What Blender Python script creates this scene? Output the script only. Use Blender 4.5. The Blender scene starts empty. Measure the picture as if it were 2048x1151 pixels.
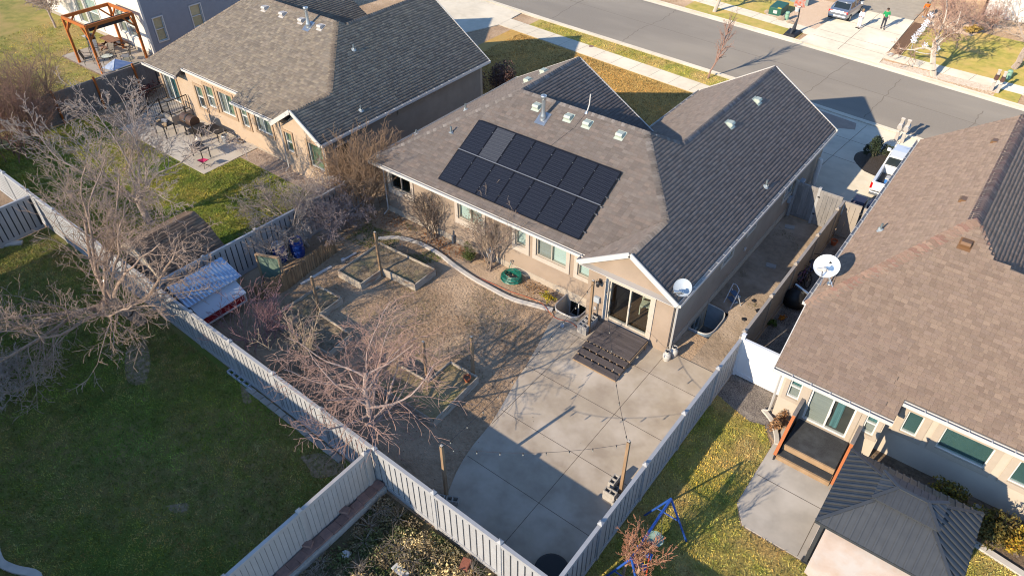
import bpy, bmesh, math, random
import numpy as np
from mathutils import Vector, Matrix
R = math.radians
random.seed(7); rng = np.random.default_rng(11)
scene = bpy.context.scene
col = scene.collection
# ---------------------------------------------------------------- camera, sky, sun, exposure
cam = bpy.data.cameras.new('camera'); camo = bpy.data.objects.new('camera', cam); col.objects.link(camo)
cam.sensor_width = 36; cam.lens = 25.31; cam.clip_start = 0.5; cam.clip_end = 2000
camo.location = (0, 0, 19.3); camo.rotation_euler = (R(50), 0, R(37.7))
scene.camera = camo
SUN_EL, SUN_AZ = 24.0, 78.0          # elevation; direction the shadows run, counted from +X towards +Y
world = bpy.data.worlds.new('World'); scene.world = world; world.use_nodes = True
wn = world.node_tree.nodes; wn.clear()
sky = wn.new('ShaderNodeTexSky'); sky.sky_type = 'NISHITA'; sky.sun_disc = False
sky.sun_elevation = R(SUN_EL); sky.sun_rotation = R(270 - SUN_AZ + 360 - 0) % (2*math.pi)
sky.altitude = 1300; sky.air_density = 1.0; sky.dust_density = 0.0; sky.ozone_density = 3.0
bg = wn.new('ShaderNodeBackground'); bg.inputs['Strength'].default_value = 0.15
wo = wn.new('ShaderNodeOutputWorld')
world.node_tree.links.new(sky.outputs[0], bg.inputs[0]); world.node_tree.links.new(bg.outputs[0], wo.inputs[0])
sl = bpy.data.lights.new('sun', 'SUN'); sl.energy = 3.3; sl.angle = R(0.53); sl.color = (1.0, 0.86, 0.66)
so = bpy.data.objects.new('sun', sl); col.objects.link(so)
sd = Vector((math.cos(R(SUN_EL))*math.cos(R(SUN_AZ)), math.cos(R(SUN_EL))*math.sin(R(SUN_AZ)), -math.sin(R(SUN_EL))))
so.rotation_euler = sd.to_track_quat('-Z', 'Y').to_euler(); so.location = (-20, -40, 40)
vs = scene.view_settings; vs.view_transform = 'Standard'; vs.look = 'None'; vs.gamma = 1; vs.exposure = 0.92; vs.use_curve_mapping = False
scene.cycles.filter_width = 1.1; scene.cycles.use_denoising = True; scene.cycles.max_bounces = 6; scene.cycles.diffuse_bounces = 4; scene.cycles.glossy_bounces = 3; scene.cycles.transmission_bounces = 5; scene.cycles.transparent_max_bounces = 12
scene.cycles.caustics_reflective = False; scene.cycles.caustics_refractive = False

# ---------------------------------------------------------------- materials
MATS = {}
def M(name, c, c2=None, rough=0.8, scale=3.0, detail=6, bump=0.0, bscale=None, metal=0.0, spec=0.4, c3=None, scale3=0.4, lo=0.35, hi=0.65, attr=False, objrand=0.0, lo3=0.45, hi3=0.65, stretch=None, trans=0.0, emit=0, dr=None, mul=False):
    """principled material; c..c2 mixed by fine noise, c3 by broad noise, over world position"""
    if name in MATS: return MATS[name]
    m = bpy.data.materials.new(name); m.use_nodes = True; nt = m.node_tree; n = nt.nodes; L = nt.links.new
    b = n['Principled BSDF']
    b.inputs['Roughness'].default_value = rough; b.inputs['Metallic'].default_value = metal
    b.inputs['Specular IOR Level'].default_value = spec; b.inputs['Diffuse Roughness'].default_value = (1.0 if rough >= .8 else 0.0) if dr is None else dr
    pos = n.new('ShaderNodeNewGeometry').outputs['Position']
    if stretch:
        mp = n.new('ShaderNodeMapping'); mp.inputs['Scale'].default_value = stretch; L(pos, mp.inputs[0]); pos = mp.outputs[0]
    def noise(s, d=detail, r=0.6):
        t = n.new('ShaderNodeTexNoise'); t.inputs['Scale'].default_value = s; t.inputs['Detail'].default_value = d; t.inputs['Roughness'].default_value = r
        L(pos, t.inputs['Vector']); return t.outputs['Fac']
    def mix(fac, a, bb, mode='MIX'):
        x = n.new('ShaderNodeMix'); x.data_type = 'RGBA'; x.blend_type = mode
        if isinstance(fac, float): x.inputs[0].default_value = fac
        else: L(fac, x.inputs[0])
        for i, v in ((6, a), (7, bb)):
            if isinstance(v, tuple): x.inputs[i].default_value = (*v, 1)
            else: L(v, x.inputs[i])
        return x.outputs[2]
    def ramp(f, a, bb):
        r = n.new('ShaderNodeMapRange'); r.inputs[1].default_value = a; r.inputs[2].default_value = bb; r.clamp = True; L(f, r.inputs[0]); return r.outputs[0]
    cur = tuple(c)
    if attr:
        a = n.new('ShaderNodeAttribute'); a.attribute_name = 'Col'; cur = a.outputs['Color']
    if c2 is not None:
        cur = mix(ramp(noise(scale), lo, hi), cur, tuple(c2)) if not attr else mix(ramp(noise(scale), lo, hi), cur, mix(1.0, cur, tuple(c2), 'MULTIPLY'))
    if c3 is not None: cur = mix(ramp(noise(scale3, 4), lo3, hi3), cur, tuple(c3))
    if mul:
        am = n.new('ShaderNodeAttribute'); am.attribute_name = 'Col'; cur = mix(1.0, cur, am.outputs['Color'], 'MULTIPLY')
    if objrand:
        oi = n.new('ShaderNodeObjectInfo'); r = ramp(oi.outputs['Random'], 0, 1); h = n.new('ShaderNodeHueSaturation')
        mm = n.new('ShaderNodeMath'); mm.operation = 'MULTIPLY_ADD'; L(r, mm.inputs[0]); mm.inputs[1].default_value = 2*objrand; mm.inputs[2].default_value = 1-objrand
        L(mm.outputs[0], h.inputs['Value'])
        if isinstance(cur, tuple): h.inputs['Color'].default_value = (*cur, 1)
        else: L(cur, h.inputs['Color'])
        cur = h.outputs[0]
    if isinstance(cur, tuple): b.inputs['Base Color'].default_value = (*cur, 1)
    else: L(cur, b.inputs['Base Color'])
    if bump:
        bp = n.new('ShaderNodeBump'); bp.inputs['Distance'].default_value = bump; bp.inputs['Strength'].default_value = 1.0
        L(noise(bscale or scale*2, 5), bp.inputs['Height']); L(bp.outputs[0], b.inputs['Normal'])
    if trans: b.inputs['Transmission Weight'].default_value = trans
    MATS[name] = m; return m

# ---------------------------------------------------------------- mesh helpers
class MB:
    def __init__(s): s.v = []; s.f = []
    def add(s, vs, fs):
        k = len(s.v); s.v += [tuple(map(float, p)) for p in vs]; s.f += [tuple(i+k for i in f) for f in fs]; return s
    def box(s, x0, x1, y0, y1, z0, z1):
        return s.add([(x0,y0,z0),(x1,y0,z0),(x1,y1,z0),(x0,y1,z0),(x0,y0,z1),(x1,y0,z1),(x1,y1,z1),(x0,y1,z1)],
                     [(0,3,2,1),(4,5,6,7),(0,1,5,4),(1,2,6,5),(2,3,7,6),(3,0,4,7)])
    def rbox(s, c, size, ang=0, z0=None):
        sx, sy, sz = (q/2 for q in size); ca, sa = math.cos(ang), math.sin(ang); zc = c[2] if z0 is None else z0+sz
        vs = [(c[0]+x*ca-y*sa, c[1]+x*sa+y*ca, zc+z) for z in (-sz, sz) for x, y in ((-sx,-sy),(sx,-sy),(sx,sy),(-sx,sy))]
        return s.add(vs, [(0,3,2,1),(4,5,6,7),(0,1,5,4),(1,2,6,5),(2,3,7,6),(3,0,4,7)])
    def bar(s, a, b, w, h=None, up=(0,0,1)):
        a, b = Vector(a), Vector(b); d = (b-a).normalized(); u = Vector(up)
        if abs(d.dot(u)) > .98: u = Vector((0,1,0))
        x = d.cross(u).normalized()*(w/2); y = x.cross(d).normalized()*((h or w)/2)
        vs = [p+q for p in (a, b) for q in (-x-y, x-y, x+y, -x+y)]
        return s.add(vs, [(0,1,2,3),(7,6,5,4),(4,5,1,0),(5,6,2,1),(6,7,3,2),(7,4,0,3)])
    def prism(s, pts, vec):
        n = len(pts); v = Vector(vec); p = [Vector(q) for q in pts]
        return s.add(p+[q+v for q in p], [tuple(range(n))[::-1], tuple(range(n, 2*n))]+[(i,(i+1)%n,n+(i+1)%n,n+i) for i in range(n)])
    def tube(s, pts, r, n=6, closed=False, cap=True):
        P = [Vector(p) for p in pts]; rs = r if isinstance(r, (list, tuple)) else [r]*len(P); rings = []
        for i, p in enumerate(P):
            d = (P[(i+1) % len(P)]-P[i-1]) if closed else (P[min(i+1, len(P)-1)]-P[max(i-1, 0)])
            d.normalize(); u = Vector((0,0,1)) if abs(d.z) < .9 else Vector((1,0,0))
            x = d.cross(u).normalized(); y = x.cross(d)
            rings.append([p+x*(rs[i]*math.cos(2*math.pi*k/n))+y*(rs[i]*math.sin(2*math.pi*k/n)) for k in range(n)])
        m = len(P); fs = []
        for i in range(m if closed else m-1):
            j = (i+1) % m
            for k in range(n): fs.append((i*n+k, i*n+(k+1)%n, j*n+(k+1)%n, j*n+k))
        if cap and not closed: fs += [tuple(range(n))[::-1], tuple((m-1)*n+k for k in range(n))]
        return s.add([q for rg in rings for q in rg], fs)
    def lathe(s, prof, c=(0,0,0), n=14, axis='z', a0=0, a1=2*math.pi):
        full = abs(a1-a0-2*math.pi) < 1e-6; cnt = n if full else n+1; vs = []
        for r, z in prof:
            for k in range(cnt):
                t = a0+(a1-a0)*k/n; p = (r*math.cos(t), r*math.sin(t), z)
                if axis == 'x': p = (p[2], p[0], p[1])
                if axis == 'y': p = (p[0], p[2], p[1])
                vs.append((p[0]+c[0], p[1]+c[1], p[2]+c[2]))
        fs = [(i*cnt+k, i*cnt+(k+1)%cnt, (i+1)*cnt+(k+1)%cnt, (i+1)*cnt+k) for i in range(len(prof)-1) for k in range(n if full else cnt-1)]
        return s.add(vs, fs)
    def xf(s, mat, k=0):
        s.v = s.v[:k]+[tuple(mat @ Vector(p)) for p in s.v[k:]]; return s
WL = {}
def wl(o): return WL.get(o.name, Vector((0,0,0))) if o else Vector((0,0,0))
def link(o, par, loc):
    col.objects.link(o)
    if par is not None:
        o.parent = par; WL[o.name] = wl(par)+Vector(loc)
    else: WL[o.name] = Vector(loc)
    o.location = loc; return o
def tag(o, label=None, cat=None, group=None, kind=None):
    for k, v in (('label', label), ('category', cat), ('group', group), ('kind', kind)):
        if v: o[k] = v
    return o
def T(name, label, cat, loc, group=None, rz=0):
    o = bpy.data.objects.new(name, None); o.empty_display_size = .2; link(o, None, loc); o.rotation_euler.z = rz
    return tag(o, label, cat, group)
def mesh(name, v, f, m, smooth=False):
    me = bpy.data.meshes.new(name); me.from_pydata(v, [], f); me.update()
    if m is not None: me.materials.append(m)
    if smooth: me.polygons.foreach_set('use_smooth', [True]*len(me.polygons))
    return me
def O(name, mb, m, par=None, smooth=False, bevel=0, local=False, fix=True, **tg):
    """one mesh object; vertices in world space (or in the parent's space with local=True)"""
    v = mb.v
    if par is None:
        a = np.array(v); c = Vector(((a[:,0].min()+a[:,0].max())/2, (a[:,1].min()+a[:,1].max())/2, a[:,2].min()))
        off, loc = c, c
    else:
        off, loc = (Vector((0,0,0)) if local else wl(par)), Vector((0,0,0))
    me = mesh(name, [(p[0]-off.x, p[1]-off.y, p[2]-off.z) for p in v], mb.f, m, smooth)
    if fix:
        bm = bmesh.new(); bm.from_mesh(me); bmesh.ops.recalc_face_normals(bm, faces=bm.faces); bm.to_mesh(me); bm.free()
    o = bpy.data.objects.new(name, me); link(o, par, loc)
    if bevel:
        bv = o.modifiers.new('bevel', 'BEVEL'); bv.width = bevel; bv.segments = 2; bv.limit_method = 'ANGLE'
    return tag(o, **tg)
def S(name, mb, m, par=None, **k): return O(name, mb, m, par, kind='structure', **k)
def inst(name, me, par, loc, rot=(0,0,0), scale=(1,1,1)):
    o = bpy.data.objects.new(name, me); link(o, par, loc); o.rotation_euler = rot; o.scale = scale; return o
def copytree(root, loc, rz=None, label=None, group=None):
    r = root.copy(); col.objects.link(r); r.location = loc; WL[r.name] = Vector(loc)
    if rz is not None: r.rotation_euler.z = rz
    if label: r['label'] = label
    if group: r['group'] = group
    def rec(a, b):
        for ch in list(a.children):
            c = ch.copy(); col.objects.link(c); c.parent = b; rec(ch, c)
    rec(root, r); return r
def segmesh(segs, n=4):
    """numpy: tapered tubes for a list of (p0, p1, r0, r1)"""
    a = np.array([(*s[0], *s[1], s[2], s[3]) for s in segs], float)
    p0, p1, r0, r1 = a[:, :3], a[:, 3:6], a[:, 6], a[:, 7]
    d = p1-p0; d /= np.maximum(np.linalg.norm(d, axis=1, keepdims=True), 1e-9)
    up = np.where(np.abs(d[:, 2:3]) < .9, np.array([[0,0,1.]]), np.array([[1.,0,0]]))
    x = np.cross(d, up); x /= np.linalg.norm(x, axis=1, keepdims=True); y = np.cross(x, d)
    an = np.arange(n)*2*np.pi/n; c, s_ = np.cos(an), np.sin(an)
    ring = x[:, None, :]*c[None, :, None]+y[:, None, :]*s_[None, :, None]
    v = np.concatenate([p0[:, None]+ring*r0[:, None, None], p1[:, None]+ring*r1[:, None, None]], 1)
    N = len(a); k = np.arange(n); f = np.stack([k, (k+1) % n, n+(k+1) % n, n+k], 1)
    F = (np.arange(N)*2*n)[:, None, None]+f[None]
    return v.reshape(-1, 3), F.reshape(-1, 4)
def npmesh(name, v, F, m, par=None, cols=None, smooth=False, **tg):
    """mesh object straight from numpy arrays (all faces with the same corner count)"""
    v = np.asarray(v, np.float32)
    if par is None: off = np.array([v[:,0].mean(), v[:,1].mean(), v[:,2].min()], np.float32); loc = Vector(off.tolist())
    else: off = np.array(wl(par), np.float32); loc = Vector((0,0,0))
    me = bpy.data.meshes.new(name); nf, k = F.shape
    me.vertices.add(len(v)); me.vertices.foreach_set('co', (v-off).ravel())
    me.loops.add(nf*k); me.loops.foreach_set('vertex_index', F.ravel().astype(np.int32))
    me.polygons.add(nf); me.polygons.foreach_set('loop_start', (np.arange(nf)*k).astype(np.int32))
    if smooth: me.polygons.foreach_set('use_smooth', np.ones(nf, bool))
    if cols is not None:
        at = me.color_attributes.new('Col', 'FLOAT_COLOR', 'CORNER')
        cc = np.concatenate([np.repeat(cols, k, 0), np.ones((nf*k, 1))], 1).astype(np.float32); at.data.foreach_set('color', cc.ravel())
    me.update(calc_edges=True); me.validate()
    if m: me.materials.append(m)
    o = bpy.data.objects.new(name, me); link(o, par, loc); return tag(o, **tg)
# ---------------------------------------------------------------- ground, lawns, paving, street
dirt = M('dirt', (.44,.305,.195), (.26,.17,.10), rough=.95, scale=6, detail=10, bump=.07, bscale=9, c3=(.52,.375,.25), scale3=.35, lo=.3, hi=.72, dr=1)
dirt_side = M('dirt_side', (.36,.27,.19), (.25,.19,.135), rough=.95, scale=4, detail=9, bump=.04, bscale=8, c3=(.43,.335,.25), scale3=.6)
soil = M('soil', (.22,.155,.10), (.11,.075,.05), rough=.95, scale=9, detail=8, bump=.05, bscale=12, c3=(.24,.17,.11), scale3=1.2)
gravel_m = M('gravel', (.30,.25,.21), (.10,.085,.075), rough=.9, scale=22, detail=4, bump=.04, bscale=26, c3=(.36,.31,.26), scale3=1.5, lo=.42, hi=.58)
tan_gravel = M('tan_gravel', (.60,.46,.34), (.36,.26,.185), rough=.9, scale=18, detail=4, bump=.04, bscale=20, lo=.42, hi=.6)
concrete = M('concrete', (.46,.385,.295), (.37,.30,.23), rough=.85, scale=1.3, detail=10, bump=.004, bscale=60, c3=(.54,.465,.38), scale3=.5, dr=1)
walk = M('walk_concrete', (.58,.52,.42), (.50,.45,.365), rough=.85, scale=2, detail=8, bump=.004, bscale=50, c3=(.63,.57,.47), scale3=.3, dr=1)
joint_m = M('joint', (.10,.082,.065), (.16,.12,.09), rough=.95, scale=4)
asphalt = M('asphalt', (.21,.187,.16), (.178,.159,.138), rough=.9, scale=30, detail=6, bump=.006, bscale=90, c3=(.235,.21,.178), scale3=.22, dr=1, stretch=(.35,1,1))
tar = M('crack_fill', (.145,.125,.105), (.12,.10,.08), scale=6)
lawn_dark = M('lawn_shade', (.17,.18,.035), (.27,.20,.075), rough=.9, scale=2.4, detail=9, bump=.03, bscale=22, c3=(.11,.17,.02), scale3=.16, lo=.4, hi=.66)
lawn_green = M('lawn_green', (.24,.26,.03), (.37,.31,.07), rough=.9, scale=3, detail=9, bump=.03, bscale=25, c3=(.15,.20,.024), scale3=.5)
lawn_dry = M('lawn_dry', (.50,.305,.085), (.38,.225,.06), rough=.9, scale=4, detail=9, bump=.03, bscale=25, c3=(.42,.275,.08), scale3=.3)
lawn_mix = M('lawn_mix', (.42,.33,.085), (.24,.235,.045), rough=.9, scale=1.6, detail=9, bump=.03, bscale=25, c3=(.46,.32,.11), scale3=.5)
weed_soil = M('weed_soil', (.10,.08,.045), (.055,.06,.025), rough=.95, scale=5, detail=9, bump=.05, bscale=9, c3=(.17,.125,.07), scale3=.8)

def smooth_pl(pts, k=4):
    out = []
    for i in range(len(pts)-1):
        p0, p1, p2, p3 = (Vector(pts[max(0, min(len(pts)-1, i+j))]) for j in (-1,0,1,2))
        for s in range(k):
            t = s/k; out.append(tuple(.5*((2*p1)+(p2-p0)*t+(2*p0-5*p1+4*p2-p3)*t*t+(3*p1-p0-3*p2+p3)*t*t*t)))
    return out+[tuple(pts[-1])]
def poly(pts, z): return MB().add([(x, y, z) for x, y in pts], [tuple(range(len(pts)))])
def rects(x0, x1, y0, y1, holes):
    xs = sorted({x0, x1, *[h[i] for h in holes for i in (0, 1)]}); ys = sorted({y0, y1, *[h[i] for h in holes for i in (2, 3)]})
    out = []
    for a, b in zip(xs, xs[1:]):
        for c, d in zip(ys, ys[1:]):
            if not any(h[0] <= (a+b)/2 <= h[1] and h[2] <= (c+d)/2 <= h[3] for h in holes): out.append((a, b, c, d))
    return out
def lerpY(pl, x):
    for (a, b), (c, d) in zip(pl, pl[1:]):
        if a <= x <= c: return b+(d-b)*(x-a)/(c-a)
    return pl[-1][1] if x > pl[-1][0] else pl[0][1]
def strip(A, B, z0, z1=None, x0=-160, x1=90):
    """sheet (or kerb-like solid when z1 is given) between two polylines Y(x)"""
    xs = sorted({x0, x1, *[p[0] for p in A+B if x0 < p[0] < x1]}); mb = MB(); z = z1 if z1 is not None else z0
    for a, b in zip(xs, xs[1:]):
        q = [(a, lerpY(A, a)), (b, lerpY(A, b)), (b, lerpY(B, b)), (a, lerpY(B, a))]
        if z1 is None: mb.add([(x, y, z) for x, y in q], [(0,1,2,3)])
        else: mb.prism([(x, y, z0) for x, y in q], (0, 0, z1-z0))
    return mb
WELL_R = (-12.0, -10.78, 18.12, 19.22); WELL_S = (-7.12, -6.22, 20.4, 22.2)
g = MB()
for a, b, c, d in rects(-400, 400, -150, 500, [WELL_R, WELL_S]): g.add([(a,c,0),(b,c,0),(b,d,0),(a,d,0)], [(0,1,2,3)])
S('ground', g, dirt)
# main side yard, greyer packed dirt
S('side_yard', poly([(-6.22,18.9),(-4.75,18.9),(-4.75,30.4),(-7.1,30.4),(-7.1,22.2),(-6.22,22.2)], .004), dirt_side)
# neighbouring lawns
BARE = [[(-23.5,6.5),(-23.3,7.1),(-22.7,6.9),(-21.9,6.5),(-21.3,5.9),(-21.5,5.6),(-22.0,5.6),(-22.9,6.05)], [(-14.3,7.2),(-13.9,7.7),(-13.3,7.85),(-12.8,7.8),(-12.9,7.35),(-13.3,6.95),(-13.8,7.1)], [(-16.1,3.5),(-15.7,3.95),(-15.45,3.8),(-15.7,3.5)], [(-18.5,7.95),(-18.1,7.95),(-17.5,7.7),(-17.7,7.5)]]
for q in BARE: S('bare_patch', poly(smooth_pl(q+q[:1], 3)[:-1], .008), M('bare_patch', (.36,.265,.18), (.17,.15,.06), rough=.95, scale=6, detail=9, bump=.03))
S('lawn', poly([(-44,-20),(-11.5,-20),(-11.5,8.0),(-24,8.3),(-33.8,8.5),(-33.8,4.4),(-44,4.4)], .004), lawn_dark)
S('lawn', poly([(-43.2,8.7),(-23.8,8.5),(-23.8,17.9),(-32.1,17.9),(-32.1,15.7),(-43.2,15.7)], .004), lawn_green)
S('lawn', poly([(-80,4),(-43.3,4),(-43.3,18.8),(-53,18.8),(-53,22.6),(-80,22.6)], .004), lawn_mix)
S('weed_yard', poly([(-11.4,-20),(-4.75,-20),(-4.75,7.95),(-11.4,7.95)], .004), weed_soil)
rl = [(-4.75,-5),(12,-5),(12,16.9),(3.6,17.2),(3.4,13.62),(-1.9,13.62),(-2.32,14.3),(-2.32,17.0),(-2.85,17.7),(-3.3,17.55),(-4.0,17.75),(-4.75,18.0)]
S('lawn', poly(rl, .004), lawn_mix)
S('gravel_bed', poly([(-4.7,18.0),(-4.0,17.75),(-3.3,17.55),(-2.85,17.7),(-2.35,17.3),(-2.35,18.35),(-2.85,18.35),(-2.85,30.2),(-4.7,30.2)], .006), gravel_m)
S('gravel_bed', poly([(-32.1,17.9),(-25.95,17.9),(-25.95,19.1),(-32.1,19.1)], .006), tan_gravel)
S('gravel_bed', poly([(3.6,17.25),(12,16.95),(12,19.0),(-.1,19.0),(-.1,18.3),(3.6,18.3)], .006), soil)
# main patio: slab with a curved left edge and sawn joints
PZ = .03
edge = [(-11.72,18.05),(-11.55,17.3),(-11.2,16.1),(-10.92,15.0),(-10.68,13.85),(-10.4,12.8),(-10.22,12.0),(-10.13,11.0),(-10.02,10.4),(-9.86,9.85),(-9.6,9.2),(-9.2,8.5),(-8.8,8.05)]
pp = MB().prism([(x, y, 0) for x, y in edge]+[(-4.8,8.0,0),(-4.8,18.86,0),(-7.0,18.86,0),(-7.0,18.7,0),(-10.74,18.7,0),(-10.74,18.1,0)], (0,0,PZ))
patio = S('patio', pp, concrete)
def jl(y=None, x=None, a=0, b=0):
    mb = MB()
    if y is not None: mb.box(a, b, y-.009, y+.009, PZ, PZ+.002)
    else: mb.box(x-.009, x+.009, a, b, PZ, PZ+.002)
    return mb
for y, a in ((17.41,-11.5),(14.97,-10.8),(12.76,-10.3),(10.56,-10.0)): O('control_joint', jl(y=y, a=a, b=-4.85), joint_m, patio)
for x, a, b in ((-7.12,8.2,18.6),(-10.2,12.1,17.4)): O('control_joint', jl(x=x, a=a, b=b), joint_m, patio)
S('patio', MB().prism([(-40.2,15.68,0),(-32.1,15.7,0),(-32.2,19.1,0),(-40.2,19.1,0)], (0,0,.03)), M('concrete_light', (.55,.48,.39), (.47,.41,.33), rough=.85, scale=1.5, detail=9, c3=(.6,.53,.44), scale3=.5))
rp = S('patio', MB().prism([(-1.85,13.66,0),(3.35,13.66,0),(3.35,18.2,0),(-.25,18.3,0),(-2.3,18.3,0),(-2.3,14.3,0)], (0,0,.03)), M('concrete_grey', (.46,.41,.35), (.39,.35,.30), rough=.85, scale=1.5, detail=9, c3=(.52,.47,.41), scale3=.6))
O('control_joint', MB().box(-2.25,0,15.64,15.66,.03,.032), joint_m, rp); O('control_joint', MB().box(-.19,-.17,13.7,16.7,.03,.032), joint_m, rp)
S('patio', poly([(-53.1,18.9),(-47.9,18.9),(-47.9,22.6),(-53.1,22.6)], .02), concrete)
# curved landscape kerb
kb = M('kerb_concrete', (.58,.53,.47), (.48,.44,.39), rough=.85, scale=3, detail=8)
kp = [(-20.95,17.2),(-20.4,17.74),(-19.89,17.95),(-19.22,18.08),(-18.42,18.07),(-17.74,17.99),(-16.98,17.83),(-15.81,17.66),(-14.72,17.6),(-14.0,17.58),(-13.44,17.63),(-12.83,17.8),(-11.9,18.07)]
def ribbon(pts, w, z0, z1):
    P = [Vector((x, y, 0)) for x, y in pts]; L_, R_ = [], []
    for i, p in enumerate(P):
        d = (P[min(i+1, len(P)-1)]-P[max(i-1, 0)]).normalized(); n_ = Vector((-d.y, d.x, 0))*(w/2); L_.append(p+n_); R_.append(p-n_)
    mb = MB()
    for i in range(len(P)-1): mb.prism([(q.x, q.y, z0) for q in (R_[i], R_[i+1], L_[i+1], L_[i])], (0,0,z1-z0))
    return mb
S('landscape_kerb', ribbon(smooth_pl(kp), .17, 0, .09), kb)
S('landscape_kerb', ribbon(smooth_pl([(-2.2,17.15),(-2.35,17.5),(-2.7,18.0),(-3.15,18.3)]), .14, 0, .09), kb)
S('landscape_kerb', ribbon([(3.4,17.32),(5.2,17.02),(8,16.7)], .2, 0, .08), kb)
S('landscape_kerb', ribbon(smooth_pl([(-18.9,-.3),(-18.2,-.45),(-17.6,-.3),(-16.9,.0),(-16.3,-.3)]), .22, 0, .1), kb)
S('landscape_kerb', ribbon(smooth_pl([(-36.5,5.2),(-35.2,5.7),(-34.2,6.3),(-33.4,7.2)]), .25, 0, .1), kb)
# street frame
NK = [(-160,56.5),(-60,47.2),(-30.8,44.3),(-15.5,43.05),(-9.1,42.4),(-4.2,41.9),(20,39.2),(90,31)]       # near kerb face
FK = [(-160,66),(-60,57),(-27.5,53.1),(-18.4,52.2),(-8.5,51.0),(-.2,49.85),(20,46.8),(90,38)]            # far kerb face
def off(pl, d): return [(x, y+d) for x, y in pl]
S('road', strip(NK, FK, .004), asphalt)
S('gutter', strip(NK, off(NK, .42), .010), walk); S('gutter', strip(off(FK, -.42), FK, .010), walk)
S('kerb', strip(off(NK, -.16), NK, 0, .12), walk); S('kerb', strip(FK, off(FK, .16), 0, .12), walk)
SN0 = [(-160,53.3),(-60,44.2),(-29.9,41.1),(-16.6,39.75),(-4,38.5),(20,36),(90,28)]; SN1 = off(SN0, 1.5)
SF0 = [(-160,69),(-60,60),(-19.25,54.25),(-14.1,53.43),(-8.5,52.3),(-.5,51.8),(20,49.5),(90,41)]; SF1 = off(SF0, 1.3)
S('verge', strip(SN1, off(NK, -.16), .03, x0=-31.5, x1=-15.4), lawn_mix)
S('sidewalk', strip(SN0, SN1, 0, .05, x0=-160, x1=-3), walk)
S('verge', strip(off(FK, .16), SF0, .03, x0=-24.2, x1=-14.9), lawn_mix)
S('verge', strip(off(FK, .16), SF0, .03, x0=-9.0, x1=-1.95), M('river_rock_bed', (.56,.44,.32), (.30,.20,.12), rough=.9, scale=9, detail=3, bump=.05, bscale=10, c3=(.42,.25,.12), scale3=.9, lo=.42, hi=.6))
S('verge', strip(off(FK, .16), SF0, .03, x0=-1.95, x1=-.6), lawn_mix)
S('sidewalk', strip(SF0, SF1, 0, .05), walk)
for X in np.arange(-35, -15.5, 1.5):
    O('sidewalk_joint', MB().add([(X-.01, lerpY(SN0,X), .052),(X+.01, lerpY(SN0,X), .052),(X+.14, lerpY(SN1,X+.13), .052),(X+.12, lerpY(SN1,X+.13), .052)], [(0,1,2,3)]), joint_m, bpy.data.objects['sidewalk'])
for X in np.arange(-30, 2, 1.55):
    O('sidewalk_joint', MB().add([(X-.012, lerpY(SF0,X), .052),(X+.012, lerpY(SF0,X), .052),(X+.22, lerpY(SF1,X+.2), .052),(X+.196, lerpY(SF1,X+.2), .052)], [(0,1,2,3)]), joint_m, bpy.data.objects['sidewalk.001'])
# front lawns and drives
S('lawn', strip([(-60,31),(90,31)], SN0, .004, x0=-32, x1=-13.9), lawn_dry)
S('lawn', strip(SF1, [(-160,90),(90,80)], .004, x0=-120, x1=-17.2), lawn_mix)
S('lawn', strip(SF1, off(SF1, 8.2), .006, x0=-8.2, x1=30), lawn_mix)
S('driveway', MB().prism([(-13.9,34,0),(-2.6,31.4,0),(-2.6,41.6,0),(-13.6,42.7,0)], (0,0,.058)), walk)
dj = bpy.data.objects['driveway']
for a, b in (((-7.42,34.8),(-6.85,41.8)),((-10.6,34.8),(-10.2,42.1)),((-4.9,40.1),(-4.6,41.6))): O('control_joint', MB().bar((*a,.058),(*b,.058),.025,.004), joint_m, dj)
for y in (37.6, 39.9): O('control_joint', MB().bar((-13.5,y+.15,.058),(-4,y-.6,.058),.025,.004), joint_m, dj)
S('driveway_patch', poly([(-9.9,42.1),(-7.4,41.75),(-7.2,40.9),(-8.3,40.4),(-9.8,41.2)], .0625), M('patch', (.33,.25,.20), (.28,.21,.17), scale=3))
S('driveway', MB().prism([(-40.5,30,0),(-31.7,30,0),(-31.5,36.3,0),(-34.4,37.9,0),(-33.2,41.5,0),(-33.4,44.4,0),(-40.8,45.1,0)], (0,0,.058)), walk)
S('driveway', MB().prism([(-14.6,51.9,0),(-8.95,51.2,0),(-9.25,61,0),(-14.05,61,0)], (0,0,.058)), walk)
fd = bpy.data.objects['driveway.002']
for a, b in (((-11.9,52.0),(-11.75,61)),): O('control_joint', MB().bar((*a,.058),(*b,.058),.03,.004), joint_m, fd)
for y in (53.3, 54.6, 57.6): O('control_joint', MB().bar((-14.2,y+.35,.058),(-9.1,y-.3,.058),.03,.004), joint_m, fd)
S('driveway', MB().prism([(-14.05,61.05,0),(-9.3,61.05,0),(-9.3,70,0),(-14.05,70,0)], (0,0,.058)), M('old_concrete', (.30,.265,.215), (.25,.22,.18), scale=2))
S('gravel_bed', strip(SF1, [(-30,61.5),(30,61.5)], .008, x0=-17.2, x1=-14.1), tan_gravel)
S('planting_bed', poly([(-9.15,54.9),(-9.15,60.8),(-8.35,60.8),(-8.22,53.6)], .01), M('mulch', (.16,.09,.05), (.09,.05,.03), scale=14, bump=.03))
S('rock_bed', poly([(-8.3,60.3),(-5.2,60.3),(-4.6,62.5),(-3,64),(-9,64)], .012), tan_gravel)
S('planting_bed', poly(smooth_pl([(-6.2,37.5),(-6.3,38.2),(-6.0,38.8),(-5.0,39.3),(-3.6,39.3),(-3.6,36.6),(-5.1,36.55),(-5.7,36.9),(-6.2,37.5)], 3), .064), M('dark_mulch', (.05,.04,.035), (.03,.025,.02), scale=14, bump=.03))
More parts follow.
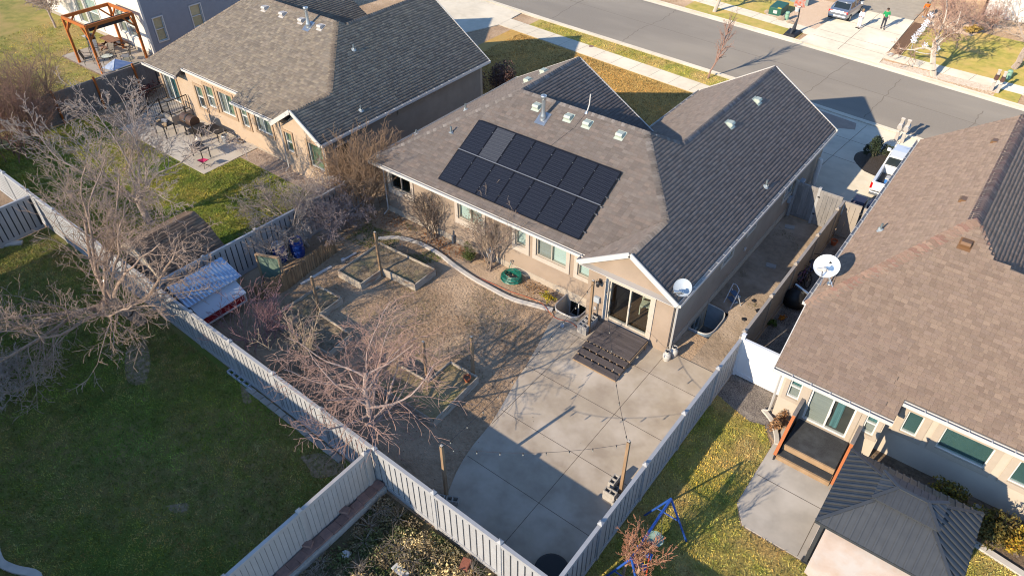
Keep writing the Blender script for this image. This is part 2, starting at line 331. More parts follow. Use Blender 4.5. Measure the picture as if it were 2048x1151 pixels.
def crack(pts, w=.05):
    out = MB(); P = []
    for (a, b), (c, d) in zip(pts, pts[1:]):
        for t in np.linspace(0, 1, 9)[:-1]: P.append((a+(c-a)*t+random.uniform(-.09,.09), b+(d-b)*t))
    P.append(pts[-1])
    for p, q in zip(P, P[1:]): out.add([(p[0]-w/2,p[1],.0065),(p[0]+w/2,p[1],.0065),(q[0]+w/2,q[1],.0065),(q[0]-w/2,q[1],.0065)], [(0,1,2,3)])
    return out
rd = bpy.data.objects['road']
for p in ([(-24.41,44.4),(-24.6,47),(-24.3,49.5),(-24.4,52.3)], [(-11.2,43.2),(-10.9,47),(-10.6,50.4)], [(-7.3,42.9),(-7.2,46),(-7.1,49.7)], [(-2.6,42.2),(-2.2,45),(-2.0,48)], [(-31,45),(-31.3,49),(-31,53)]): O('crack', crack(p), tar, rd)
O('seam', strip([(-160,61.2),(-60,52),(-27,48.6),(-15,47.5),(-4,46.2),(20,43.2),(90,34.6)], off([(-160,61.2),(-60,52),(-27,48.6),(-15,47.5),(-4,46.2),(20,43.2),(90,34.6)], .05), .0062), tar, rd)
# ---------------------------------------------------------------- houses
def glass(name, tint=(.94,.975,.965), rough=.02):
    if name in MATS: return MATS[name]
    m = bpy.data.materials.new(name); m.use_nodes = True; nt = m.node_tree; n = nt.nodes; n.clear()
    o = n.new('ShaderNodeOutputMaterial'); mx = n.new('ShaderNodeMixShader'); tr = n.new('ShaderNodeBsdfTransparent'); gl = n.new('ShaderNodeBsdfGlossy')
    lw_ = n.new('ShaderNodeLayerWeight'); lw_.inputs[0].default_value = .5; pw = n.new('ShaderNodeMath'); pw.operation = 'POWER'; pw.inputs[1].default_value = 3.0; nt.links.new(lw_.outputs['Facing'], pw.inputs[0]); fr = n.new('ShaderNodeMath'); fr.operation = 'MULTIPLY_ADD'; fr.inputs[1].default_value = .8; fr.inputs[2].default_value = .07; nt.links.new(pw.outputs[0], fr.inputs[0])
    tr.inputs[0].default_value = (*tint, 1); gl.inputs['Roughness'].default_value = rough; gl.inputs[0].default_value = (.9,.95,1,1)
    L = nt.links.new; L(fr.outputs[0], mx.inputs[0]); L(tr.outputs[0], mx.inputs[1]); L(gl.outputs[0], mx.inputs[2]); L(mx.outputs[0], o.inputs[0])
    MATS[name] = m; return m
G_CLEAR = glass('glass_clear'); G_TEAL = glass('glass_teal', (.84,.93,.92)); G_DARK = glass('glass_dark', (.45,.55,.55))
white = M('white_paint', (.60,.565,.52), rough=.45); cream = M('cream_trim', (.55,.47,.385), (.50,.43,.35), rough=.8, scale=8, bump=.003, bscale=80)
stucco = M('stucco_taupe', (.37,.28,.205), (.335,.255,.187), rough=.92, scale=2.2, detail=8, bump=.006, bscale=70, c3=(.40,.305,.225), scale3=.7)
stucco_l = M('stucco_sand', (.60,.455,.315), (.555,.42,.29), rough=.92, scale=2.2, detail=8, bump=.006, bscale=70)
stucco_r = M('stucco_cream', (.53,.455,.365), (.49,.42,.34), rough=.92, scale=2.2, detail=8, bump=.006, bscale=70)
found = M('foundation', (.50,.42,.325), (.43,.36,.28), rough=.9, scale=5, bump=.004, bscale=50)
frame_w = M('vinyl_frame', (.72,.70,.66), rough=.4); frame_t = M('tan_frame', (.48,.42,.34), rough=.5)
pane_backing = M('pale_blind', (.62,.70,.66), (.52,.60,.57), rough=.7, scale=3, stretch=(.3,.3,14)); dark_in = M('unlit_room_backing', (.05,.05,.05), (.09,.08,.07), rough=.8, scale=1.5)  # the dark one is a flat sheet painted as an unlit room
grey_blind = M('grey_blind', (.36,.36,.34), (.30,.30,.29), rough=.7, scale=3, stretch=(.3,.3,14)); teal_curtain = M('teal_curtain', (.07,.15,.165), (.16,.30,.32), rough=.8, scale=2, stretch=(7,7,.2)); green_in = M('green_streaked_blind', (.30,.38,.26), (.16,.22,.15), rough=.6, scale=2, stretch=(4,4,.4))  # green blind has darker green vertical streaks
metal_g = M('galvanised', (.55,.57,.58), (.45,.47,.49), rough=.38, metal=.85, scale=5)
dark_metal = M('dark_metal', (.05,.05,.055), rough=.5, metal=.4); light_vent = M('pale_green_vent', (.46,.50,.42), rough=.6)

def wallbox(axis, c, out, a0, a1, z0, z1, th):
    i = c-out*th; lo, hi = min(c, i), max(c, i)
    return (a0, a1, lo, hi, z0, z1) if axis == 'y' else (lo, hi, a0, a1, z0, z1)
def facade(par, axis, c, out, a0, a1, z0, z1, ops, m, th=.18, name='wall'):
    mb = MB()
    for a, b, s, t in rects(a0, a1, z0, z1, ops): mb.box(*wallbox(axis, c, out, a, b, s, t, th))
    return O(name, mb, m, par)
def abox(axis, c, out, a0, a1, d0, d1, z0, z1):
    """box from depth d0 to d1 measured outward from the wall plane"""
    y0, y1 = sorted((c+out*d0, c+out*d1)); return (a0, a1, y0, y1, z0, z1) if axis == 'y' else (y0, y1, a0, a1, z0, z1)
def window(par, axis, c, out, a0, a1, z0, z1, gm, back, trim=.17, tm=None, fm=None, split='v', fw=.045, depth=.10, tb=None, tt=None, name='window', handle=False):
    mb = MB(); B = lambda *q: mb.box(*abox(axis, c, out, *q)); fm = fm or frame_w; d0, d1 = -.13, -.03
    B(a0, a1, d0, d1, z0, z0+fw); B(a0, a1, d0, d1, z1-fw, z1); B(a0, a0+fw, d0, d1, z0+fw, z1-fw); B(a1-fw, a1, d0, d1, z0+fw, z1-fw)
    am, zm = (a0+a1)/2, (z0+z1)/2
    if split == 'v': B(am-fw/2, am+fw/2, d0+.004, d1+.004, z0+fw, z1-fw); panes = ((a0+fw, am-fw/2, z0+fw, z1-fw), (am+fw/2, a1-fw, z0+fw, z1-fw))
    elif split == 'h': B(a0+fw, a1-fw, d0+.004, d1+.004, zm-fw/2, zm+fw/2); panes = ((a0+fw, a1-fw, z0+fw, zm-fw/2), (a0+fw, a1-fw, zm+fw/2, z1-fw))
    else: panes = ((a0+fw, a1-fw, z0+fw, z1-fw),)
    w = O(name, mb, fm, par)
    for i, (pa, pb, pc, pd) in enumerate(panes):
        O('pane', MB().box(*abox(axis, c, out, pa, pb, -.085, -.078, pc, pd)), gm[i] if isinstance(gm, (list, tuple)) else gm, w)
        bk = back[i] if isinstance(back, (list, tuple)) else back
        if bk: O('pane_backing', MB().box(*abox(axis, c, out, pa-.01, pb+.01, -.165, -.15, pc-.01, pd+.01)), bk, w)  # dark sheets here paint the unlit room; the rest are blinds and curtains
    if trim:
        t = MB(); B2 = lambda *q: t.box(*abox(axis, c, out, *q)); zb = tb if tb is not None else z0-trim; zt = tt if tt is not None else z1+trim
        B2(a0-trim, a1+trim, .003, .05, zb, z0); B2(a0-trim, a1+trim, .003, .05, z1, zt); B2(a0-trim, a0, .003, .05, z0, z1); B2(a1, a1+trim, .003, .05, z0, z1)
        O('trim', t, tm or cream, w)
    if handle: O('handle', MB().box(*abox(axis, c, out, am+.03, am+.05, -.03, .02, zm-.25, zm+.05)), white, w)
    return w

def plane_axes(P):
    P = np.array(P, float); n = np.zeros(3)
    for i in range(len(P)): n += np.cross(P[i]-P[0], P[(i+1) % len(P)]-P[0])
    n /= np.linalg.norm(n)
    if n[2] < 0: n = -n
    u = np.cross([0,0,1], n); u /= np.linalg.norm(u); v = np.cross(n, u)
    return P, n, u, v
def shingle_arrays(P, pal, expo=.145, width=.30, thick=.021, arch=False, rnd=None, skip=None):
    P, n, u, v = plane_axes(P); rnd = rnd or rng; U, V = P@u, P@v; o0 = n*(P[0]@n)
    vs, fs, cs = [], [], []; v0 = V.min(); k = 0; row = 0
    while v0 < V.max()-.02:
        v1 = min(v0+expo, V.max()); vm = (v0+v1)/2; xs = []
        for i in range(len(P)):
            a, b = V[i], V[(i+1) % len(P)]
            if (a > vm) != (b > vm): xs.append(U[i]+(U[(i+1) % len(P)]-U[i])*(vm-a)/(b-a))
        xs.sort()
        iv = list(zip(xs[::2], xs[1::2]))
        if skip and row < len(skip): s0, s1 = skip[row]; iv = [(a, b) for ua, ub in iv for a, b in ((ua, min(ub, s0)), (max(ua, s1), ub)) if b-a > .01]
        for ua, ub in iv:
            x = ua-(rnd.random()*width if arch else (row % 2)*width/2)
            while x < ub:
                w = width*(rnd.uniform(.42, 1.12) if arch else 1.0); a, b = max(x, ua), min(x+w-.006, ub); x += w
                if b-a < .02: continue
                t = thick+rnd.uniform(0, .006)*(2 if arch else 1); c = pal[int(rnd.integers(len(pal)))]; c = np.array(c)*rnd.uniform(.88, 1.1)
                q = [o0+u*a+v*v0+n*t, o0+u*b+v*v0+n*t, o0+u*b+v*(v1+.02)+n*.003, o0+u*a+v*(v1+.02)+n*.003, o0+u*a+v*v0, o0+u*b+v*v0]
                vs += q; fs += [(k,k+1,k+2,k+3), (k+4,k+5,k+1,k)]; cs += [c, c*.8]; k += 6  # butt edge tinted darker than its shingle, shade put into the colour
        v0 += expo; row += 1
    return vs, fs, cs
def shingles(roof, planes, pal, m, **kw):
    V, F, C = [], [], []
    for P in planes:
        v, f, c = shingle_arrays(P, pal, **kw); k = len(V); V += v; F += [[i+k for i in q] for q in f]; C += c
    return npmesh('shingles', np.array(V), np.array(F), m, roof, cols=np.array(C), kind='stuff')
def caps(roof, lines, pal, m, w=.15, step=.16, n1=None):
    """overlapping cap shingles folded over hips and ridges"""
    V, F, C = [], [], []
    for a, b, na, nb in lines:
        a, b = np.array(a, float), np.array(b, float); d = b-a; L_ = np.linalg.norm(d); d /= L_; na, nb = np.array(na, float), np.array(nb, float)
        na /= np.linalg.norm(na); nb /= np.linalg.norm(nb)
        sa = np.cross(d, na); sb = np.cross(d, nb)
        if sa[2] > 0: sa = -sa
        if sb[2] > 0: sb = -sb
        top = (na+nb); top /= np.linalg.norm(top)
        for i in range(int(L_/step)):
            p, q = a+d*i*step, a+d*min(L_, (i+1)*step+.03); c = np.array(pal[int(rng.integers(len(pal)))])*rng.uniform(.85, 1.15); k = len(V)
            for r, h in ((p, .036), (q, .02)): V += [r+sa*w+na*h*.8, r+top*h, r+sb*w+nb*h*.8]
            V += [p+sa*w, p, p+sb*w]
            F += [(k,k+1,k+4,k+3), (k+1,k+2,k+5,k+4), (k+6,k+7,k+1,k), (k+7,k+8,k+2,k+1)]; C += [c, c, c*.7, c*.7]  # cap butt edges darkened as well, edge shade painted in
    return npmesh('ridge_cap', np.array(V), np.array(F), m, roof, cols=np.array(C), kind='stuff')
def pnorm(P): return plane_axes(P)[1]
def deck(house, planes, m, th=.13):
    mb = MB()
    for P in planes: mb.prism([(x, y, z-.004) for x, y, z in P], (0,0,-th))
    return O('roof', mb, m, house, fix=False)
def gutter(house, a, b, out, straps=True, m=None):
    """U channel hung below the eave from a to b; out = outward horizontal unit vector"""
    a, b, o = Vector(a), Vector(b), Vector(out); d = (b-a).normalized(); z = Vector((0,0,1)); mb = MB()
    mb.bar(a+o*.02-z*.09, b+o*.02-z*.09, .02, .17); mb.bar(a+o*.15-z*.06, b+o*.15-z*.06, .014, .13); mb.bar(a+o*.085-z*.12, b+o*.085-z*.12, .12, .014)
    mb.bar(a+o*.02-z*.06, a+o*.16-z*.06, .014, .13); mb.bar(b+o*.02-z*.06, b+o*.16-z*.06, .014, .13)
    gt = O('gutter', mb, m or white, house)
    if straps:
        s = MB(); n = int((b-a).length/.6)
        for i in range(1, n): p = a+d*(i*.6); s.bar(p+o*.03+z*.008, p+o*.15+z*.008, .03, .006)
        O('gutter_strap', s, white, gt)
    return gt
def downspout(house, x, y, ztop, m=None, z0=.05, kick=(0,-.25)):
    O('downspout', MB().tube([(x+.1 if kick[0] else x, y, ztop), (x, y, ztop-.25), (x, y, z0+.15), (x+kick[0], y+kick[1], z0)], .04, 4), m or white, house)

def roofplan(xe, xl, ye, yr, p, ps, xg0, yg, xw, yw, xf, yf, E=2.8, notch=None, yl=None):
    zr = E+p*(yr-ye); zg = E+ps*(xe-xg0)/2; xg = (xe+xg0)/2; yh = ye+(zg-E)/p; xr = xe-(zr-E)/ps; zw = E+ps*(xe-xw); yv = yr+(zr-zw)/p; xwl = 2*xw-xe
    ylow = yr+(zr-E)/p
    # meeting point of the two front valleys
    s = ((xw-xf)-(yv-yr))/((xw-xwl)+(ylow-yv)); mx, my = xw-(xw-xwl)*s, yv+(ylow-yv)*s; mz = zr-p*(my-yr)
    nt = notch or []
    rearp = [(xl,ye,E)]+[(x, y, E+p*(y-ye)) for x, y in nt]+[(xg0,ye,E),(xg,yh,zg),(xr,yr,zr),(xf,yr,zr)]
    rightp = [(xe,yg,E),(xe,yw,E),(xw,yw,zw),(xw,yv,zw),(xr,yr,zr),(xg,yh,zg),(xg,yg,zg)]
    gl = [(xg0,yg,E),(xg,yg,zg),(xg,yh,zg),(xg0,ye,E)]
    leftp = [(xl,ye,E),(xf,yr,zr),(xf,yf,zr),(xl,yl or yf+1.7,E)]
    frontp = [(xf,yr,zr),(xr,yr,zr),(xw,yv,zw),(mx,my,mz)]
    fr = [(xf,yr,zr),(mx,my,mz),(mx,yf,zr-p*(mx-xf)),(xf,yf,zr)]
    gar = [(xw,yv,zw),(xw,yw,zw),(xwl,yw,E),(xwl,ylow,E),(mx,my,mz)]
    N = {k: pnorm(q) for k, q in dict(r=rearp, s=rightp, g=gl, l=leftp, f=frontp, x=fr, w=gar).items()}
    lines = [((xl,ye,E),(xf,yr,zr),N['l'],N['r']), ((xf,yf,zr),(xf,yr,zr),N['l'],N['x']), ((xf,yr,zr),(xr,yr,zr),N['r'],N['f']), ((xg,yh,zg),(xr,yr,zr),N['r'],N['s']),
             ((xw,yv,zw),(xr,yr,zr),N['s'],N['f']), ((xg,yg,zg),(xg,yh,zg),N['g'],N['s']), ((xw,yw,zw),(xw,yv,zw),N['s'],N['w'])]
    return dict(planes=[rearp, rightp, gl, leftp, frontp, fr, gar], lines=lines, zr=zr, zg=zg, xg=xg, zw=zw, xwl=xwl, yv=yv, ylow=ylow, xr=xr)
shin = M('shingle_material', (.2,.2,.2), (.80,.80,.80), rough=.9, scale=35, detail=3, attr=True, bump=.012, bscale=90, spec=.25, dr=1)
PAL_M = [(.205,.170,.152),(.220,.185,.167),(.188,.158,.143),(.226,.182,.160),(.210,.178,.162)]
PAL_L = [(.295,.240,.185),(.255,.208,.165),(.335,.278,.212),(.232,.192,.158),(.275,.232,.188),(.305,.252,.202)]
PAL_R = [(.286,.208,.160),(.270,.196,.152),(.300,.220,.168),(.278,.204,.162),(.264,.190,.148),(.292,.214,.166)]
def rake(house, pts, m=None, w=.05, h=.2):
    mb = MB()
    for a, b in zip(pts, pts[1:]): mb.bar((a[0], a[1], a[2]-h/2+.02), (b[0], b[1], b[2]-h/2+.02), w, h)
    return O('fascia', mb, m or white, house)
def gable_tri(house, axis, c, out, a0, a1, z0, am, zm, m, th=.18):
    pts = [(a0,z0),(a1,z0),(am,zm)]; v = (0, -out*th, 0) if axis == 'y' else (-out*th, 0, 0)
    return O('gable', MB().prism([(a, c, z) if axis == 'y' else (c, a, z) for a, z in pts], v), m, house)

# ---- main house
H = T('house', 'taupe stucco house with solar panels on its dark shingle roof, centre of the view', 'house', (-14.7,26,0))
RP = roofplan(-6.97,-22.7,18.82,23.78,.58,.62,-11.0,18.38,-10.52,34.6,-17.85,28.3)
rf = deck(H, RP['planes'], M('roof_deck', (.12,.10,.09), rough=.9))
shingles(rf, RP['planes'], PAL_M, shin, width=.23); caps(rf, RP['lines'], [(.20,.172,.155),(.17,.146,.133),(.24,.212,.195)], shin)
gutter(H, (-22.7,18.82,2.78), (-11.02,18.82,2.78), (0,-1,0), straps=False); gutter(H, (-6.97,18.4,2.78), (-6.97,34.6,2.78), (1,0,0)); gutter(H, (-22.7,18.85,2.78), (-22.7,30,2.78), (-1,0,0), straps=False); gutter(H, (-14.07,28.9,2.78), (-14.07,34.6,2.78), (-1,0,0))
gutter(H, (-11.0,18.38,2.78), (-11.0,18.8,2.78), (-1,0,0), straps=False)
rake(H, [(-11.05,18.36,2.8),(RP['xg'],18.36,RP['zg']+.03),(-6.92,18.36,2.8)]); rake(H, [(-14.1,34.62,2.8),(-10.52,34.62,RP['zw']+.03),(-6.95,34.62,2.8)]); rake(H, [(-22.7,30.0,2.8),(-17.85,28.33,RP['zr']),(-13.5,28.33,3.15)])
O('soffit', MB().box(-22.65,-7.1,18.85,19.2,2.58,2.6).box(-7.14,-6.98,18.68,34.4,2.58,2.6).box(-10.98,-7.0,18.4,18.68,2.58,2.6), white, H)
WZ = 2.62
rw = [(-21.9,-20.6,1.42,2.42),(-17.78,-16.42,1.43,2.36),(-14.64,-14.1,1.46,2.36),(-13.58,-12.1,1.36,2.36),(-11.55,-11.0,1.33,2.35)]
facade(H, 'y', 19.2, -1, -22.3, -10.74, .30, WZ, rw, stucco)
facade(H, 'y', 19.17, -1, -22.32, -12.02, -.3, .30, [], found, name='foundation'); facade(H, 'y', 19.19, -1, -12.02, -10.74, -.05, .30, [], found, name='foundation')
DOOR = (-9.8,-8.03,.36,2.25)
facade(H, 'y', 18.68, -1, -10.74, -7.15, 0, WZ, [DOOR], stucco); gable_tri(H, 'y', 18.68, -1, -10.74, -7.15, WZ, -8.99, 3.86, stucco)
facade(H, 'x', -10.74, -1, 18.862, 19.2, 0, WZ, [], stucco)
sw = [(22.85,23.75,1.62,2.1),(25.2,25.95,1.8,2.15),(29.3,30.5,1.3,2.2)]
facade(H, 'x', -7.15, 1, 18.862, 34.018, .33, WZ, sw, stucco); facade(H, 'x', -7.12, 1, 18.7, 20.4, -.3, .33, [], found, name='foundation'); facade(H, 'x', -7.12, 1, 22.2, 34.2, -.3, .33, [], found, name='foundation'); facade(H, 'x', -7.14, 1, 20.4, 22.2, -.02, .33, [], found, name='foundation')
facade(H, 'x', -22.3, -1, 19.382, 27.818, 0, WZ, [], stucco); facade(H, 'y', 28, 1, -22.3, -13.9, 0, WZ, [], stucco); facade(H, 'y', 34.2, 1, -13.9, -7.15, 0, WZ, [], stucco); facade(H, 'x', -13.9, -1, 28.002, 34.018, 0, WZ, [], stucco)
gable_tri(H, 'y', 34.2, 1, -13.9, -7.15, WZ, -10.52, 4.75, stucco)
for (a, b, c, d), gm, bk in zip(rw, (G_DARK, G_CLEAR, G_CLEAR, G_CLEAR, G_CLEAR), ((dark_in,dark_in),(pane_backing,pane_backing),pane_backing,(grey_blind,pane_backing),pane_backing)):
    window(H, 'y', 19.2, -1, a, b, c, d, gm, bk, trim=.17, tb=1.15, tt=2.52, fm=frame_t, split='v' if b-a > 1 else None)
for (a, b, c, d) in sw: window(H, 'x', -7.15, 1, a, b, c, d, G_DARK, dark_in, trim=.13, split='v')
dw = window(H, 'y', 18.68, -1, *DOOR, G_CLEAR, None, trim=.17, tb=.27, tt=2.43, fm=M('almond_frame', (.60,.53,.43), rough=.5), fw=.06, name='sliding_door', handle=True)
# dining room seen through the door
room = M('room_wall', (.33,.26,.20), rough=.9); floor_m = M('wood_floor', (.17,.105,.065), (.12,.07,.045), rough=.45, scale=5, stretch=(8,.5,1))
O('interior', MB().box(-10.5,-7.34,18.87,24,.30,.36).box(-10.56,-10.5,18.87,24,.36,2.5).box(-7.33,-7.3,18.87,24,.36,2.5).box(-10.5,-7.33,24,24.05,.36,2.5).box(-10.5,-7.33,18.87,24,2.5,2.55), room, H)
O('interior_floor', MB().box(-10.49,-7.35,18.88,23.9,.36,.368), floor_m, H)
downspout(H, -7.08, 18.82, 2.7, z0=.04, kick=(0,-.1)); downspout(H, -22.15, 19.05, 2.7, kick=(0,-.3))
# wall lamp, meter box, sockets
wlm = T('wall_lamp', 'dark wall lantern left of the sliding door', 'lamp', (-10.2,18.6,1.9))
O('backplate', MB().box(-10.25,-10.13,18.64,18.68,1.92,2.12), dark_metal, wlm); O('arm', MB().bar((-10.19,18.64,2.06),(-10.19,18.48,2.1),.03), dark_metal, wlm)
O('shade', MB().lathe([(.02,2.14),(.09,2.06),(.09,2.03),(.06,1.88),(0,1.87)], (-10.19,18.48,0), 10), dark_metal, wlm)
mt = T('meter_box', 'grey disconnect box on the wall left of the sliding door', 'electric box', (-10.23,18.6,1.0))
O('case', MB().box(-10.36,-10.12,18.55,18.68,.98,1.24), M('grey_box', (.42,.45,.47), rough=.5), mt, bevel=.01); O('conduit', MB().tube([(-10.2,18.64,.98),(-10.2,18.64,.1)], .02, 6), metal_g, mt)
O('outlet_cover', MB().box(-10.37,-10.27,18.64,18.677,.52,.66), white, H, bevel=.008)
O('outlet_cover', MB().box(-7.13,-7.06,25.2,25.32,.95,1.1), white, H, bevel=.008)
# roof vents and pipes
def box_vent(x, y, z, ax, ay, sl, label, m=light_vent, group='box vents on the roofs'):
    """low slant vent; (ax, ay) = downslope direction, sl = roof slope"""
    t = T('roof_vent', label, 'roof vent', (x, y, z), group); dn = Vector((ax, ay, -sl)).normalized(); sd_ = Vector((-ay, ax, 0)); n = sd_.cross(dn).normalized()
    if n.z < 0: n = -n
    mt4 = Matrix(((sd_.x, dn.x, n.x, 0), (sd_.y, dn.y, n.y, 0), (sd_.z, dn.z, n.z, 0), (0,0,0,1)))
    fl = MB().box(-.2,.2,-.22,.24,.016,.026); fl.xf(mt4); O('flashing', fl, m, t, local=True)
    hd = MB().add([(-.15,-.14,.02),(.15,-.14,.02),(.15,.14,.02),(-.15,.14,.02),(-.15,-.14,.10),(.15,-.14,.10),(.15,.05,.21),(-.15,.05,.21),(.15,.14,.17),(-.15,.14,.17)], [(0,3,2,1),(4,5,6,7),(7,6,8,9),(0,1,5,4),(9,8,2,3),(1,2,8,6,5),(3,0,4,7,9)]); hd.xf(mt4); O('hood', hd, m, t, local=True)
    return t
for i, (x, w_) in enumerate(((-16.64,'beside the metal flue'),(-15.0,'second of four under the main ridge'),(-14.07,'third of four under the main ridge'),(-12.5,'rightmost of four under the main ridge'))):
    box_vent(x, 23.3, 2.8+.58*(23.3-18.82), 0, -1, .58, 'pale green box vent on the solar roof, '+w_)
for y, w_ in ((27.4,'farther'),(26.1,'nearer')): box_vent(-19.2, y, 2.8+.593*(22.7-19.2), -1, 0, .593, 'pale green box vent on the solar house left slope, the %s one' % w_)
for y, w_ in ((31.2,'nearer the street'),(28.3,'farther from the street')): box_vent(-9.95, y, 2.8+.62*(9.95-6.97), 1, 0, .62, 'pale green box vent by the garage ridge, %s' % w_)
def pipe_vent(x, y, z, label, r=.04, h=.35, sl=(0,-.58), m=None):
    t = T('vent_pipe', label, 'vent pipe', (x, y, z), 'plumbing vents on the roofs'); m = m or M('grey_pipe', (.16,.19,.20), rough=.6)
    nn = Vector((-sl[0], -sl[1], 1)).normalized()
    O('pipe', MB().lathe([(0,-.05),(r,-.05),(r,h),(r*.75,h),(r*.75,h-.05),(0,h-.05)], n=10), m, t, smooth=False, local=True)
    f = MB().lathe([(.13,.0),(.125,.02),(r*1.6,.05),(r*1.2,.12)], n=12); q = Vector((0,0,1)).rotation_difference(nn).to_matrix().to_4x4(); f.xf(q); f.v = [(a, b, c+.02) for a, b, c in f.v]
    O('boot', f, M('lead_boot', (.34,.38,.40), rough=.6), t, local=True); return t
pipe_vent(-19.66,21.06,4.1,'thin vent pipe left of the solar panels'); pipe_vent(-22.2,21.4,3.09,'short vent pipe at the left edge of the solar roof',sl=(.59,0),h=.25); pipe_vent(-21.1,23.7,3.75,'short vent pipe high on the left slope of the solar house',sl=(.59,0)); pipe_vent(-7.41,27.04,3.07,'vent pipe low on the big right roof slope above the side yard',sl=(-.62,0))
def flue(x, y, z, label, h=1.05):
    t = T('flue', label, 'flue', (x, y, z)); O('stack', MB().lathe([(.0,-.05),(.17,-.05),(.13,.15),(.085,.32),(.085,h-.18)], n=14), metal_g, t, smooth=True, local=True)
    O('cap', MB().lathe([(0,h-.17),(.12,h-.17),(.13,h-.02),(.11,h),(0,h+.03)], n=14), metal_g, t, smooth=True, local=True)
    O('flashing', MB().add([(-.26,-.3,-.152),(.26,-.3,-.152),(.26,.26,.173),(-.26,.26,.173)], [(0,1,2,3)]), metal_g, t, local=True); return t
flue(-16.06,22.93,5.2,'tall galvanised flue rising from the solar roof')
mast = T('mast', 'thin bent white service mast at the main ridge of the solar house', 'mast', (-14.42,23.72,5.64)); O('pole', MB().tube([(0,0,-.03),(.05,.1,.35),(.06,.12,.8)], .025, 6), white, mast, local=True); O('base', MB().lathe([(.1,-.02),(.05,.05),(.03,.1)], n=8), metal_g, mast, local=True)
O('roof_cable', MB().tube([(-14.42,23.7,5.65),(-14.5,23.0,5.245),(-15.0,21.95,4.64)], .012, 4), dark_metal, H)

# ---- left house
HL = T('house', 'tan stucco house with sunlit brown shingle roof, left of the solar house', 'house', (-33,25,0))
RL = roofplan(-25.5,-40.95,18.60,24.1,.56,.66,-29.1,18.28,-29.9,30.8,-37.2,29.4, notch=[(-37.7,18.60),(-37.7,19.13),(-32.7,19.13),(-32.7,18.60)])
rl_ = deck(HL, RL['planes'], MATS['roof_deck']); shingles(rl_, RL['planes'], PAL_L, shin, arch=True, width=.25); caps(rl_, RL['lines'], [(.26,.205,.16),(.23,.18,.14),(.29,.23,.175)], shin)
for a, b in (((-40.95,18.6,2.78),(-37.7,18.6,2.78)), ((-37.7,19.13,3.08),(-32.7,19.13,3.08)), ((-32.7,18.6,2.78),(-29.12,18.6,2.78))): gutter(HL, a, b, (0,-1,0), straps=False)
gutter(HL, (-25.5,18.3,2.78), (-25.5,30.8,2.78), (1,0,0))
rake(HL, [(-29.15,18.26,2.8),(RL['xg'],18.26,RL['zg']+.03),(-25.45,18.26,2.8)]); rake(HL, [(-34.3,30.82,2.8),(-29.9,30.82,RL['zw']+.03),(-25.5,30.82,2.8)])
LY = 19.1
lw = [(-36.95,-36.3+.0,1.0,2.3),(-35.95,-35.2,1.35,2.6),(-34.75,-33.5,1.35,2.6),(-32.95,-32.35,1.1,2.35),(-31.7,-30.4,1.25,2.4)]
LD = (-40.3,-38.9,.55,2.4)
facade(HL, 'y', LY, -1, -40.6, -28.8, .1, 2.62, [LD]+lw, stucco_l); facade(HL, 'y', LY-.02, -1, -40.6, -28.8, -.2, .1, [], found, name='foundation')
facade(HL, 'y', LY+.001, -1, -37.6, -32.75, 2.62, 2.95, [], stucco_l)
lg = [(-27.0,-25.95+.0,.95,2.3)]; lg2 = (-28.75,-28.2,1.2,2.3)
facade(HL, 'y', 18.7, -1, -28.8, -25.75, 0, 2.62, lg+[lg2], stucco_l); gable_tri(HL, 'y', 18.7, -1, -28.8, -25.75, 2.62, -27.3, 3.75, stucco_l)
facade(HL, 'x', -25.75, 1, 18.882, 30.318, 0, 2.62, [(19.3,20.3,.3,2.1)], stucco); facade(HL, 'x', -40.6, -1, LY+.182, 28.818, 0, 2.62, [], stucco_l); facade(HL, 'y', 30.5, 1, -34, -25.75, 0, 2.62, [], stucco_l); facade(HL, 'y', 29, 1, -40.6, -34, 0, 2.62, [], stucco_l); facade(HL, 'x', -34, -1, 29.002, 30.318, 0, 2.62, [], stucco_l)
O('panel_box', MB().box(-25.75,-25.7,23.6,25.6,2.15,2.4), M('tan_panel', (.36,.27,.19)), HL)
for (a, b, c, d), sp, bk in zip(lw, ('h','h','v','h','v'), ((dark_in,green_in),(grey_blind,green_in),(grey_blind,green_in),(grey_blind,green_in),(grey_blind,green_in))):
    window(HL, 'y', LY, -1, a, b, c, d, G_CLEAR, bk, trim=.15, tm=M('tan_trim', (.50,.35,.22), (.46,.32,.20), scale=6), split=sp)
window(HL, 'y', 18.7, -1, *lg[0], G_CLEAR, green_in, trim=.13, tm=MATS['tan_trim'], split=None); window(HL, 'y', 18.7, -1, *lg2, G_CLEAR, green_in, trim=.12, tm=MATS['tan_trim'], split='h')
window(HL, 'y', LY, -1, *LD, (G_CLEAR, G_TEAL), (grey_blind, teal_curtain), trim=.14, tm=MATS['tan_trim'], fw=.06, name='sliding_door')
window(HL, 'x', -25.75, 1, 19.3, 20.3, .3, 2.1, G_DARK, dark_in, trim=.08, split=None)
downspout(HL, -25.72, 18.6, 2.7); downspout(HL, -29.0, 18.68, 2.7)
for i, (x, w_) in enumerate(((-35.37,'leftmost of four'),(-33.85,'second of four from the left'),(-32.28,'left of the flue'),(-30.77,'right of the flue'))): box_vent(x, 23.55, 2.8+.56*(23.55-18.6), 0, -1, .56, 'pale grey box vent near the brown ridge, '+w_, m=M('grey_vent', (.50,.46,.42), rough=.6))
flue(-31.6,23.4,5.5,'tall galvanised flue on the brown shingle roof of the left house', h=1.0)
pipe_vent(-28.6,23.7,4.85,'dark vent pipe high on the left house right slope',sl=(-.66,0),h=.3); pipe_vent(-26.0,21.45,3.13,'dark vent pipe low on the left house right slope',sl=(-.66,0),h=.3)

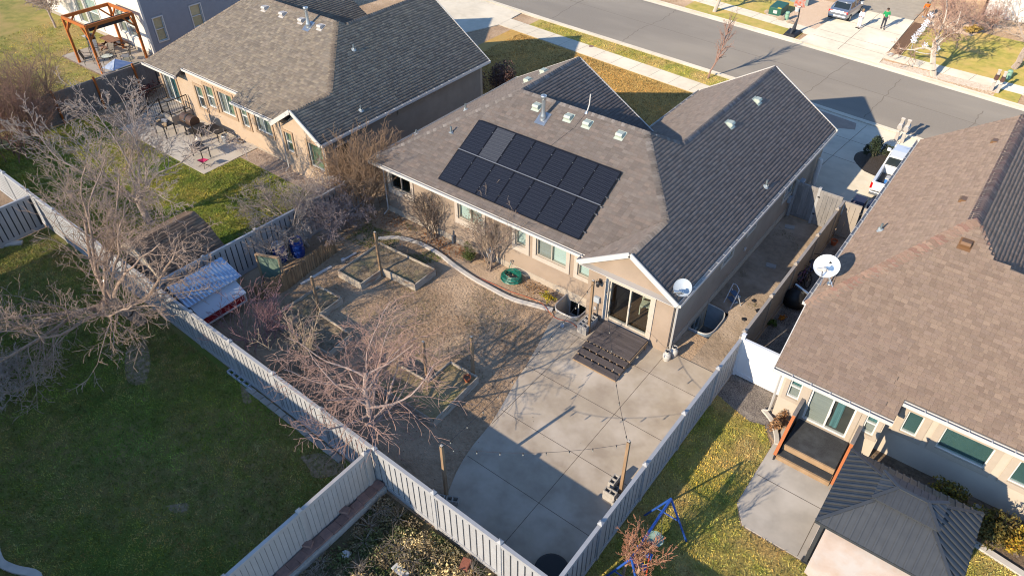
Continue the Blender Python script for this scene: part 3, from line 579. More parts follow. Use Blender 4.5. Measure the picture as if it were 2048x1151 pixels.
# ---- right house
HR = T('house', 'cream stucco house with reddish brown roof filling the right side', 'house', (2,26,0))
rr = [(-3.17,18.02,2.45),(.52,18.02,2.45),(.52,18.68,2.78),(9,18.68,2.78),(9,22.9,4.89),(1.1,23.63,5.255),(.1,24.76,5.82),(-3.2,20.25,3.565)]
rlp = [(-3.2,20.25,3.565),(.1,24.76,5.82),(.1,34.3,5.82),(-3.35,34.3,3.5)]
rlp = [(-3.25,20.25,3.52),(.1,24.76,5.82),(.1,34.4,5.82),(-3.25,34.4,3.52)]
rr[-1] = (-3.25,20.16,3.52)
rrp = [(.1,24.76,5.82),(1.05,23.72,5.17),(5.5,23.4,2.11),(5.5,34.4,2.11),(.1,34.4,5.82)]
rfr = deck(HR, [rr, rlp, rrp], MATS['roof_deck'])
# the courses nearest the camera are laid shingle by shingle, the rest is one mass
PR, nR, uR, vR = plane_axes(rr); EX = .15
VR0 = (PR@vR).min(); base = nR*(PR[0]@nR)
shm = [mesh('shingle', [(0,0,.024),(w,0,.024),(w,EX+.02,.003),(0,EX+.02,.003),(0,0,0),(w,0,0)], [(0,1,2,3),(4,5,1,0)], M('shingle_single_%d' % i, c, tuple(x*.82 for x in c), rough=.9, scale=35, detail=3, bump=.012, bscale=90, spec=.25, objrand=.10, dr=1)) for i, (w, c) in enumerate(((.17,PAL_R[0]),(.24,PAL_R[1]),(.13,PAL_R[2]),(.22,PAL_R[3]),(.19,PAL_R[4]),(.15,PAL_R[5])))]
wd = [.17,.24,.13,.22,.19,.15]
eul = Matrix((uR, vR, nR)).transposed().to_euler(); nrow = 22; placed = 0; UL, UR_ = (PR[0]@uR), (PR[1]@uR)
u0, u1 = min(UL, UR_), max(UL, UR_); sgn = 1
lim = []
for r in range(nrow):
    v0 = VR0+r*EX; x = u0+random.uniform(.02, .25); lim.append(x)
    while True:
        k = random.randrange(6)
        if x+wd[k] > u1-.35 or placed >= 300: break
        p = base+uR*x+vR*v0; off_ = wl(rfr)
        inst('shingle', shm[k], rfr, Vector(p)-off_, eul); x += wd[k]+.005; placed += 1
    lim[-1] = (lim[-1], x)
skipR = [(a-.003, b-.002) for a, b in lim if b-a > .01]
V, F, C = [], [], []
for P, sk in ((rr, skipR), (rlp, None), (rrp, None)):
    v, f, c = shingle_arrays(P, PAL_R, arch=True, skip=sk, expo=EX, width=.24); k = len(V); V += v; F += [[i+k for i in q] for q in f]; C += c
npmesh('shingles', np.array(V), np.array(F), shin, rfr, cols=np.array(C), kind='stuff')
caps(rfr, [((-3.25,20.2,3.52),(.1,24.76,5.82),pnorm(rlp),pnorm(rr)),((.1,34.4,5.82),(.1,24.76,5.82),pnorm(rlp),pnorm(rrp)),((1.05,23.72,5.17),(.1,24.76,5.82),pnorm(rr),pnorm(rrp))], [(.31,.205,.155),(.28,.186,.143),(.33,.225,.17),(.28,.165,.13)], shin, w=.25)
gutter(HR, (-3.17,18.02,2.43), (.52,18.02,2.43), (0,-1,0), straps=True); gutter(HR, (.54,18.68,2.76), (9,18.68,2.76), (0,-1,0), straps=True); gutter(HR, (-3.25,20.3,3.5), (-3.25,34.4,3.5), (-1,0,0))
rake(HR, [(-3.27,20.2,3.52),(-3.19,18.02,2.45)], h=.16, w=.03)
RY1, RY2 = 18.35, 18.98
rw1 = [(-2.62,-2.22,1.1,2.1),(-.18,.18,1.1,2.06)]; RD = (-1.92,-.5,.45,2.1)
rw2 = [(.78,1.25,1.25,2.2),(1.83,3.2,1.25,2.2),(3.83,4.9,1.25,2.2)]
facade(HR, 'y', RY1, -1, -2.85, .36, 0, 2.42, rw1+[RD], stucco_r); facade(HR, 'x', .36, 1, RY1+.182, RY2, 0, 2.5, [], stucco_r); facade(HR, 'y', RY2, -1, .36, 9, 0, 2.72, rw2, stucco_r)
facade(HR, 'x', -2.85, -1, RY1+.182, 33.818, 0, 2.42, [], stucco_r); facade(HR, 'x', -2.86, -1, 20.3, 34, 2.42, 3.4, [], stucco_r); facade(HR, 'y', 34, 1, -2.85, 9, 0, 2.7, [], stucco_r)
tan_t = M('beige_trim', (.45,.375,.295), (.42,.35,.275), rough=.85, scale=6)
for q in rw1: window(HR, 'y', RY1, -1, *q, (G_CLEAR, G_TEAL), (grey_blind, teal_curtain), trim=.14, tm=tan_t, split='h')
window(HR, 'y', RY1, -1, *RD, G_CLEAR, (grey_blind, dark_in), trim=.16, tm=tan_t, tb=.42, tt=2.32, fw=.06, name='sliding_door', handle=True)
O('curtain', MB().prism([(-1.08,18.45,.6),(-1.0,18.47,.6),(-.94,18.44,.6),(-.85,18.47,.6),(-.85,18.49,.6),(-1.08,18.49,.6)], (0,0,1.45)), teal_curtain, HR)
for q in rw2: window(HR, 'y', RY2, -1, *q, G_TEAL, M('teal_screen', (.115,.165,.165), (.095,.14,.145), scale=2, rough=.5), trim=.2, tm=tan_t, split=None)
def brown_vent(x, y, z, ax, ay, sl, label):
    return box_vent(x, y, z, ax, ay, sl, label, m=M('brown_vent', (.20,.105,.05), rough=.5))
brown_vent(-.44,26.6,5.33,-1,0,.687,'brown box vent on the left slope of the right house, nearer one'); brown_vent(-.43,31.9,5.34,-1,0,.687,'brown box vent on the left slope of the right house, farther one'); brown_vent(.15,23.85,5.37,0,-1,.5,'square brown box vent just below the right house peak')
pipe_vent(-2.5,25.16,4.03,'thin vent pipe in the middle of the right house left slope',sl=(.687,0),h=.32)
downspout(HR, -2.95, 18.25, 2.3, z0=.05, kick=(-.2,0))

# ---- grey sided house behind the pergola
H2 = T('house', 'two tone house with grey siding and cream rear wall, top left', 'house', (-54,27,0))
sid = M('grey_siding', (.27,.27,.29), (.25,.25,.27), rough=.7, scale=3); crm = M('cream_siding', (.72,.66,.57), (.68,.62,.54), rough=.7, scale=3)
w2 = [(22.99+.2,23.85,.9,2.42),(25.95,26.75,1.05,2.48)]
facade(H2, 'x', -47.8, 1, 22.782, 35.818, 0, 5.6, w2, sid)
lap = mesh('siding_board', [(0,0,0),(0,13.4,0),(.028,13.4,0),(.028,0,0),(.006,0,.16),(.006,13.4,.16)], [(0,1,2,3),(3,2,5,4),(0,3,4),(1,5,2)], sid)
def lapboard(y0, y1, z): return O('siding_board', MB().prism([(-47.797,y0,z),(-47.768,y0,z),(-47.79,y0,z+.165)], (0,y1-y0,0)), sid, H2)
for i in range(33):
    z = .2+i*.162; cuts = [22.62]
    for a, b, c, d in w2:
        if c-.12 < z+.1 and z < d+.1: cuts += [a-.08, b+.08]
    cuts.append(36)
    for a, b in zip(cuts[::2], cuts[1::2]): lapboard(a, b, z)
r2 = [(-57.2,-56.0,.4,2.4),(-55.75,-54.0,.5,2.45),(-51.4,-50.4,1.0,2.5),(-50.2,-49.1,.95,2.4)]
facade(H2, 'y', 22.6, -1, -62, -47.8, .25, 5.6, r2, crm); facade(H2, 'y', 22.58, -1, -62, -47.8, -.1, .25, [], found, name='foundation'); facade(H2, 'y', 36, 1, -62, -47.8, 0, 5.6, [], crm); facade(H2, 'x', -62, -1, 22.782, 35.818, 0, 5.6, [], crm)
O('corner_board', MB().box(-47.9,-47.74,22.56,22.7,0,5.6), white, H2)
pale_blind2 = M('yellow_blind', (.58,.53,.36), (.50,.46,.30), scale=3, stretch=(.3,.3,12))  # pale yellow blind with fine horizontal bands
for q in w2: window(H2, 'x', -47.8, 1, *q, G_CLEAR, pale_blind2, trim=.07, tm=white, split='h', fw=.035)
for i, q in enumerate(r2): window(H2, 'y', 22.6, -1, *q, G_CLEAR, (grey_blind if i else pale_blind2, pane_backing), trim=.1, tm=white, split='h' if i else None)
O('roof', MB().prism([(-62.4,22.1,5.5),(-47.4,22.1,5.5),(-47.4,29.3,8.6),(-62.4,29.3,8.6)], (0,0,.15)).prism([(-62.4,36.5,5.5),(-47.4,36.5,5.5),(-47.4,29.31,8.6),(-62.4,29.31,8.6)], (0,0,.15)), MATS['roof_deck'], H2)

# ---- far house across the street and the house behind the camera whose shadow falls on the lawn
HF = T('house', 'far house front behind bare shrubs at the upper right corner', 'house', (-2,72,0))
facade(HF, 'y', 65.6, -1, -5.6, 12, 0, 3, [(.5,2.2,.9,2.2)], M('white_wall', (.70,.68,.64), rough=.8)); facade(HF, 'y', 70, -1, -15, -5.6, 0, 3, [(-13.6,-9.6,0,2.3)], stucco_l); facade(HF, 'x', -5.6, -1, 65.6, 70, 0, 3, [], stucco_l)
O('garage_door', MB().box(-13.6,-9.6,70.1,70.16,0,2.3), white, HF); window(HF, 'y', 65.6, -1, .5, 2.2, .9, 2.2, G_DARK, dark_in, trim=.1, tm=white)
O('roof', MB().prism([(-15.5,69.5,3),(-5.4,69.5,3),(-5.4,76,6.2),(-15.5,76,6.2)], (0,0,.15)).prism([(-5.39,65.2,3),(12.4,65.2,3),(12.4,73,6.6),(-5.39,73,6.6)], (0,0,.15)), MATS['roof_deck'], HF)
O('pillar', MB().box(-14.4,-13.75,62.3,63.1,0,2.6), M('brick_pillar', (.30,.13,.08), (.24,.10,.06), scale=12), HF)
HB = T('house', 'neighbour house outside the picture whose shadow covers the lower lawn', 'house', (-22,-8,0))
hz, ez, hy0, hy1, hx0, hx1 = 8.4, 5.85, -12.6, -3.5, -34.4, -12.6
facade(HB, 'y', hy1-.5, 1, hx0+.5, hx1-.5, 0, ez, [(-26,-24.6,1,2.2),(-20,-18,.2,2.2)], stucco_r); facade(HB, 'y', hy0+.5, -1, hx0+.5, hx1-.5, 0, ez, [], stucco_r); facade(HB, 'x', hx0+.5, -1, hy0+.7, hy1-.7, 0, ez, [], stucco_r); facade(HB, 'x', hx1-.5, 1, hy0+.7, hy1-.7, 0, ez, [], stucco_r)
window(HB, 'y', hy1-.5, 1, -26, -24.6, 1, 2.2, G_CLEAR, grey_blind); window(HB, 'y', hy1-.5, 1, -20, -18, .2, 2.2, G_CLEAR, grey_blind, name='sliding_door')
ra, rb = (hx0+4.5,-8.05,hz), (hx1-4.5,-8.05,hz)
hbp = [[(hx0,hy1,ez),(hx1,hy1,ez),rb,ra],[(hx1,hy0,ez),(hx0,hy0,ez),ra,rb],[(hx0,hy0,ez),(hx0,hy1,ez),ra],[(hx1,hy1,ez),(hx1,hy0,ez),rb]]
rfb = deck(HB, hbp, MATS['roof_deck']); shingles(rfb, hbp, PAL_L, shin, expo=.29, width=.6)
# ---------------------------------------------------------------- fences
vinyl_g = M('vinyl_grey', (.41,.405,.405), (.375,.37,.37), rough=.55, scale=4, objrand=.05); vinyl_t = M('vinyl_tan', (.40,.345,.29), (.365,.315,.265), rough=.6, scale=4, objrand=.05)
vinyl_w = M('vinyl_white', (.80,.80,.80), rough=.4); fence_core = M('fence_core', (.05,.05,.054), rough=.8)
weath = M('weathered_grey_boards', (.30,.28,.265), (.22,.205,.195), rough=.85, scale=6, stretch=(3,3,.4), objrand=.12)
def pyramid_cap(s=.075, h=.07): return MB().add([(-s,-s,-.03),(s,-s,-.03),(s,s,-.03),(-s,s,-.03),(-s,-s,0),(s,-s,0),(s,s,0),(-s,s,0),(0,0,h)], [(0,3,2,1),(0,1,5,4),(1,2,6,5),(2,3,7,6),(3,0,4,7),(4,5,8),(5,6,8),(6,7,8),(7,4,8)])
CAPM = {}; POSTM = {}; BRD = {}
def fence(label, p0, p1, h=1.78, bw=.244, m=None, span=2.44, first=0.0, posts=True, gap=.05, name='fence', ends=(True, True), core=True, base=.06):
    m = m or vinyl_g; p0, p1 = Vector((*p0, 0)), Vector((*p1, 0)); d = p1-p0; Ln = d.length; d.normalize(); ang = math.atan2(d.y, d.x)
    t = T(name, label, 'fence' if name == 'fence' else name, p0, rz=ang)
    O('top_rail', MB().box(0,Ln,-.055,.055,h-.13,h), m, t, local=True); O('bottom_rail', MB().box(0,Ln,-.05,.05,base,base+.16), m, t, local=True)
    if core: O('panel', MB().box(0,Ln,-.006,.006,base+.16,h-.13), fence_core, t, local=True)  # near-black core paints the shade deep between the boards
    key = (m.name, bw, h, gap)
    if key not in BRD: BRD[key] = mesh('board', *[(lambda b: (b.v, b.f))(MB().box(0,bw-gap,-.028,.028,base+.16,h-.13))][0], m)
    if m.name not in POSTM:
        POSTM[m.name] = mesh('post', *(lambda b: (b.v, b.f))(MB().box(-.065,.065,-.065,.065,0,h+.05)), m); CAPM[m.name] = mesh('cap', *(lambda b: (b.v, b.f))(pyramid_cap()), m)
    n = int(Ln/bw); x = gap/2
    for i in range(n+1):
        if x+bw-gap > Ln+.02: break
        inst('board', BRD[key], t, (x, 0, 0)); x += bw
    if posts:
        x = first
        while x <= Ln+.01:
            po = inst('post', POSTM[m.name], t, (x, 0, 0)); inst('cap', CAPM[m.name], po, (0, 0, h+.05)); x += span
    return t
fence('grey vinyl board fence running diagonally behind the garden and patio', (-24.0,8.33), (-4.75,7.95), first=.35)
fence('grey vinyl board fence behind the big bare tree, far left end', (-45,8.75), (-24.05,8.35), first=1.0)
fence('grey vinyl fence continuing right of the patio corner', (-4.68,7.95), (8,7.8), first=2.44)
fence('grey vinyl fence with dark grooves along the right edge of the patio', (-4.75,8.0), (-4.75,19.2), first=2.1)
fence('tan vinyl fence between the side yard and the bicycle alley', (-4.8,19.32), (-4.8,30.3), m=vinyl_t, bw=.15, first=.3, gap=.03)
fence('grey board fence between the coop corner and the left lawn', (-23.75,8.5), (-23.4,18.6), first=2.0)
fence('pale grey vinyl fence running from the lower left up to the tree corner', (-11.55,-6), (-11.52,7.98), h=1.83, bw=.155, first=1.55, gap=.012, m=M('vinyl_pale', (.44,.41,.385), (.40,.375,.35), rough=.6, scale=4, objrand=.04))
fence('grey fence at the far left edge seen past the bare branches', (-33.8,1.0), (-33.8,8.4), first=.6)
fence('tan fence with rust coloured posts beside the white umbrella', (-43.3,12.5), (-43.25,20.2), h=1.83, m=M('fence_brown', (.27,.215,.175), (.24,.19,.155), rough=.8, scale=3, objrand=.06), bw=.2, posts=False, gap=.008)
rust = M('rust_stain_wood', (.42,.12,.022), (.34,.09,.018), rough=.6, scale=4, stretch=(1,1,.3))
f2 = [o for o in bpy.data.objects if o.name.startswith('fence') and o.type == 'EMPTY'][-1]
for y in (1.6, 4.0, 6.4): O('post', MB().box(y-.05,y+.05,-.14,-.04,0,2.0), rust, f2, local=True)
fence('bright white vinyl panel between the patio fence and the cream house', (-4.66,19.3), (-2.9,19.28), h=1.78, m=vinyl_w, bw=.29, posts=False, gap=.004)
wp = [o for o in bpy.data.objects if o.name.startswith('fence') and o.type == 'EMPTY'][-1]; O('post', MB().box(-.09,.03,-.06,.06,0,1.95), vinyl_w, wp, local=True); O('cap', MB().box(-.1,.04,-.07,.07,1.95,1.99), vinyl_w, wp, local=True)
def gate(label, x0, x1, y, m, latch):
    t = T('gate', label, 'gate', ((x0+x1)/2, y, 0)); n = max(3, int((x1-x0)/.2)); w = (x1-x0)/n
    for i in range(n): O('board', MB().box(x0+i*w+.006, x0+(i+1)*w-.006, y-.02, y+.02, .2, 1.68), m, t)
    O('top_rail', MB().box(x0,x1,y-.04,y+.04,1.68,1.82), m, t); O('bottom_rail', MB().box(x0,x1,y-.04,y+.04,.06,.2), m, t)
    for z in (.55, 1.45): O('hinge', MB().box(latch-.05,latch+.05,y-.06,y-.03,z,z+.06), dark_metal, t)
    return t
gate('weathered grey gate closing the side yard beside the house wall', -7.1, -6.0, 30.5, weath, -5.95); gate('weathered grey board panel beside the gate, partly sunlit', -5.9, -4.9, 30.4, weath, -5.9)
gate('grey panel left of the black latch at the alley end', -4.72, -4.0, 30.2, vinyl_t, -3.97); gate('sunlit grey gate right of the black latch at the alley end', -3.9, -2.9, 30.15, vinyl_t, -3.95)
for x, y, w_ in ((-5.95,30.45,'between the two weathered side yard panels'),(-7.12+.12,30.45,'against the house wall')): tag(O('gate_post', MB().box(x-.06,x+.06,y-.06,y+.06,0,1.92), vinyl_g), 'grey gate post '+w_, 'post')
# retaining kerb of red blocks below the pale fence; pavers and ladder-like brick row below the rear fence
blk = M('red_block', (.27,.16,.13), (.20,.125,.105), rough=.9, scale=8, bump=.01, objrand=.15); bsl = M('pale_block', (.42,.38,.33), (.34,.31,.27), rough=.9, scale=8, bump=.01, objrand=.12)
rwl = T('retaining_wall', 'low retaining wall of pale base and red cap blocks below the pale fence', 'wall', (-11.3,4.5,0))
O('base', MB().box(-11.33,-11.1,-4,8.0,0,.26), bsl, rwl)
bme = mesh('block', *(lambda b: (b.v, b.f))(MB().box(-.15,.15,-.145,.145,0,.1)), blk)
for i in range(40):
    y = 7.85-i*.3
    if y < -3.9: break
    inst('block', bme, rwl, (random.uniform(-.03,.03)-.0, y-4.5, .262), (0,0,random.uniform(-.06,.06)))
for x, y in ((-11.42,6.6),(-11.44,5.2)): tag(O('loose_block', MB().rbox((x,y,0),(.3,.2,.1),.5,z0=.37), blk), 'loose red block on the retaining wall, %s one' % ('farther' if y > 6 else 'nearer'), 'block')
tag(O('clay_brick', MB().rbox((-7.55,7.6,0),(.26,.36,.2),.3,z0=0), M('orange_block', (.36,.13,.08), (.28,.10,.06), scale=9, bump=.01), bevel=.02), 'broken reddish block lying by the fence in the weedy yard', 'block')
tag(O('white_stone', MB().lathe([(0,0),(.15,.0),(.17,.07),(.09,.17),(0,.18)], (-10.5,5.75,0), 6), M('white_stone_m', (.62,.6,.57), (.5,.48,.46), scale=6, bump=.02)), 'whitish stone in the shaded weedy yard', 'stone')
tag(O('white_board', MB().bar((-9.15,6.35,.1),(-8.6,6.3,.2),.22,.03).bar((-8.85,6.05,.1),(-8.5,6.2,.3),.04,.16), M('white_board_m', (.6,.58,.55), scale=5)), 'pale broken board lying in the weeds at the bottom edge', 'board')
pv = mesh('paver', *(lambda b: (b.v, b.f))(MB().box(-.19,.19,-.1,.1,0,.09)), bsl)
NTH = ['first','second','third','fourth','fifth','sixth','seventh','eighth','ninth','tenth','eleventh','twelfth']
for i in range(12):
    x = -17.9+i*.42; o = inst('paver', pv, None, (x, 8.12-.02*(x+24), 0), (0,0,random.uniform(-.05,.05))); tag(o, NTH[i]+' grey edging block from the hollow block row under the rear fence', 'paver', 'edging blocks under the rear fence')
cb = T('block_row', 'row of hollow pale blocks laid along the foot of the rear fence', 'blocks', (-18.6,8.1,0))
for i in range(5): O('block', MB().box(-19.35+i*.3,-19.32+i*.3,8.0,8.2,0,.12).box(-19.35+i*.3,-19.07+i*.3,8.0,8.03,0,.12).box(-19.35+i*.3,-19.07+i*.3,8.17,8.2,0,.12), M('plastic_pale', (.50,.52,.56), rough=.5), cb)

# ---------------------------------------------------------------- solar array
sol = T('solar_array', 'black solar panel array of fourteen panels on the dark shingle roof', 'solar panels', (-15,20.5,3.8))
sN = Vector((0,-.58,1)).normalized(); sU = Vector((1,0,0)); sV = sN.cross(sU).normalized()
o3 = Vector((-18.75,19.13,2.8+.58*(19.13-18.82)))
cellm = bpy.data.materials.new('solar_cells'); cellm.use_nodes = True; nt = cellm.node_tree; nn = nt.nodes; bs = nn['Principled BSDF']
bs.inputs['Roughness'].default_value = .16; bs.inputs['Specular IOR Level'].default_value = .5
def cell_mat(m_, a, b):
    n = m_.node_tree.nodes; L = m_.node_tree.links.new; bb = n['Principled BSDF']; tc = n.new('ShaderNodeTexCoord'); sx = n.new('ShaderNodeSeparateXYZ'); L(tc.outputs['Object'], sx.inputs[0])
    def stripes(o, sc, th):
        m1 = n.new('ShaderNodeMath'); m1.operation = 'MULTIPLY'; L(o, m1.inputs[0]); m1.inputs[1].default_value = sc
        m2 = n.new('ShaderNodeMath'); m2.operation = 'FRACT'; L(m1.outputs[0], m2.inputs[0]); m3 = n.new('ShaderNodeMath'); m3.operation = 'LESS_THAN'; L(m2.outputs[0], m3.inputs[0]); m3.inputs[1].default_value = th; return m3.outputs[0]
    s1, s2 = stripes(sx.outputs[0], 20, .22), stripes(sx.outputs[1], 6.2, .05); mx = n.new('ShaderNodeMath'); mx.operation = 'MAXIMUM'; L(s1, mx.inputs[0]); L(s2, mx.inputs[1])
    mix = n.new('ShaderNodeMix'); mix.data_type = 'RGBA'; L(mx.outputs[0], mix.inputs[0]); mix.inputs[6].default_value = (*a, 1); mix.inputs[7].default_value = (*b, 1); L(mix.outputs[2], bb.inputs['Base Color'])
cell_mat(cellm, (.010,.011,.016), (.045,.046,.055))
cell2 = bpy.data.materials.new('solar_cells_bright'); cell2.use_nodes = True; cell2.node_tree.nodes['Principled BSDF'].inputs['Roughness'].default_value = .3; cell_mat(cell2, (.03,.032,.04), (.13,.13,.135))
frm = M('panel_frame', (.02,.02,.025), rough=.4, metal=.6); rail_m = M('alu_rail', (.40,.39,.38), rough=.4, metal=.7)
rot3 = Matrix((sU, sV, sN)).transposed().to_euler(); PW, PH = 1.022, 1.60
fme = mesh('panel', *(lambda b: (b.v, b.f))(MB().box(0,PW,0,.03,0,.04).box(0,PW,PH-.03,PH,0,.04).box(0,.03,.03,PH-.03,0,.04).box(PW-.03,PW,.03,PH-.03,0,.04).box(.03,PW-.03,.03,PH-.03,0,.012)), frm)
cme = mesh('cells', [(.03,.03,.034),(PW-.03,.03,.034),(PW-.03,PH-.03,.034),(.03,PH-.03,.034)], [(0,1,2,3)], cellm); cme2 = cme.copy(); cme2.materials[0] = cell2
for r in range(2):
    for c in range(7):
        p = o3+sU*(c*1.03+r*.02)+sV*(r*(PH+.04)+.02)+sN*.10; pn = inst('panel', fme, sol, p-wl(sol), rot3)
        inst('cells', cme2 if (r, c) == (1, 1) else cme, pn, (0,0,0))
for v in (.4, 1.25, 1.62, 2.05, 2.95):
    a = o3+sU*(-.02 if v != 1.62 else 0)+sV*v+sN*.075; O('rail', MB().bar(a, a+sU*7.3, .04, .05, up=tuple(sN)), rail_m, sol)
a = o3+sV*(PH+.047)+sN*.145; O('rail', MB().bar(a, a+sU*7.22, .035, .02, up=tuple(sN)), rail_m, sol)
for r in range(2):
    for c in range(8):
        for v in (.4, 1.25):
            p = o3+sU*(c*1.03-.004+r*.02)+sV*(r*(PH+.055)+v)+sN*.145; O('clamp', MB().rbox((p.x,p.y,p.z),(.03,.035,.02)), rail_m, sol)

# ---------------------------------------------------------------- satellite dishes
def dish(label, base, centre, r, aim, m, feed=True, letter=False, backm=None):
    t = T('satellite_dish', label, 'satellite dish', base); c = Vector(centre)-Vector(base); aim = Vector(aim).normalized()
    q = Vector((0,0,1)).rotation_difference(aim).to_matrix().to_4x4(); k = 7
    pf = [(r*i/k, .30*r*(i/k)**2-.3*r*.25) for i in range(k+1)]; mb = MB().lathe(pf+[(r*1.02, pf[-1][1]+.012), (r*1.02, pf[-1][1]-.02)]+[(r*i/k, pf[i][1]-.015) for i in range(k-1, -1, -1)], n=32)
    mb.v = [(x*1.0, y*1.0, z) for x, y, z in mb.v]; mb.xf(Matrix.Translation(c) @ q); O('reflector', mb, m, t, smooth=True, local=True)
    back = c-aim*(.1*r); O('bracket', MB().tube([back, back-aim*.12], .07, 10), metal_g, t, local=True)
    O('mast', MB().tube([tuple(back-aim*.08), ((back-aim*.08)*.6+Vector((0,0,.02)))[:], (0,0,0)], .03, 8), metal_g, t, local=True); O('foot', MB().lathe([(0,-.02),(.12,-.02),(.1,.03),(.03,.05)], n=10), metal_g, t, local=True)
    if feed:
        low = c+q @ Vector((0,-r*.98,.02)); tip = c+aim*(r*1.15)+q @ Vector((0,-r*.75,0)); O('feed_arm', MB().tube([low, tip], .02, 6), metal_g, t, local=True)
        O('receiver', MB().rbox(tip,(.34,.1,.1),.5).rbox(tip+Vector((.05,0,.04)),(.1,.14,.14),.5), metal_g if not letter else white, t, bevel=.02, local=True)
    for sx in (-.3, .3): O('strut', MB().tube([back-aim*.1, (sx*.8, -.35, .02)], .014, 5), metal_g, t, local=True)
    return t, c, q, aim
sat_w = M('dish_white', (.74,.76,.76), rough=.4); sat_g = M('dish_grey', (.40,.44,.48), rough=.45)
dish('grey satellite dish at the lower right corner of the solar house roof', (-7.2,19.0,2.95), (-6.98,18.68,3.32), .31, (.15,-.75,.8), sat_g)
t, c, q, aim = dish('white satellite dish with black logo at the edge of the right house roof', (-2.95,21.45,3.73), (-3.24,21.5,4.28), .41, (-.05,-.62,.9), sat_w, letter=True)
def txt(s, size, par, mat4, m, name='lettering'):
    cu = bpy.data.curves.new(name, 'FONT'); cu.body = s; cu.size = size; cu.extrude = .002; cu.align_x = 'CENTER'; cu.align_y = 'CENTER'; cu.materials.append(m)
    o = bpy.data.objects.new(name, cu); col.objects.link(o); bpy.context.view_layer.update(); me = bpy.data.meshes.new_from_object(o.evaluated_get(bpy.context.evaluated_depsgraph_get())); bpy.data.objects.remove(o)
    o = bpy.data.objects.new(name, me); link(o, par, (0,0,0)); o.matrix_local = mat4; return o
blk_ink = M('black_ink', (.02,.022,.025), rough=.5)
X_ = Vector((1,0,0)); X_ = (X_-aim*X_.dot(aim)).normalized()*1; Y_ = aim.cross(X_); Y_.normalize()
def onto(u, v, h=.0): p = c+X_*u+Y_*v+aim*(h+.004+.3*.41*((u*u+v*v)/(.41**2))-.3*.41*.25); return Matrix(((X_.x,Y_.x,aim.x,p.x),(X_.y,Y_.y,aim.y,p.y),(X_.z,Y_.z,aim.z,p.z),(0,0,0,1)))
# emblem: dark D with a curling swoosh, then the two printed lines
ang = [math.radians(a) for a in range(-80, 81, 16)]
em = MB().add([(-.075,-.055,0),(-.075,.06,0)]+[(-.05+.075*math.cos(a), .003+.058*math.sin(a), 0) for a in ang][::-1], [tuple(range(2+len(ang)))]); em.xf(onto(.08,.20)); O('emblem', em, blk_ink, t, local=True)
em = MB().add([(.02,-.02,0),(.075,-.055,0),(.095,-.05,0),(.1,.06,0),(.085,.03,0),(.05,-.005,0)], [(0,1,2,3,4,5)]); em.xf(onto(.09,.195)); O('emblem', em, blk_ink, t, local=True)
em = MB().add([(-.03,-.005,0),(.03,-.04,0),(.07,-.025,0),(.04,.0,0)], [(0,1,2,3)]); em.xf(onto(.10,.21,.004)); O('emblem', em, sat_w, t, local=True)
txt('DIRECTV', .048, t, onto(.10,.115), M('grey_ink', (.35,.36,.37)), 'lettering'); txt('KaKu', .055, t, onto(.06,-.06), M('gold_ink', (.35,.30,.16)), 'lettering')

# ---------------------------------------------------------------- deck, steps, blocks, posts, string lights
deckw = M('dark_deck_boards', (.115,.094,.088), (.082,.067,.063), rough=.8, scale=3, stretch=(.5,6,1), bump=.004, bscale=30, objrand=.15); raw = M('raw_lumber', (.40,.27,.16), (.32,.21,.12), rough=.8, scale=4, stretch=(1,1,.5), objrand=.12)
dk = T('deck_steps', 'dark stained wooden landing with three open steps at the sliding door', 'steps', (-8.8,17.5,PZ))
DX0, DX1 = -9.72, -7.87
for i in range(9): y = 17.16+i*.15; O('deck_board', MB().box(DX0,DX1,y+.004,y+.146,.37,.41), deckw, dk)
for i, (y, z) in enumerate(((16.86,.295),(16.55,.205),(16.24,.115))):
    for j in range(2): O('tread', MB().box(DX0+.0,DX1+.02,y+j*.14+.004,y+j*.14+.136,z,z+.035), deckw, dk)
    O('riser', MB().box(DX0+.02,DX1,y+.015,y+.03,z-.07,z-.003), raw, dk) if i == 2 else None
for i in range(7):
    x = DX0+.04+i*(DX1-DX0-.08)/6; O('stringer', MB().box(x-.02,x+.02,16.28,16.56,PZ,.11).box(x-.02,x+.02,16.57,16.87,PZ,.2).box(x-.02,x+.02,16.88,17.15,PZ,.29).box(x-.02,x+.02,17.17,18.48,.2,.365), raw, dk)
for x in (DX0+.03, DX1-.03):
    for y in (17.2, 18.4): O('leg', MB().box(x-.045,x+.045,y-.045,y+.045,PZ,.2), raw, dk)
O('rim', MB().box(DX1,DX1+.035,17.16,18.5,.2,.37), raw, dk)
cin = M('cinder', (.44,.40,.35), (.36,.33,.29), rough=.95, scale=12, bump=.006, bscale=40, objrand=.08)
def cinder_mesh(nm='cinder_block'):
    b = MB()   # hollow block 0.4 x 0.2 x 0.2 with two cores
    b.box(-.2,.2,-.1,-.068,0,.2).box(-.2,.2,.068,.1,0,.2).box(-.2,-.165,-.068,.068,0,.2).box(.165,.2,-.068,.068,0,.2).box(-.018,.018,-.068,.068,0,.2).box(-.165,-.018,-.068,.068,0,.02).box(.018,.165,-.068,.068,0,.02)
    return mesh(nm, b.v, b.f, cin)
cinm = cinder_mesh()
k = 0
for lv in range(2):
    for i in range(2):
        for j in range(2):
            o = inst('cinder_block', cinm, None, (-10.12-.21+.42*i*.0+(.0 if 0 else 0)+.21*(2*i-1)*.5+.1, 17.62+.42*j+.2, PZ+lv*.205), (0,0,R(90)+random.uniform(-.02,.02)))
            tag(o, '%s hollow block %s and %s in the stack by the steps' % (('lower','upper')[lv], ('farther left','nearer the landing')[i], ('patio side','wall side')[j]), 'cinder block', 'blocks around the pole by the steps')
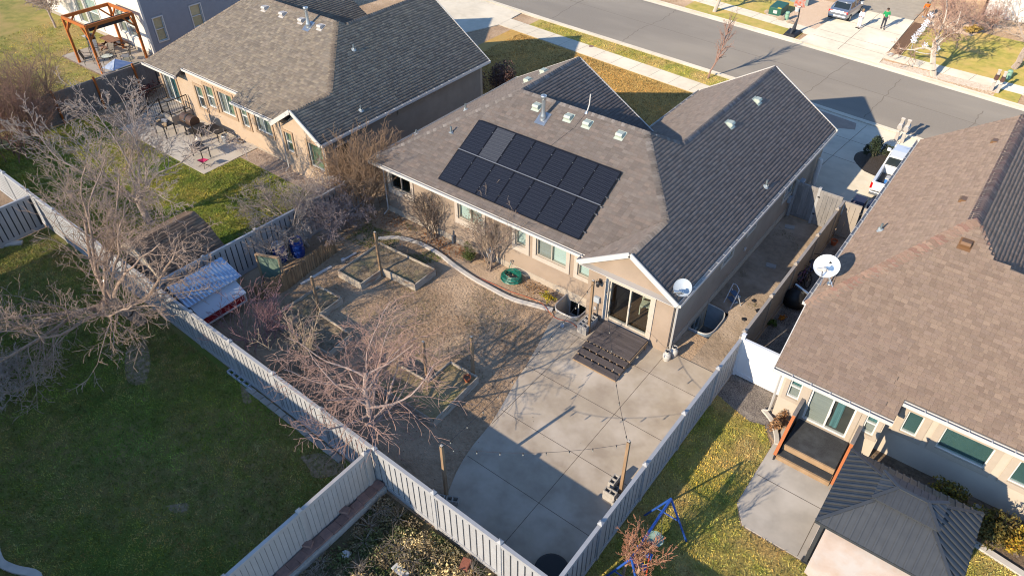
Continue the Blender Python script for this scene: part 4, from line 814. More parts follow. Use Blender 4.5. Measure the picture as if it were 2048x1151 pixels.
for kb_, (x, y, z, rz) in enumerate(((-5.48,12.0,PZ,0),(-5.48,12.0,PZ+.205,0),(-5.47,12.42,PZ,R(90)),(-5.2,12.02,PZ,R(90)),(-5.62,12.45,PZ,R(90)),(-5.62,12.45,PZ+.205,R(90)))):
    tag(inst('cinder_block', cinm, None, (x,y,z), (0,0,rz)), ['lower front','upper front','middle','fence side','lower rear','upper rear'][kb_]+' pale concrete block around the pole at the right patio fence', 'cinder block', 'blocks around the right patio pole')
for i, (x, y, rz) in enumerate(((-9.62,8.75,.4),(-9.22,8.95,.5),(-9.35,8.6,.4))): tag(inst('cinder_block', cinm, None, (x,y,PZ), (0,0,rz)), ['left','right','front'][i]+' concrete block at the foot of the left patio pole', 'cinder block', 'blocks around the left patio pole')
def pole(label, x, y, z0, h, lean=(0,0), w=.09, group='wooden poles around the garden'):
    t = T('wooden_pole', label, 'pole', (x, y, z0), group); O('shaft', MB().bar((0,0,0),(lean[0],lean[1],h),w,w), M('weathered_pole', (.36,.23,.13), (.26,.165,.09), rough=.85, scale=5, stretch=(2,2,.3)), t, local=True)
    q = Matrix.Translation((lean[0],lean[1],h)); b = pyramid_cap(w*.5, .02); b.xf(q); O('end_grain', b, M('grey_endgrain', (.45,.41,.36)), t, local=True); return t
P1, P2, P3 = (-10.05,17.85), (-5.3,12.35), (-9.55,9.03)
pole('tall orange brown pole in the block stack beside the landing', *P1, PZ, 2.62); pole('tall weathered pole by the right patio fence', *P2, PZ, 2.62); pole('tall pole at the curved patio edge near the rear fence', *P3, PZ, 2.45)
pole('grey pole at the inner corner of the upper raised bed', -18.94, 15.42, 0, 2.3); pole('grey pole at the raised bed near the pink shrub', -19.12, 12.2, 0, 1.95); pole('pole at the inner corner of the near raised bed', -13.32, 12.22, 0, 1.95); pole('pole at the outer corner of the near raised bed', -12.12, 13.38, 0, 2.0)
bulb_m = M('bulb_glass', (.34,.32,.28), rough=.15, spec=.6)
def lights(label, a, b, n, sag):
    a, b = Vector(a), Vector(b); t = T('string_lights', label, 'string lights', ((a+b)/2)[:]); pts = []
    for i in range(25): s = i/24; p = a.lerp(b, s); p.z -= sag*4*s*(1-s); pts.append(p)
    O('cord', MB().tube(pts, .007, 4), dark_metal, t)
    for i in range(n):
        s = (i+.5)/n; p = a.lerp(b, s); p.z -= sag*4*s*(1-s); bu = O('socket', MB().lathe([(0,0),(.018,0),(.018,-.06),(0,-.06)], p, 6), dark_metal, t); O('bulb', MB().lathe([(.012,-.055),(.022,-.085),(.021,-.115),(0,-.14)], p, 7), bulb_m, bu, smooth=True)
lights('string lights sagging between the two lower patio poles', (*P3,2.4), (*P2,2.55), 8, .35); lights('string lights from the pole by the steps down to the lower left patio pole', (*P1,2.5), (*P3,2.35), 11, .45); lights('string lights from the pole by the right fence up to the sliding door wall', (*P2,2.5), (-9.9,18.55,2.2), 9, .7)
lights('short string of bulbs between the pole and the wall lantern', (*P1,2.55), (-10.3,18.6,2.1), 2, .1)
# ---------------------------------------------------------------- garden things of the main yard
bedw = M('bed_planks', (.52,.445,.345), (.38,.315,.24), rough=.9, scale=4, stretch=(1,1,3), c3=(.33,.16,.08), scale3=1.3, objrand=.1, lo3=.55, hi3=.72)
def raised_bed(label, pts, h=.36, soil_m=soil, seedk=1):
    cx = sum(p[0] for p in pts)/len(pts); cy = sum(p[1] for p in pts)/len(pts); t = T('raised_bed', label, 'raised bed', (cx, cy, 0))
    n = len(pts); ar = sum(pts[i][0]*pts[(i+1)%n][1]-pts[(i+1)%n][0]*pts[i][1] for i in range(n)); sg = 1 if ar > 0 else -1
    for i in range(n):
        a, b = Vector((*pts[i],0)), Vector((*pts[(i+1)%n],0)); d = (b-a).normalized()
        for lv in range(2): O('plank', MB().bar(a-d*.018+Vector((0,0,h*(lv+.5)/2)), b+d*(.018 if lv else -.02)+Vector((0,0,h*(lv+.5)/2)), .04+.002*lv, h/2-.006), bedw, t)
    # lumpy soil
    xs = np.arange(min(p[0] for p in pts), max(p[0] for p in pts)+.01, .09); ys = np.arange(min(p[1] for p in pts), max(p[1] for p in pts)+.01, .09)
    def inside(x, y):
        c = False
        for i in range(n):
            (x1, y1), (x2, y2) = pts[i], pts[(i+1)%n]
            if (y1 > y) != (y2 > y) and x < (x2-x1)*(y-y1)/(y2-y1)+x1: c = not c
        return c
    from mathutils import noise
    mb = MB(); idx = {}
    for i, x in enumerate(xs):
        for j, y in enumerate(ys): idx[i,j] = len(mb.v); mb.v.append((x, y, h-.10+.05*noise.noise((x*2.3+seedk, y*2.3, 1))+.03*noise.noise((x*7, y*7, seedk))))
    for i in range(len(xs)-1):
        for j in range(len(ys)-1):
            if inside((xs[i]+xs[i+1])/2, (ys[j]+ys[j+1])/2): mb.f.append((idx[i,j], idx[i+1,j], idx[i+1,j+1], idx[i,j+1]))
    O('soil', mb, soil_m, t, smooth=True); return t
bed_soil = M('bed_soil', (.31,.235,.155), (.17,.125,.08), rough=.95, scale=6, detail=9, bump=.05, bscale=9, c3=(.26,.21,.11), scale3=1.6, lo3=.5, hi3=.65)
raised_bed('upper L shaped raised bed of weathered planks near the house', [(-20.3,14.28),(-18.92,14.28),(-18.93,15.52),(-17.12,15.6),(-17.15,16.86),(-20.35,16.76)], soil_m=bed_soil, seedk=1)
raised_bed('middle L shaped raised bed half hidden by the thorny shrub', [(-20.15,10.65),(-16.9,10.75),(-17.0,11.96),(-18.84,12.02),(-18.9,13.2),(-20.2,13.1)], soil_m=bed_soil, seedk=2)
raised_bed('near L shaped raised bed with a terracotta pot', [(-14.75,10.75),(-11.66,10.78),(-11.76,13.22),(-13.05,13.2),(-13.06,11.98),(-14.8,11.93)], soil_m=M('bed_soil_warm', (.42,.30,.17), (.28,.21,.11), rough=.95, scale=6, detail=9, bump=.05, bscale=9, c3=(.34,.28,.12), scale3=1.4, lo3=.5, hi3=.62), seedk=3)
terra = M('terracotta', (.42,.13,.06), rough=.7)
def pot(label, x, y, z, r=.13):
    t = T('flower_pot', label, 'pot', (x,y,z)); O('body', MB().lathe([(0,0),(r*.7,0),(r,r*1.5),(r*1.12,r*1.5),(r*1.12,r*1.8),(r*.95,r*1.8),(r*.85,r*1.2),(0,r*1.2)], n=16), terra, t, smooth=False, local=True); O('soil', MB().lathe([(0,r*1.3),(r*.88,r*1.3)], n=12), soil, t, local=True)
pot('terracotta pot in the corner of the near raised bed', -11.98, 12.9, .25)
# coop with corrugated roof
red = M('barn_red', (.30,.012,.02), (.24,.01,.016), rough=.55, scale=3); corr = M('corrugated_blue_steel', (.36,.45,.58), (.30,.39,.52), rough=.28, metal=.75, scale=3)
cp = T('chicken_coop', 'small coop with blue corrugated roof and red white trimmed nest box', 'coop', (-22.3,9.6,0))
mb = MB(); n = 64
for i in range(n+1):
    y = 8.45+2.42*i/n; dz = .018*math.sin(i*math.pi/2); mb.v += [(-23.18,y+.1,1.75+dz),(-22.0,y+.1,1.35+dz)]
mb.f = [(2*i,2*i+1,2*i+3,2*i+2) for i in range(n)]; ro = O('roof', mb, corr, cp, fix=False)
O('wall', MB().box(-23.0,-22.15,8.7,10.8,.5,1.36), M('coop_grey', (.30,.30,.31), scale=5), cp); O('wall_trim', MB().box(-22.15,-22.12,8.68,10.82,1.2,1.36), white, cp)
O('nest_lid', MB().add([(-22.12,8.7,1.2),(-22.12,10.72,1.2),(-21.55,10.72,.86),(-21.55,8.7,.86),(-22.12,8.7,1.23),(-22.12,10.72,1.23),(-21.55,10.72,.89),(-21.55,8.7,.89)], [(0,1,2,3),(7,6,5,4),(0,3,7,4),(1,5,6,2),(3,2,6,7),(0,4,5,1)]), M('pale_lid', (.52,.55,.60), rough=.4), cp)
O('nest_box', MB().box(-22.12,-21.62,8.74,10.68,.5,.86), red, cp); O('trim', MB().box(-21.62,-21.6,8.72,10.7,.44,.52).box(-21.62,-21.6,8.72,8.79,.52,.85).box(-21.62,-21.6,10.63,10.7,.52,.85), white, cp)
for x in (-22.95,-21.68):
    for y in (8.8,10.62): O('leg', MB().box(x-.04,x+.04,y-.04,y+.04,0,.5), raw, cp)
# rustic picket fence of the run
pk = T('picket_fence', 'rustic low picket fence enclosing the coop corner', 'fence', (-21.5,13.5,0)); pkm = M('bark_picket', (.36,.22,.11), (.26,.155,.08), rough=.9, scale=6, stretch=(1,1,.4), objrand=.25)
line = [(-21.72,15.4),(-21.62,14.4),(-21.5,13.3),(-21.4,12.4),(-21.55,11.7),(-21.75,11.2)]; P = smooth_pl(line, 9)
for i, (x, y) in enumerate(P): h = random.uniform(.72,.92); O('picket', MB().bar((x,y,0),(x+random.uniform(-.03,.03),y,h),.085,.02,up=(1,0,0)), pkm, pk)
O('rail', MB().tube([(x-.03,y,.55) for x, y in P], .02, 5), raw, pk)
gt = T('mesh_gate', 'small wooden gate with green mesh in the coop run', 'gate', (-22.2,12.2,0)); O('frame', MB().bar((-22.55,12.1,.02),(-22.55,12.1,1.5),.09).bar((-21.6,12.5,.02),(-21.6,12.5,1.5),.09).bar((-22.55,12.1,1.5),(-21.6,12.5,1.5),.1,.06).bar((-22.55,12.1,.25),(-21.6,12.5,.25),.06,.05), raw, gt); O('mesh_panel', MB().bar((-22.5,12.12,.9),(-21.65,12.48,.9),.01,1.15), M('green_mesh', (.13,.19,.14), (.20,.27,.20), scale=6, rough=.8), gt)
blue = M('blue_plastic', (.015,.06,.30), rough=.4)
for x, y, lid, lb in ((-23.2,13.55,True,'blue barrel with pale lid in the coop corner'),(-22.9,14.25,False,'open blue barrel beside the lidded one')):
    t = T('barrel', lb, 'barrel', (x,y,0)); O('drum', MB().lathe([(0,0),(.27,0),(.29,.1),(.29,.28),(.305,.3),(.29,.32),(.29,.58),(.305,.6),(.29,.62),(.27,.86),(.25,.86),(.25,.7),(0,.7)], n=18), blue, t, local=True, smooth=False); O('lid' if lid else 'feed', MB().lathe([(0,.87 if lid else .72),(.28,.87 if lid else .72),(.29,.85 if lid else .71)], n=18), M('pale_lid', (.5,.5,.5)) if lid else dirt, t, local=True)
tag(O('gutter_pipe', MB().bar((-21.2,12.95,.03),(-21.1,14.55,.03),.12,.05), white), 'white plastic strip lying along the picket fence', 'strip'); dp = T('drain_pipe', 'white drain pipe end lying on the dirt', 'pipe', (-21.1,15.3,0)); O('pipe', MB().tube([(-21.0,15.2,.05),(-20.95,15.85,.05)], .05, 8), white, dp); O('cap', MB().lathe([(0,.1),(.1,.1),(.1,0)], (-21.02,15.15,0), 12), white, dp)
# shed of the left yard (gambrel roof)
shd = T('shed', 'brown gambrel roofed shed against the fence in the left yard', 'shed', (-25.5,10.2,0)); brs = M('shed_shingle', (.22,.155,.115), (.17,.12,.09), rough=.9, scale=20, bump=.01); gp = [(-27.15,1.6),(-26.3,2.3),(-25.5,2.62),(-24.7,2.3),(-23.86,1.6)]
for (a, b), (c_, d_) in zip(gp, gp[1:]):
    O('roof_panel', MB().prism([(a,8.75,b),(c_,8.75,d_),(c_,11.6,d_),(a,11.6,b)], (0,0,-.05)), brs, shd)
    V, F, C = [], [], []
    v_, f_, c__ = shingle_arrays([(a,8.75,b+.003),(c_,8.75,d_+.003),(c_,11.6,d_+.003),(a,11.6,b+.003)], [(.23,.165,.12),(.20,.14,.105),(.25,.18,.135)]); npmesh('shingles', np.array(v_), np.array(f_), shin, shd, cols=np.array(c__), kind='stuff')
O('wall', MB().box(-27.0,-24.0,8.9,11.5,0,1.65).prism([(-27.0,8.9,1.65),(-24.0,8.9,1.65),(-24.75,8.9,2.24),(-25.5,8.9,2.5),(-26.25,8.9,2.24)], (0,2.6,0)), M('shed_grey', (.32,.30,.28), scale=4), shd)
O('rake_trim', MB().bar((-27.15,8.72,1.55),(-26.3,8.72,2.25),.04,.16).bar((-26.3,8.72,2.25),(-25.5,8.72,2.57),.04,.16).bar((-25.5,8.72,2.57),(-24.7,8.72,2.25),.04,.16).bar((-24.7,8.72,2.25),(-23.86,8.72,1.55),.04,.16), M('weathered_trim', (.58,.47,.34), (.48,.38,.27), scale=5), shd)
gutter(shd, (-23.87,8.75,1.6), (-23.87,11.6,1.6), (1,0,0), straps=False, m=M('green_gutter', (.10,.14,.15), rough=.4))
# window wells
galv = M('well_steel', (.42,.50,.56), (.34,.42,.48), rough=.4, metal=.6, scale=4); well_c = M('well_cream', (.55,.49,.40), rough=.6)
def well(label, path, depth, m, rim, floor_pts, cx, cy):
    t = T('window_well', label, 'window well', (cx,cy,0)); k = 22; mb = MB(); P = smooth_pl(path, 5); N = []
    for i, p in enumerate(P):
        a, b = P[max(0,i-1)], P[min(len(P)-1,i+1)]; d = Vector((b[0]-a[0], b[1]-a[1])).normalized(); N.append((-d.y, d.x))
    for j in range(k*4+1):
        z = .10-depth*j/(k*4); o_ = .02*math.sin(j*math.pi/2)
        for p, nn_ in zip(P, N): mb.v.append((p[0]+nn_[0]*o_, p[1]+nn_[1]*o_, z))
    w = len(P); mb.f = [(j*w+i, j*w+i+1, (j+1)*w+i+1, (j+1)*w+i) for j in range(k*4) for i in range(w-1)]
    O('corrugated_wall', mb, m, t, fix=False); O('rim', MB().tube([(p[0],p[1],.10) for p in P], .022, 6), rim, t); O('floor', poly(floor_pts, -depth+.1), gravel_m, t); return t
w1 = well('cream window well left of the block stack', [(-11.98,19.17),(-11.98,18.6),(-11.93,18.3),(-11.75,18.13),(-11.4,18.1),(-11.05,18.13),(-10.85,18.3),(-10.8,18.6),(-10.8,19.17)], 1.2, well_c, white, [(-12,18.1),(-10.78,18.1),(-10.78,19.2),(-12,19.2)], -11.4, 18.6)
w2_ = well('galvanised window well beside the side wall', [(-7.1,20.42),(-6.75,20.42),(-6.4,20.5),(-6.24,20.8),(-6.22,21.3),(-6.24,21.8),(-6.4,22.1),(-6.75,22.18),(-7.1,22.18)], 1.2, galv, white, [(-7.12,20.4),(-6.2,20.4),(-6.2,22.2),(-7.12,22.2)], -6.7, 21.3)
facade(H, 'y', 19.19, -1, -12.05, -10.7, -1.3, -.05, [(-11.85,-10.95,-.95,-.12)], found, name='foundation'); window(H, 'y', 19.19, -1, -11.85, -10.95, -.95, -.12, G_DARK, dark_in, trim=0, split='v')
facade(H, 'x', -7.14, 1, 20.35, 22.25, -1.3, -.02, [(20.8,21.8,-.95,-.12)], found, name='foundation'); window(H, 'x', -7.14, 1, 20.8, 21.8, -.95, -.12, G_DARK, dark_in, trim=0, split='v')
# propane tanks, step ladder, chairs indoors, hose, cords
tankm = M('tank_white', (.62,.59,.54), (.55,.52,.47), rough=.5, scale=5)
def tank(label, x, y, z=PZ):
    t = T('propane_tank', label, 'gas cylinder', (x,y,z)); O('body', MB().lathe([(.0,.02),(.10,.03),(.15,.1),(.155,.2),(.15,.28),(.1,.36),(.05,.38),(0,.38)], n=18), tankm, t, smooth=True, local=True); O('foot_ring', MB().lathe([(.11,0),(.11,.06)], n=16), tankm, t, local=True)
    O('collar', MB().lathe([(.095,.36),(.1,.46),(.09,.46)], n=16, a0=.5, a1=5.6), tankm, t, local=True); O('valve', MB().lathe([(0,.38),(.025,.38),(.025,.44),(.04,.44),(.04,.46),(0,.46)], n=8), dark_metal, t, local=True)
tank('pale propane tank at the house corner, nearer one', -6.97, 18.4); tank('pale propane tank at the house corner, farther one', -6.86, 18.74)
lm = M('ladder_white', (.62,.66,.72), rough=.4); ld = T('step_ladder', 'small white folding step ladder in the shaded side yard', 'step ladder', (-6.4,22.8,0))
fA, fB, bA, bB, tA, tB = (-6.67,22.75,0),(-6.3,22.5,0),(-6.42,23.22,0),(-6.05,22.97,0),(-6.57,23.02,.88),(-6.2,22.77,.88)
for a, b in ((fA,tA),(fB,tB)): O('front_rail', MB().bar(a,b,.03), lm, ld)
for a, b in ((bA,tA),(bB,tB)): O('rear_leg', MB().bar(a,(b[0],b[1],.62),.025), lm, ld)
O('top_bar', MB().tube([tA,((tA[0]+tB[0])/2,(tA[1]+tB[1])/2,.97),tB], .016, 6), lm, ld)
for z, s in ((.27,.3),(.55,.6)):
    a = Vector(fA).lerp(Vector(tA), s); b = Vector(fB).lerp(Vector(tB), s); O('tread', MB().bar(a+Vector((.08,.1,0)), b+Vector((.08,.1,0)), .22, .03), M('tread_blue', (.08,.13,.22), rough=.6), ld)
wc = M('cream_chair', (.62,.60,.46), rough=.5)
def dchair(label, x, y, rz):
    t = T('dining_chair', label, 'chair', (x,y,.368), 'dining chairs behind the sliding door', rz)
    O('seat', MB().box(-.2,.2,-.2,.2,.43,.46), wc, t, local=True)
    for sx in (-.18,.18): O('leg', MB().bar((sx,-.18,0),(sx,-.18,.43),.035), wc, t, local=True); O('rear_post', MB().bar((sx,.24,0),(sx,.18,.45),.035).bar((sx,.18,.45),(sx,.26,.98),.035), wc, t, local=True)
    O('back_rail', MB().bar((-.2,.26,.97),(.2,.26,.97),.03,.07).bar((-.18,.2,.58),(.18,.2,.58),.025,.04), wc, t, local=True)
    for i in range(4): x_ = -.11+i*.073; O('slat', MB().bar((x_,.2,.58),(x_,.26,.95),.03,.012), wc, t, local=True)
dchair('cream slat back chair seen through the glass door, left one', -8.75, 19.85, R(15)); dchair('cream slat back chair seen through the glass door, right one', -8.25, 19.9, R(5))
tbl = T('dining_table', 'dark dining table inside the sliding door', 'table', (-8.3,21,.368)); O('top', MB().box(-1,.6,-.45,.45,.72,.76), floor_m, tbl, local=True)
for x_ in (-.9,.5):
    for y_ in (-.38,.38): O('leg', MB().box(x_-.04,x_+.04,y_-.04,y_+.04,0,.72), floor_m, tbl, local=True)
hs = M('hose_green', (.01,.13,.09), (.02,.19,.14), rough=.4, scale=6); pts = []
for i in range(260): a = i*.42; r = .42+.09*math.sin(i*.37)-.05*(i/260); pts.append((-14.4+r*math.cos(a)*1.05+.05*math.sin(i*.05), 18.6+r*math.sin(a)*.85, .03+.0011*i+.03*math.sin(i*.9)**2))
hh_ = T('garden_hose', 'coiled dark green garden hose by the house wall', 'hose', (-14.4,18.6,0)); O('coil', MB().tube(pts, .016, 5), hs, hh_); O('tail', MB().tube(smooth_pl([(-14.6,18.95,.03),(-14.85,19.0,.12),(-14.8,19.12,.45)]), .014, 5), hs, hh_)
tag(O('faucet', MB().tube([(-14.8,19.2,.5),(-14.8,19.08,.5),(-14.8,19.06,.44)], .018, 6).lathe([(0,.52),(.05,.52),(.05,.54),(0,.54)], (-14.8,19.1,0), 8), metal_g), 'small outdoor tap above the coiled green hose', 'tap')
tag(O('extension_cord', MB().tube(smooth_pl([(-16.5,17.7,.02),(-15.6,17.85,.02),(-14.9,17.9,.02),(-14.0,17.95,.02),(-13.2,18.1,.02),(-12.4,18.05,.12),(-11.6,17.75,.05),(-10.9,17.9,.05),(-10.3,17.7,.05)]), .012, 4), M('orange_cord', (.55,.10,.02), rough=.5)), 'orange extension cord along the curved kerb to the window well', 'cord')
tag(O('utility_box', MB().box(-16.0,-15.75,18.93,19.15,0,.72), M('util_grey', (.33,.37,.42), rough=.5), bevel=.01), 'grey utility box behind the bare shrub at the rear wall', 'utility box')
tag(O('vent_stub', MB().box(-18.12,-18.02,19.02,19.16,0,.42), M('util_dark', (.12,.14,.17), rough=.5)), 'dark pipe box at the foot of the rear wall left of the round shrub', 'pipe')
tag(O('black_trampoline', MB().lathe([(0,.20),(.42,.20),(.47,.19),(.5,.16),(.5,.05),(.0,.05)], (-5.5,8.95,PZ), 28), M('black_mat', (.012,.012,.013), rough=.6)), 'round black fire pit cover in the lower patio corner', 'cover')
fl = T('flood_light', 'small grey lamp lying on the patio corner by the curved edge', 'lamp', (-11.05,17.5,PZ)); O('body', MB().rbox((-11.05,17.52,.1),(.16,.16,.1),.4), M('util_grey', (.3,.3,.3)), fl, bevel=.02)
# ---------------------------------------------------------------- left neighbour's patio
blkp = M('black_powder', (.035,.033,.032), rough=.5); smk = M('smoker_brown', (.12,.075,.055), rough=.5, metal=.3)
sm = T('smoker', 'brown barrel smoker grill with side shelf on the left patio', 'grill', (-36.1,17.8,.03))
O('barrel', MB().lathe([(0,-.5),(.3,-.5),(.31,-.48),(.31,.48),(.3,.5),(0,.5)], (-36.1,17.8,1.0), 20, axis='x'), smk, sm, smooth=False); O('band', MB().lathe([(.32,-.05),(.33,-.05),(.33,.05),(.32,.05)], (-36.1,17.8,1.0), 20, axis='x'), blkp, sm)
O('stack', MB().tube([(-36.5,17.9,1.2),(-36.5,17.9,1.6)], .05, 8), blkp, sm); O('shelf', MB().box(-36.6,-35.6,17.3,17.5,.86,.89).box(-35.55,-34.9,17.55,18.1,.84,.88), blkp, sm); O('handle', MB().bar((-36.3,17.47,1.08),(-35.9,17.47,1.08),.025), metal_g, sm)
for x, y in ((-36.5,17.6),(-35.7,17.6),(-36.5,18.0),(-35.7,18.0)): O('leg', MB().bar((x,y,.03),(x,y,.8),.05), blkp, sm)
O('lower_shelf', MB().box(-36.55,-35.65,17.6,18.0,.25,.28), blkp, sm)
for y in (17.55,18.05): O('wheel', MB().lathe([(0,-.02),(.1,-.02),(.1,.02),(0,.02)], (-36.5,y,.13), 12, axis='y'), blkp, sm)
tank('pale propane tank standing beside the smoker', -35.1, 17.45, .03)
dl = T('dolly', 'flat black utility trailer leaning at the sand coloured wall', 'cart', (-34.8,18.5,.03)); O('bed', MB().box(-35.5,-34.2,18.1,18.75,.55,.6), blkp, dl)
for x in (-35.4,-34.3):
    for y in (18.15,18.7): O('leg', MB().bar((x,y,.03),(x,y,.55),.04), blkp, dl)
O('mesh_basket', MB().lathe([(.16,.03),(.2,.3),(.2,.45),(.17,.5)], (-34.0,18.4,0), 14), M('smoke_plastic', (.3,.32,.33), rough=.3), dl)
tb = T('bench_table', 'cluttered black table beside the left house steps', 'table', (-37.5,16.9,.03)); O('top', MB().box(-38.0,-36.9,16.6,17.3,.7,.74), blkp, tb)
for x in (-37.95,-36.95):
    for y in (16.65,17.25): O('leg', MB().bar((x,y,.03),(x,y,.7),.05), blkp, tb)
for i in range(5): tag(O('table_item', MB().rbox((-37.8+i*.2,16.95+random.uniform(-.15,.15),0),(.14,.2,.06+.04*(i%3)),i,z0=.74), M('item_%d' % i, random.choice([(.5,.35,.2),(.3,.3,.32),(.12,.1,.09)]))), ['brown box','grey tin','dark tray','tan lid','pale cloth'][i]+' lying on the cluttered black table', 'item')
fb = T('fire_stand', 'black metal stand holding grill tools and pots on the left patio', 'stand', (-33.7,16.7,.03)); O('tray', MB().box(-34.2,-33.2,16.4,16.95,.62,.65), blkp, fb); O('pot', MB().lathe([(0,.65),(.2,.66),(.22,.8),(.18,.84),(0,.84)], (-33.85,16.7,0), 12), dark_metal, fb)
for x in (-34.15,-33.25):
    for y in (16.45,16.9): O('leg', MB().bar((x,y,.03),(x,y,.62),.04), blkp, fb)
for i in range(5): O('tool', MB().bar((-33.7+.08*i,16.9,.66),(-33.3+.12*i,17.25,.72),.02), metal_g, fb)
magenta = M('magenta_cloth', (.42,.015,.08), rough=.7)
fc = T('folding_stool', 'small magenta folding stool on black legs at the patio corner', 'stool', (-32.7,16.15,.03)); O('seat', MB().add([(-32.95,15.95,.42),(-32.5,16.0,.40),(-32.45,16.35,.46),(-32.9,16.3,.40),(-32.7,16.15,.33)], [(0,1,4),(1,2,4),(2,3,4),(3,0,4)]), magenta, fc)
for a, b in (((-32.95,15.95,.42),(-32.45,16.35,.03)),((-32.5,16.0,.40),(-32.9,16.3,.03)),((-32.45,16.35,.46),(-32.95,15.95,.03)),((-32.9,16.3,.40),(-32.5,16.0,.03))): O('leg', MB().bar(a,b,.02), blkp, fc)
pts = [(-33.5+.3*math.cos(i*.5)*(1+.1*math.sin(i)), 18.85+.17*math.sin(i*.5), .04+.001*i) for i in range(90)]; tag(O('hose', MB().tube(pts, .018, 5), M('brown_hose', (.10,.07,.05), rough=.5)), 'dark coiled hose by the sand coloured wall of the left house', 'hose')
sp = T('porch_steps', 'concrete porch and steps with black railings at the left house door', 'steps', (-39.3,18,0)); cst = M('concrete_step', (.47,.41,.34), (.41,.36,.30), scale=3)
O('landing', MB().box(-40.4,-38.0,17.75,19.06,0,.55), cst, sp)
for i in range(3): O('step', MB().box(-40.3,-38.9,17.75-.28*(i+1),17.75-.28*i,0,.41-.14*i), cst, sp)
def railing(par, a, b, z0, z1, h=.9):
    a, b = Vector((*a,z0)), Vector((*b,z1)); up = Vector((0,0,h)); O('handrail', MB().bar(a+up,b+up,.05,.04), blkp, par); O('bottom_rail', MB().bar(a+Vector((0,0,.12)),b+Vector((0,0,.12)),.03,.03), blkp, par); n = max(2, int((b-a).length/.13))
    for i in range(n+1): p = a.lerp(b, i/n); O('baluster', MB().bar(p+Vector((0,0,.0 if i in (0,n) else .12)), p+up, .035 if i in (0,n) else .016), blkp, par)
railing(sp, (-38.05,17.8), (-38.05,19.0), .55, .55); railing(sp, (-38.9,17.8), (-38.05,17.8), .55, .55); railing(sp, (-38.9,17.75), (-38.9,16.9), .55, .05); railing(sp, (-40.35,19.0), (-40.35,17.8), .55, .55); railing(sp, (-40.35,17.75), (-40.35,16.9), .55, .05)
# ---------------------------------------------------------------- pergola yard, top left
orw = M('orange_cedar', (.46,.135,.025), (.38,.105,.02), rough=.6, scale=4); pg = T('pergola', 'orange stained timber pergola frame over the far left patio', 'pergola', (-49.5,20.6,0)); px0, px1, py0, py1, ph = -51.0, -48.1, 19.05, 22.15, 3.0
for x in (px0,px1):
    for y in (py0,py1): O('post', MB().bar((x,y,0),(x,y,ph),.14), orw, pg)
for a, b in (((px0,py0),(px1,py0)),((px0,py1),(px1,py1)),((px0,py0),(px0,py1)),((px1,py0),(px1,py1))):
    O('beam', MB().bar((*a,ph),(*b,ph),.1,.2), orw, pg); A, B = Vector((*a,ph)), Vector((*b,ph)); d = (B-A).normalized()
    O('brace', MB().bar(A-Vector((0,0,.85)), A+d*.8, .08,.1), orw, pg); O('brace', MB().bar(B-Vector((0,0,.85)), B-d*.8, .08,.1), orw, pg)
O('canopy_roll', MB().tube([(px1-.2,py0+.1,ph+.02),(px1-.2,py1-.1,ph+.02)], .09, 8).box(px1-.35,px1-.1,py0+.2,py1-.2,ph-.35,ph-.02), M('dark_canvas', (.05,.045,.045)), pg)
kg = T('kettle_grill', 'black kettle grill with side table under the pergola', 'grill', (-52.3,20.8,.02)); O('bowl', MB().lathe([(0,.55),(.2,.58),(.3,.72),(.31,.85),(.29,.98),(.18,1.1),(0,1.14)], n=18), M('gloss_black', (.02,.025,.025), rough=.2), kg, smooth=True, local=True)
for a in (0.3,2.4,4.5): O('leg', MB().bar((.2*math.cos(a),.2*math.sin(a),.6),(.3*math.cos(a),.3*math.sin(a),0),.03), dark_metal, kg, local=True)
O('side_shelf', MB().box(-.85,-.3,-.2,.2,.8,.83), M('grey_shelf', (.45,.44,.42)), kg, local=True)
pt = T('picnic_table', 'brown picnic table against the cream house wall', 'table', (-51.3,21.6,.02)); brn = M('picnic_wood', (.30,.15,.085), (.24,.12,.07), scale=4, objrand=.1)
for i in range(4): O('top_board', MB().box(-.75,.75,-.36+i*.18,-.2+i*.18,.72,.76), brn, pt, local=True)
for s in (-1,1):
    O('bench', MB().box(-.75,.75,s*.68-.13,s*.68+.13,.42,.46), brn, pt, local=True); O('a_frame', MB().bar((s*.5,-.65,0),(s*.5,.1,.72),.05,.09).bar((s*.5,.65,0),(s*.5,-.1,.72),.05,.09).bar((s*.5,-.75,.4),(s*.5,.75,.4),.05,.08), brn, pt, local=True)
def patio_chair(label, x, y, rz, m, group=None):
    t = T('patio_chair', label, 'chair', (x,y,.02), group, rz); O('seat', MB().add([(-.25,-.25,.40),(.25,-.25,.40),(.25,.25,.36),(-.25,.25,.36)], [(0,1,2,3)]), m, t, local=True)
    O('back', MB().add([(-.25,.25,.38),(.25,.25,.38),(.24,.42,.95),(-.24,.42,.95)], [(0,1,2,3)]), m, t, local=True)
    for s in (-.27,.27): O('arm_frame', MB().tube([(s,-.27,0),(s,-.25,.6),(s,.2,.62),(s,.4,.9),(s,.26,.38),(s,.3,0)], .018, 5), blkp, t, local=True)
    for i in range(5): O('strap', MB().bar((-.25,.27+.035*i,.44+.11*i),(.25,.27+.035*i,.44+.11*i),.012,.03), blkp, t, local=True)
    return t
slm = M('sling_grey', (.25,.25,.26), rough=.7); slt = M('sling_tan', (.16,.13,.10), rough=.7)
patio_chair('black slatted patio chair at the front of the pergola', -50.3, 19.4, R(150), blkp); patio_chair('grey sling chair behind the black patio chair', -51.2, 20.3, R(60), slm); patio_chair('brown sling chair in the middle under the pergola', -49.9, 20.6, R(20), slt); patio_chair('grey mesh chair near the cream wall right of the low table', -48.7, 21.1, R(-40), slm)
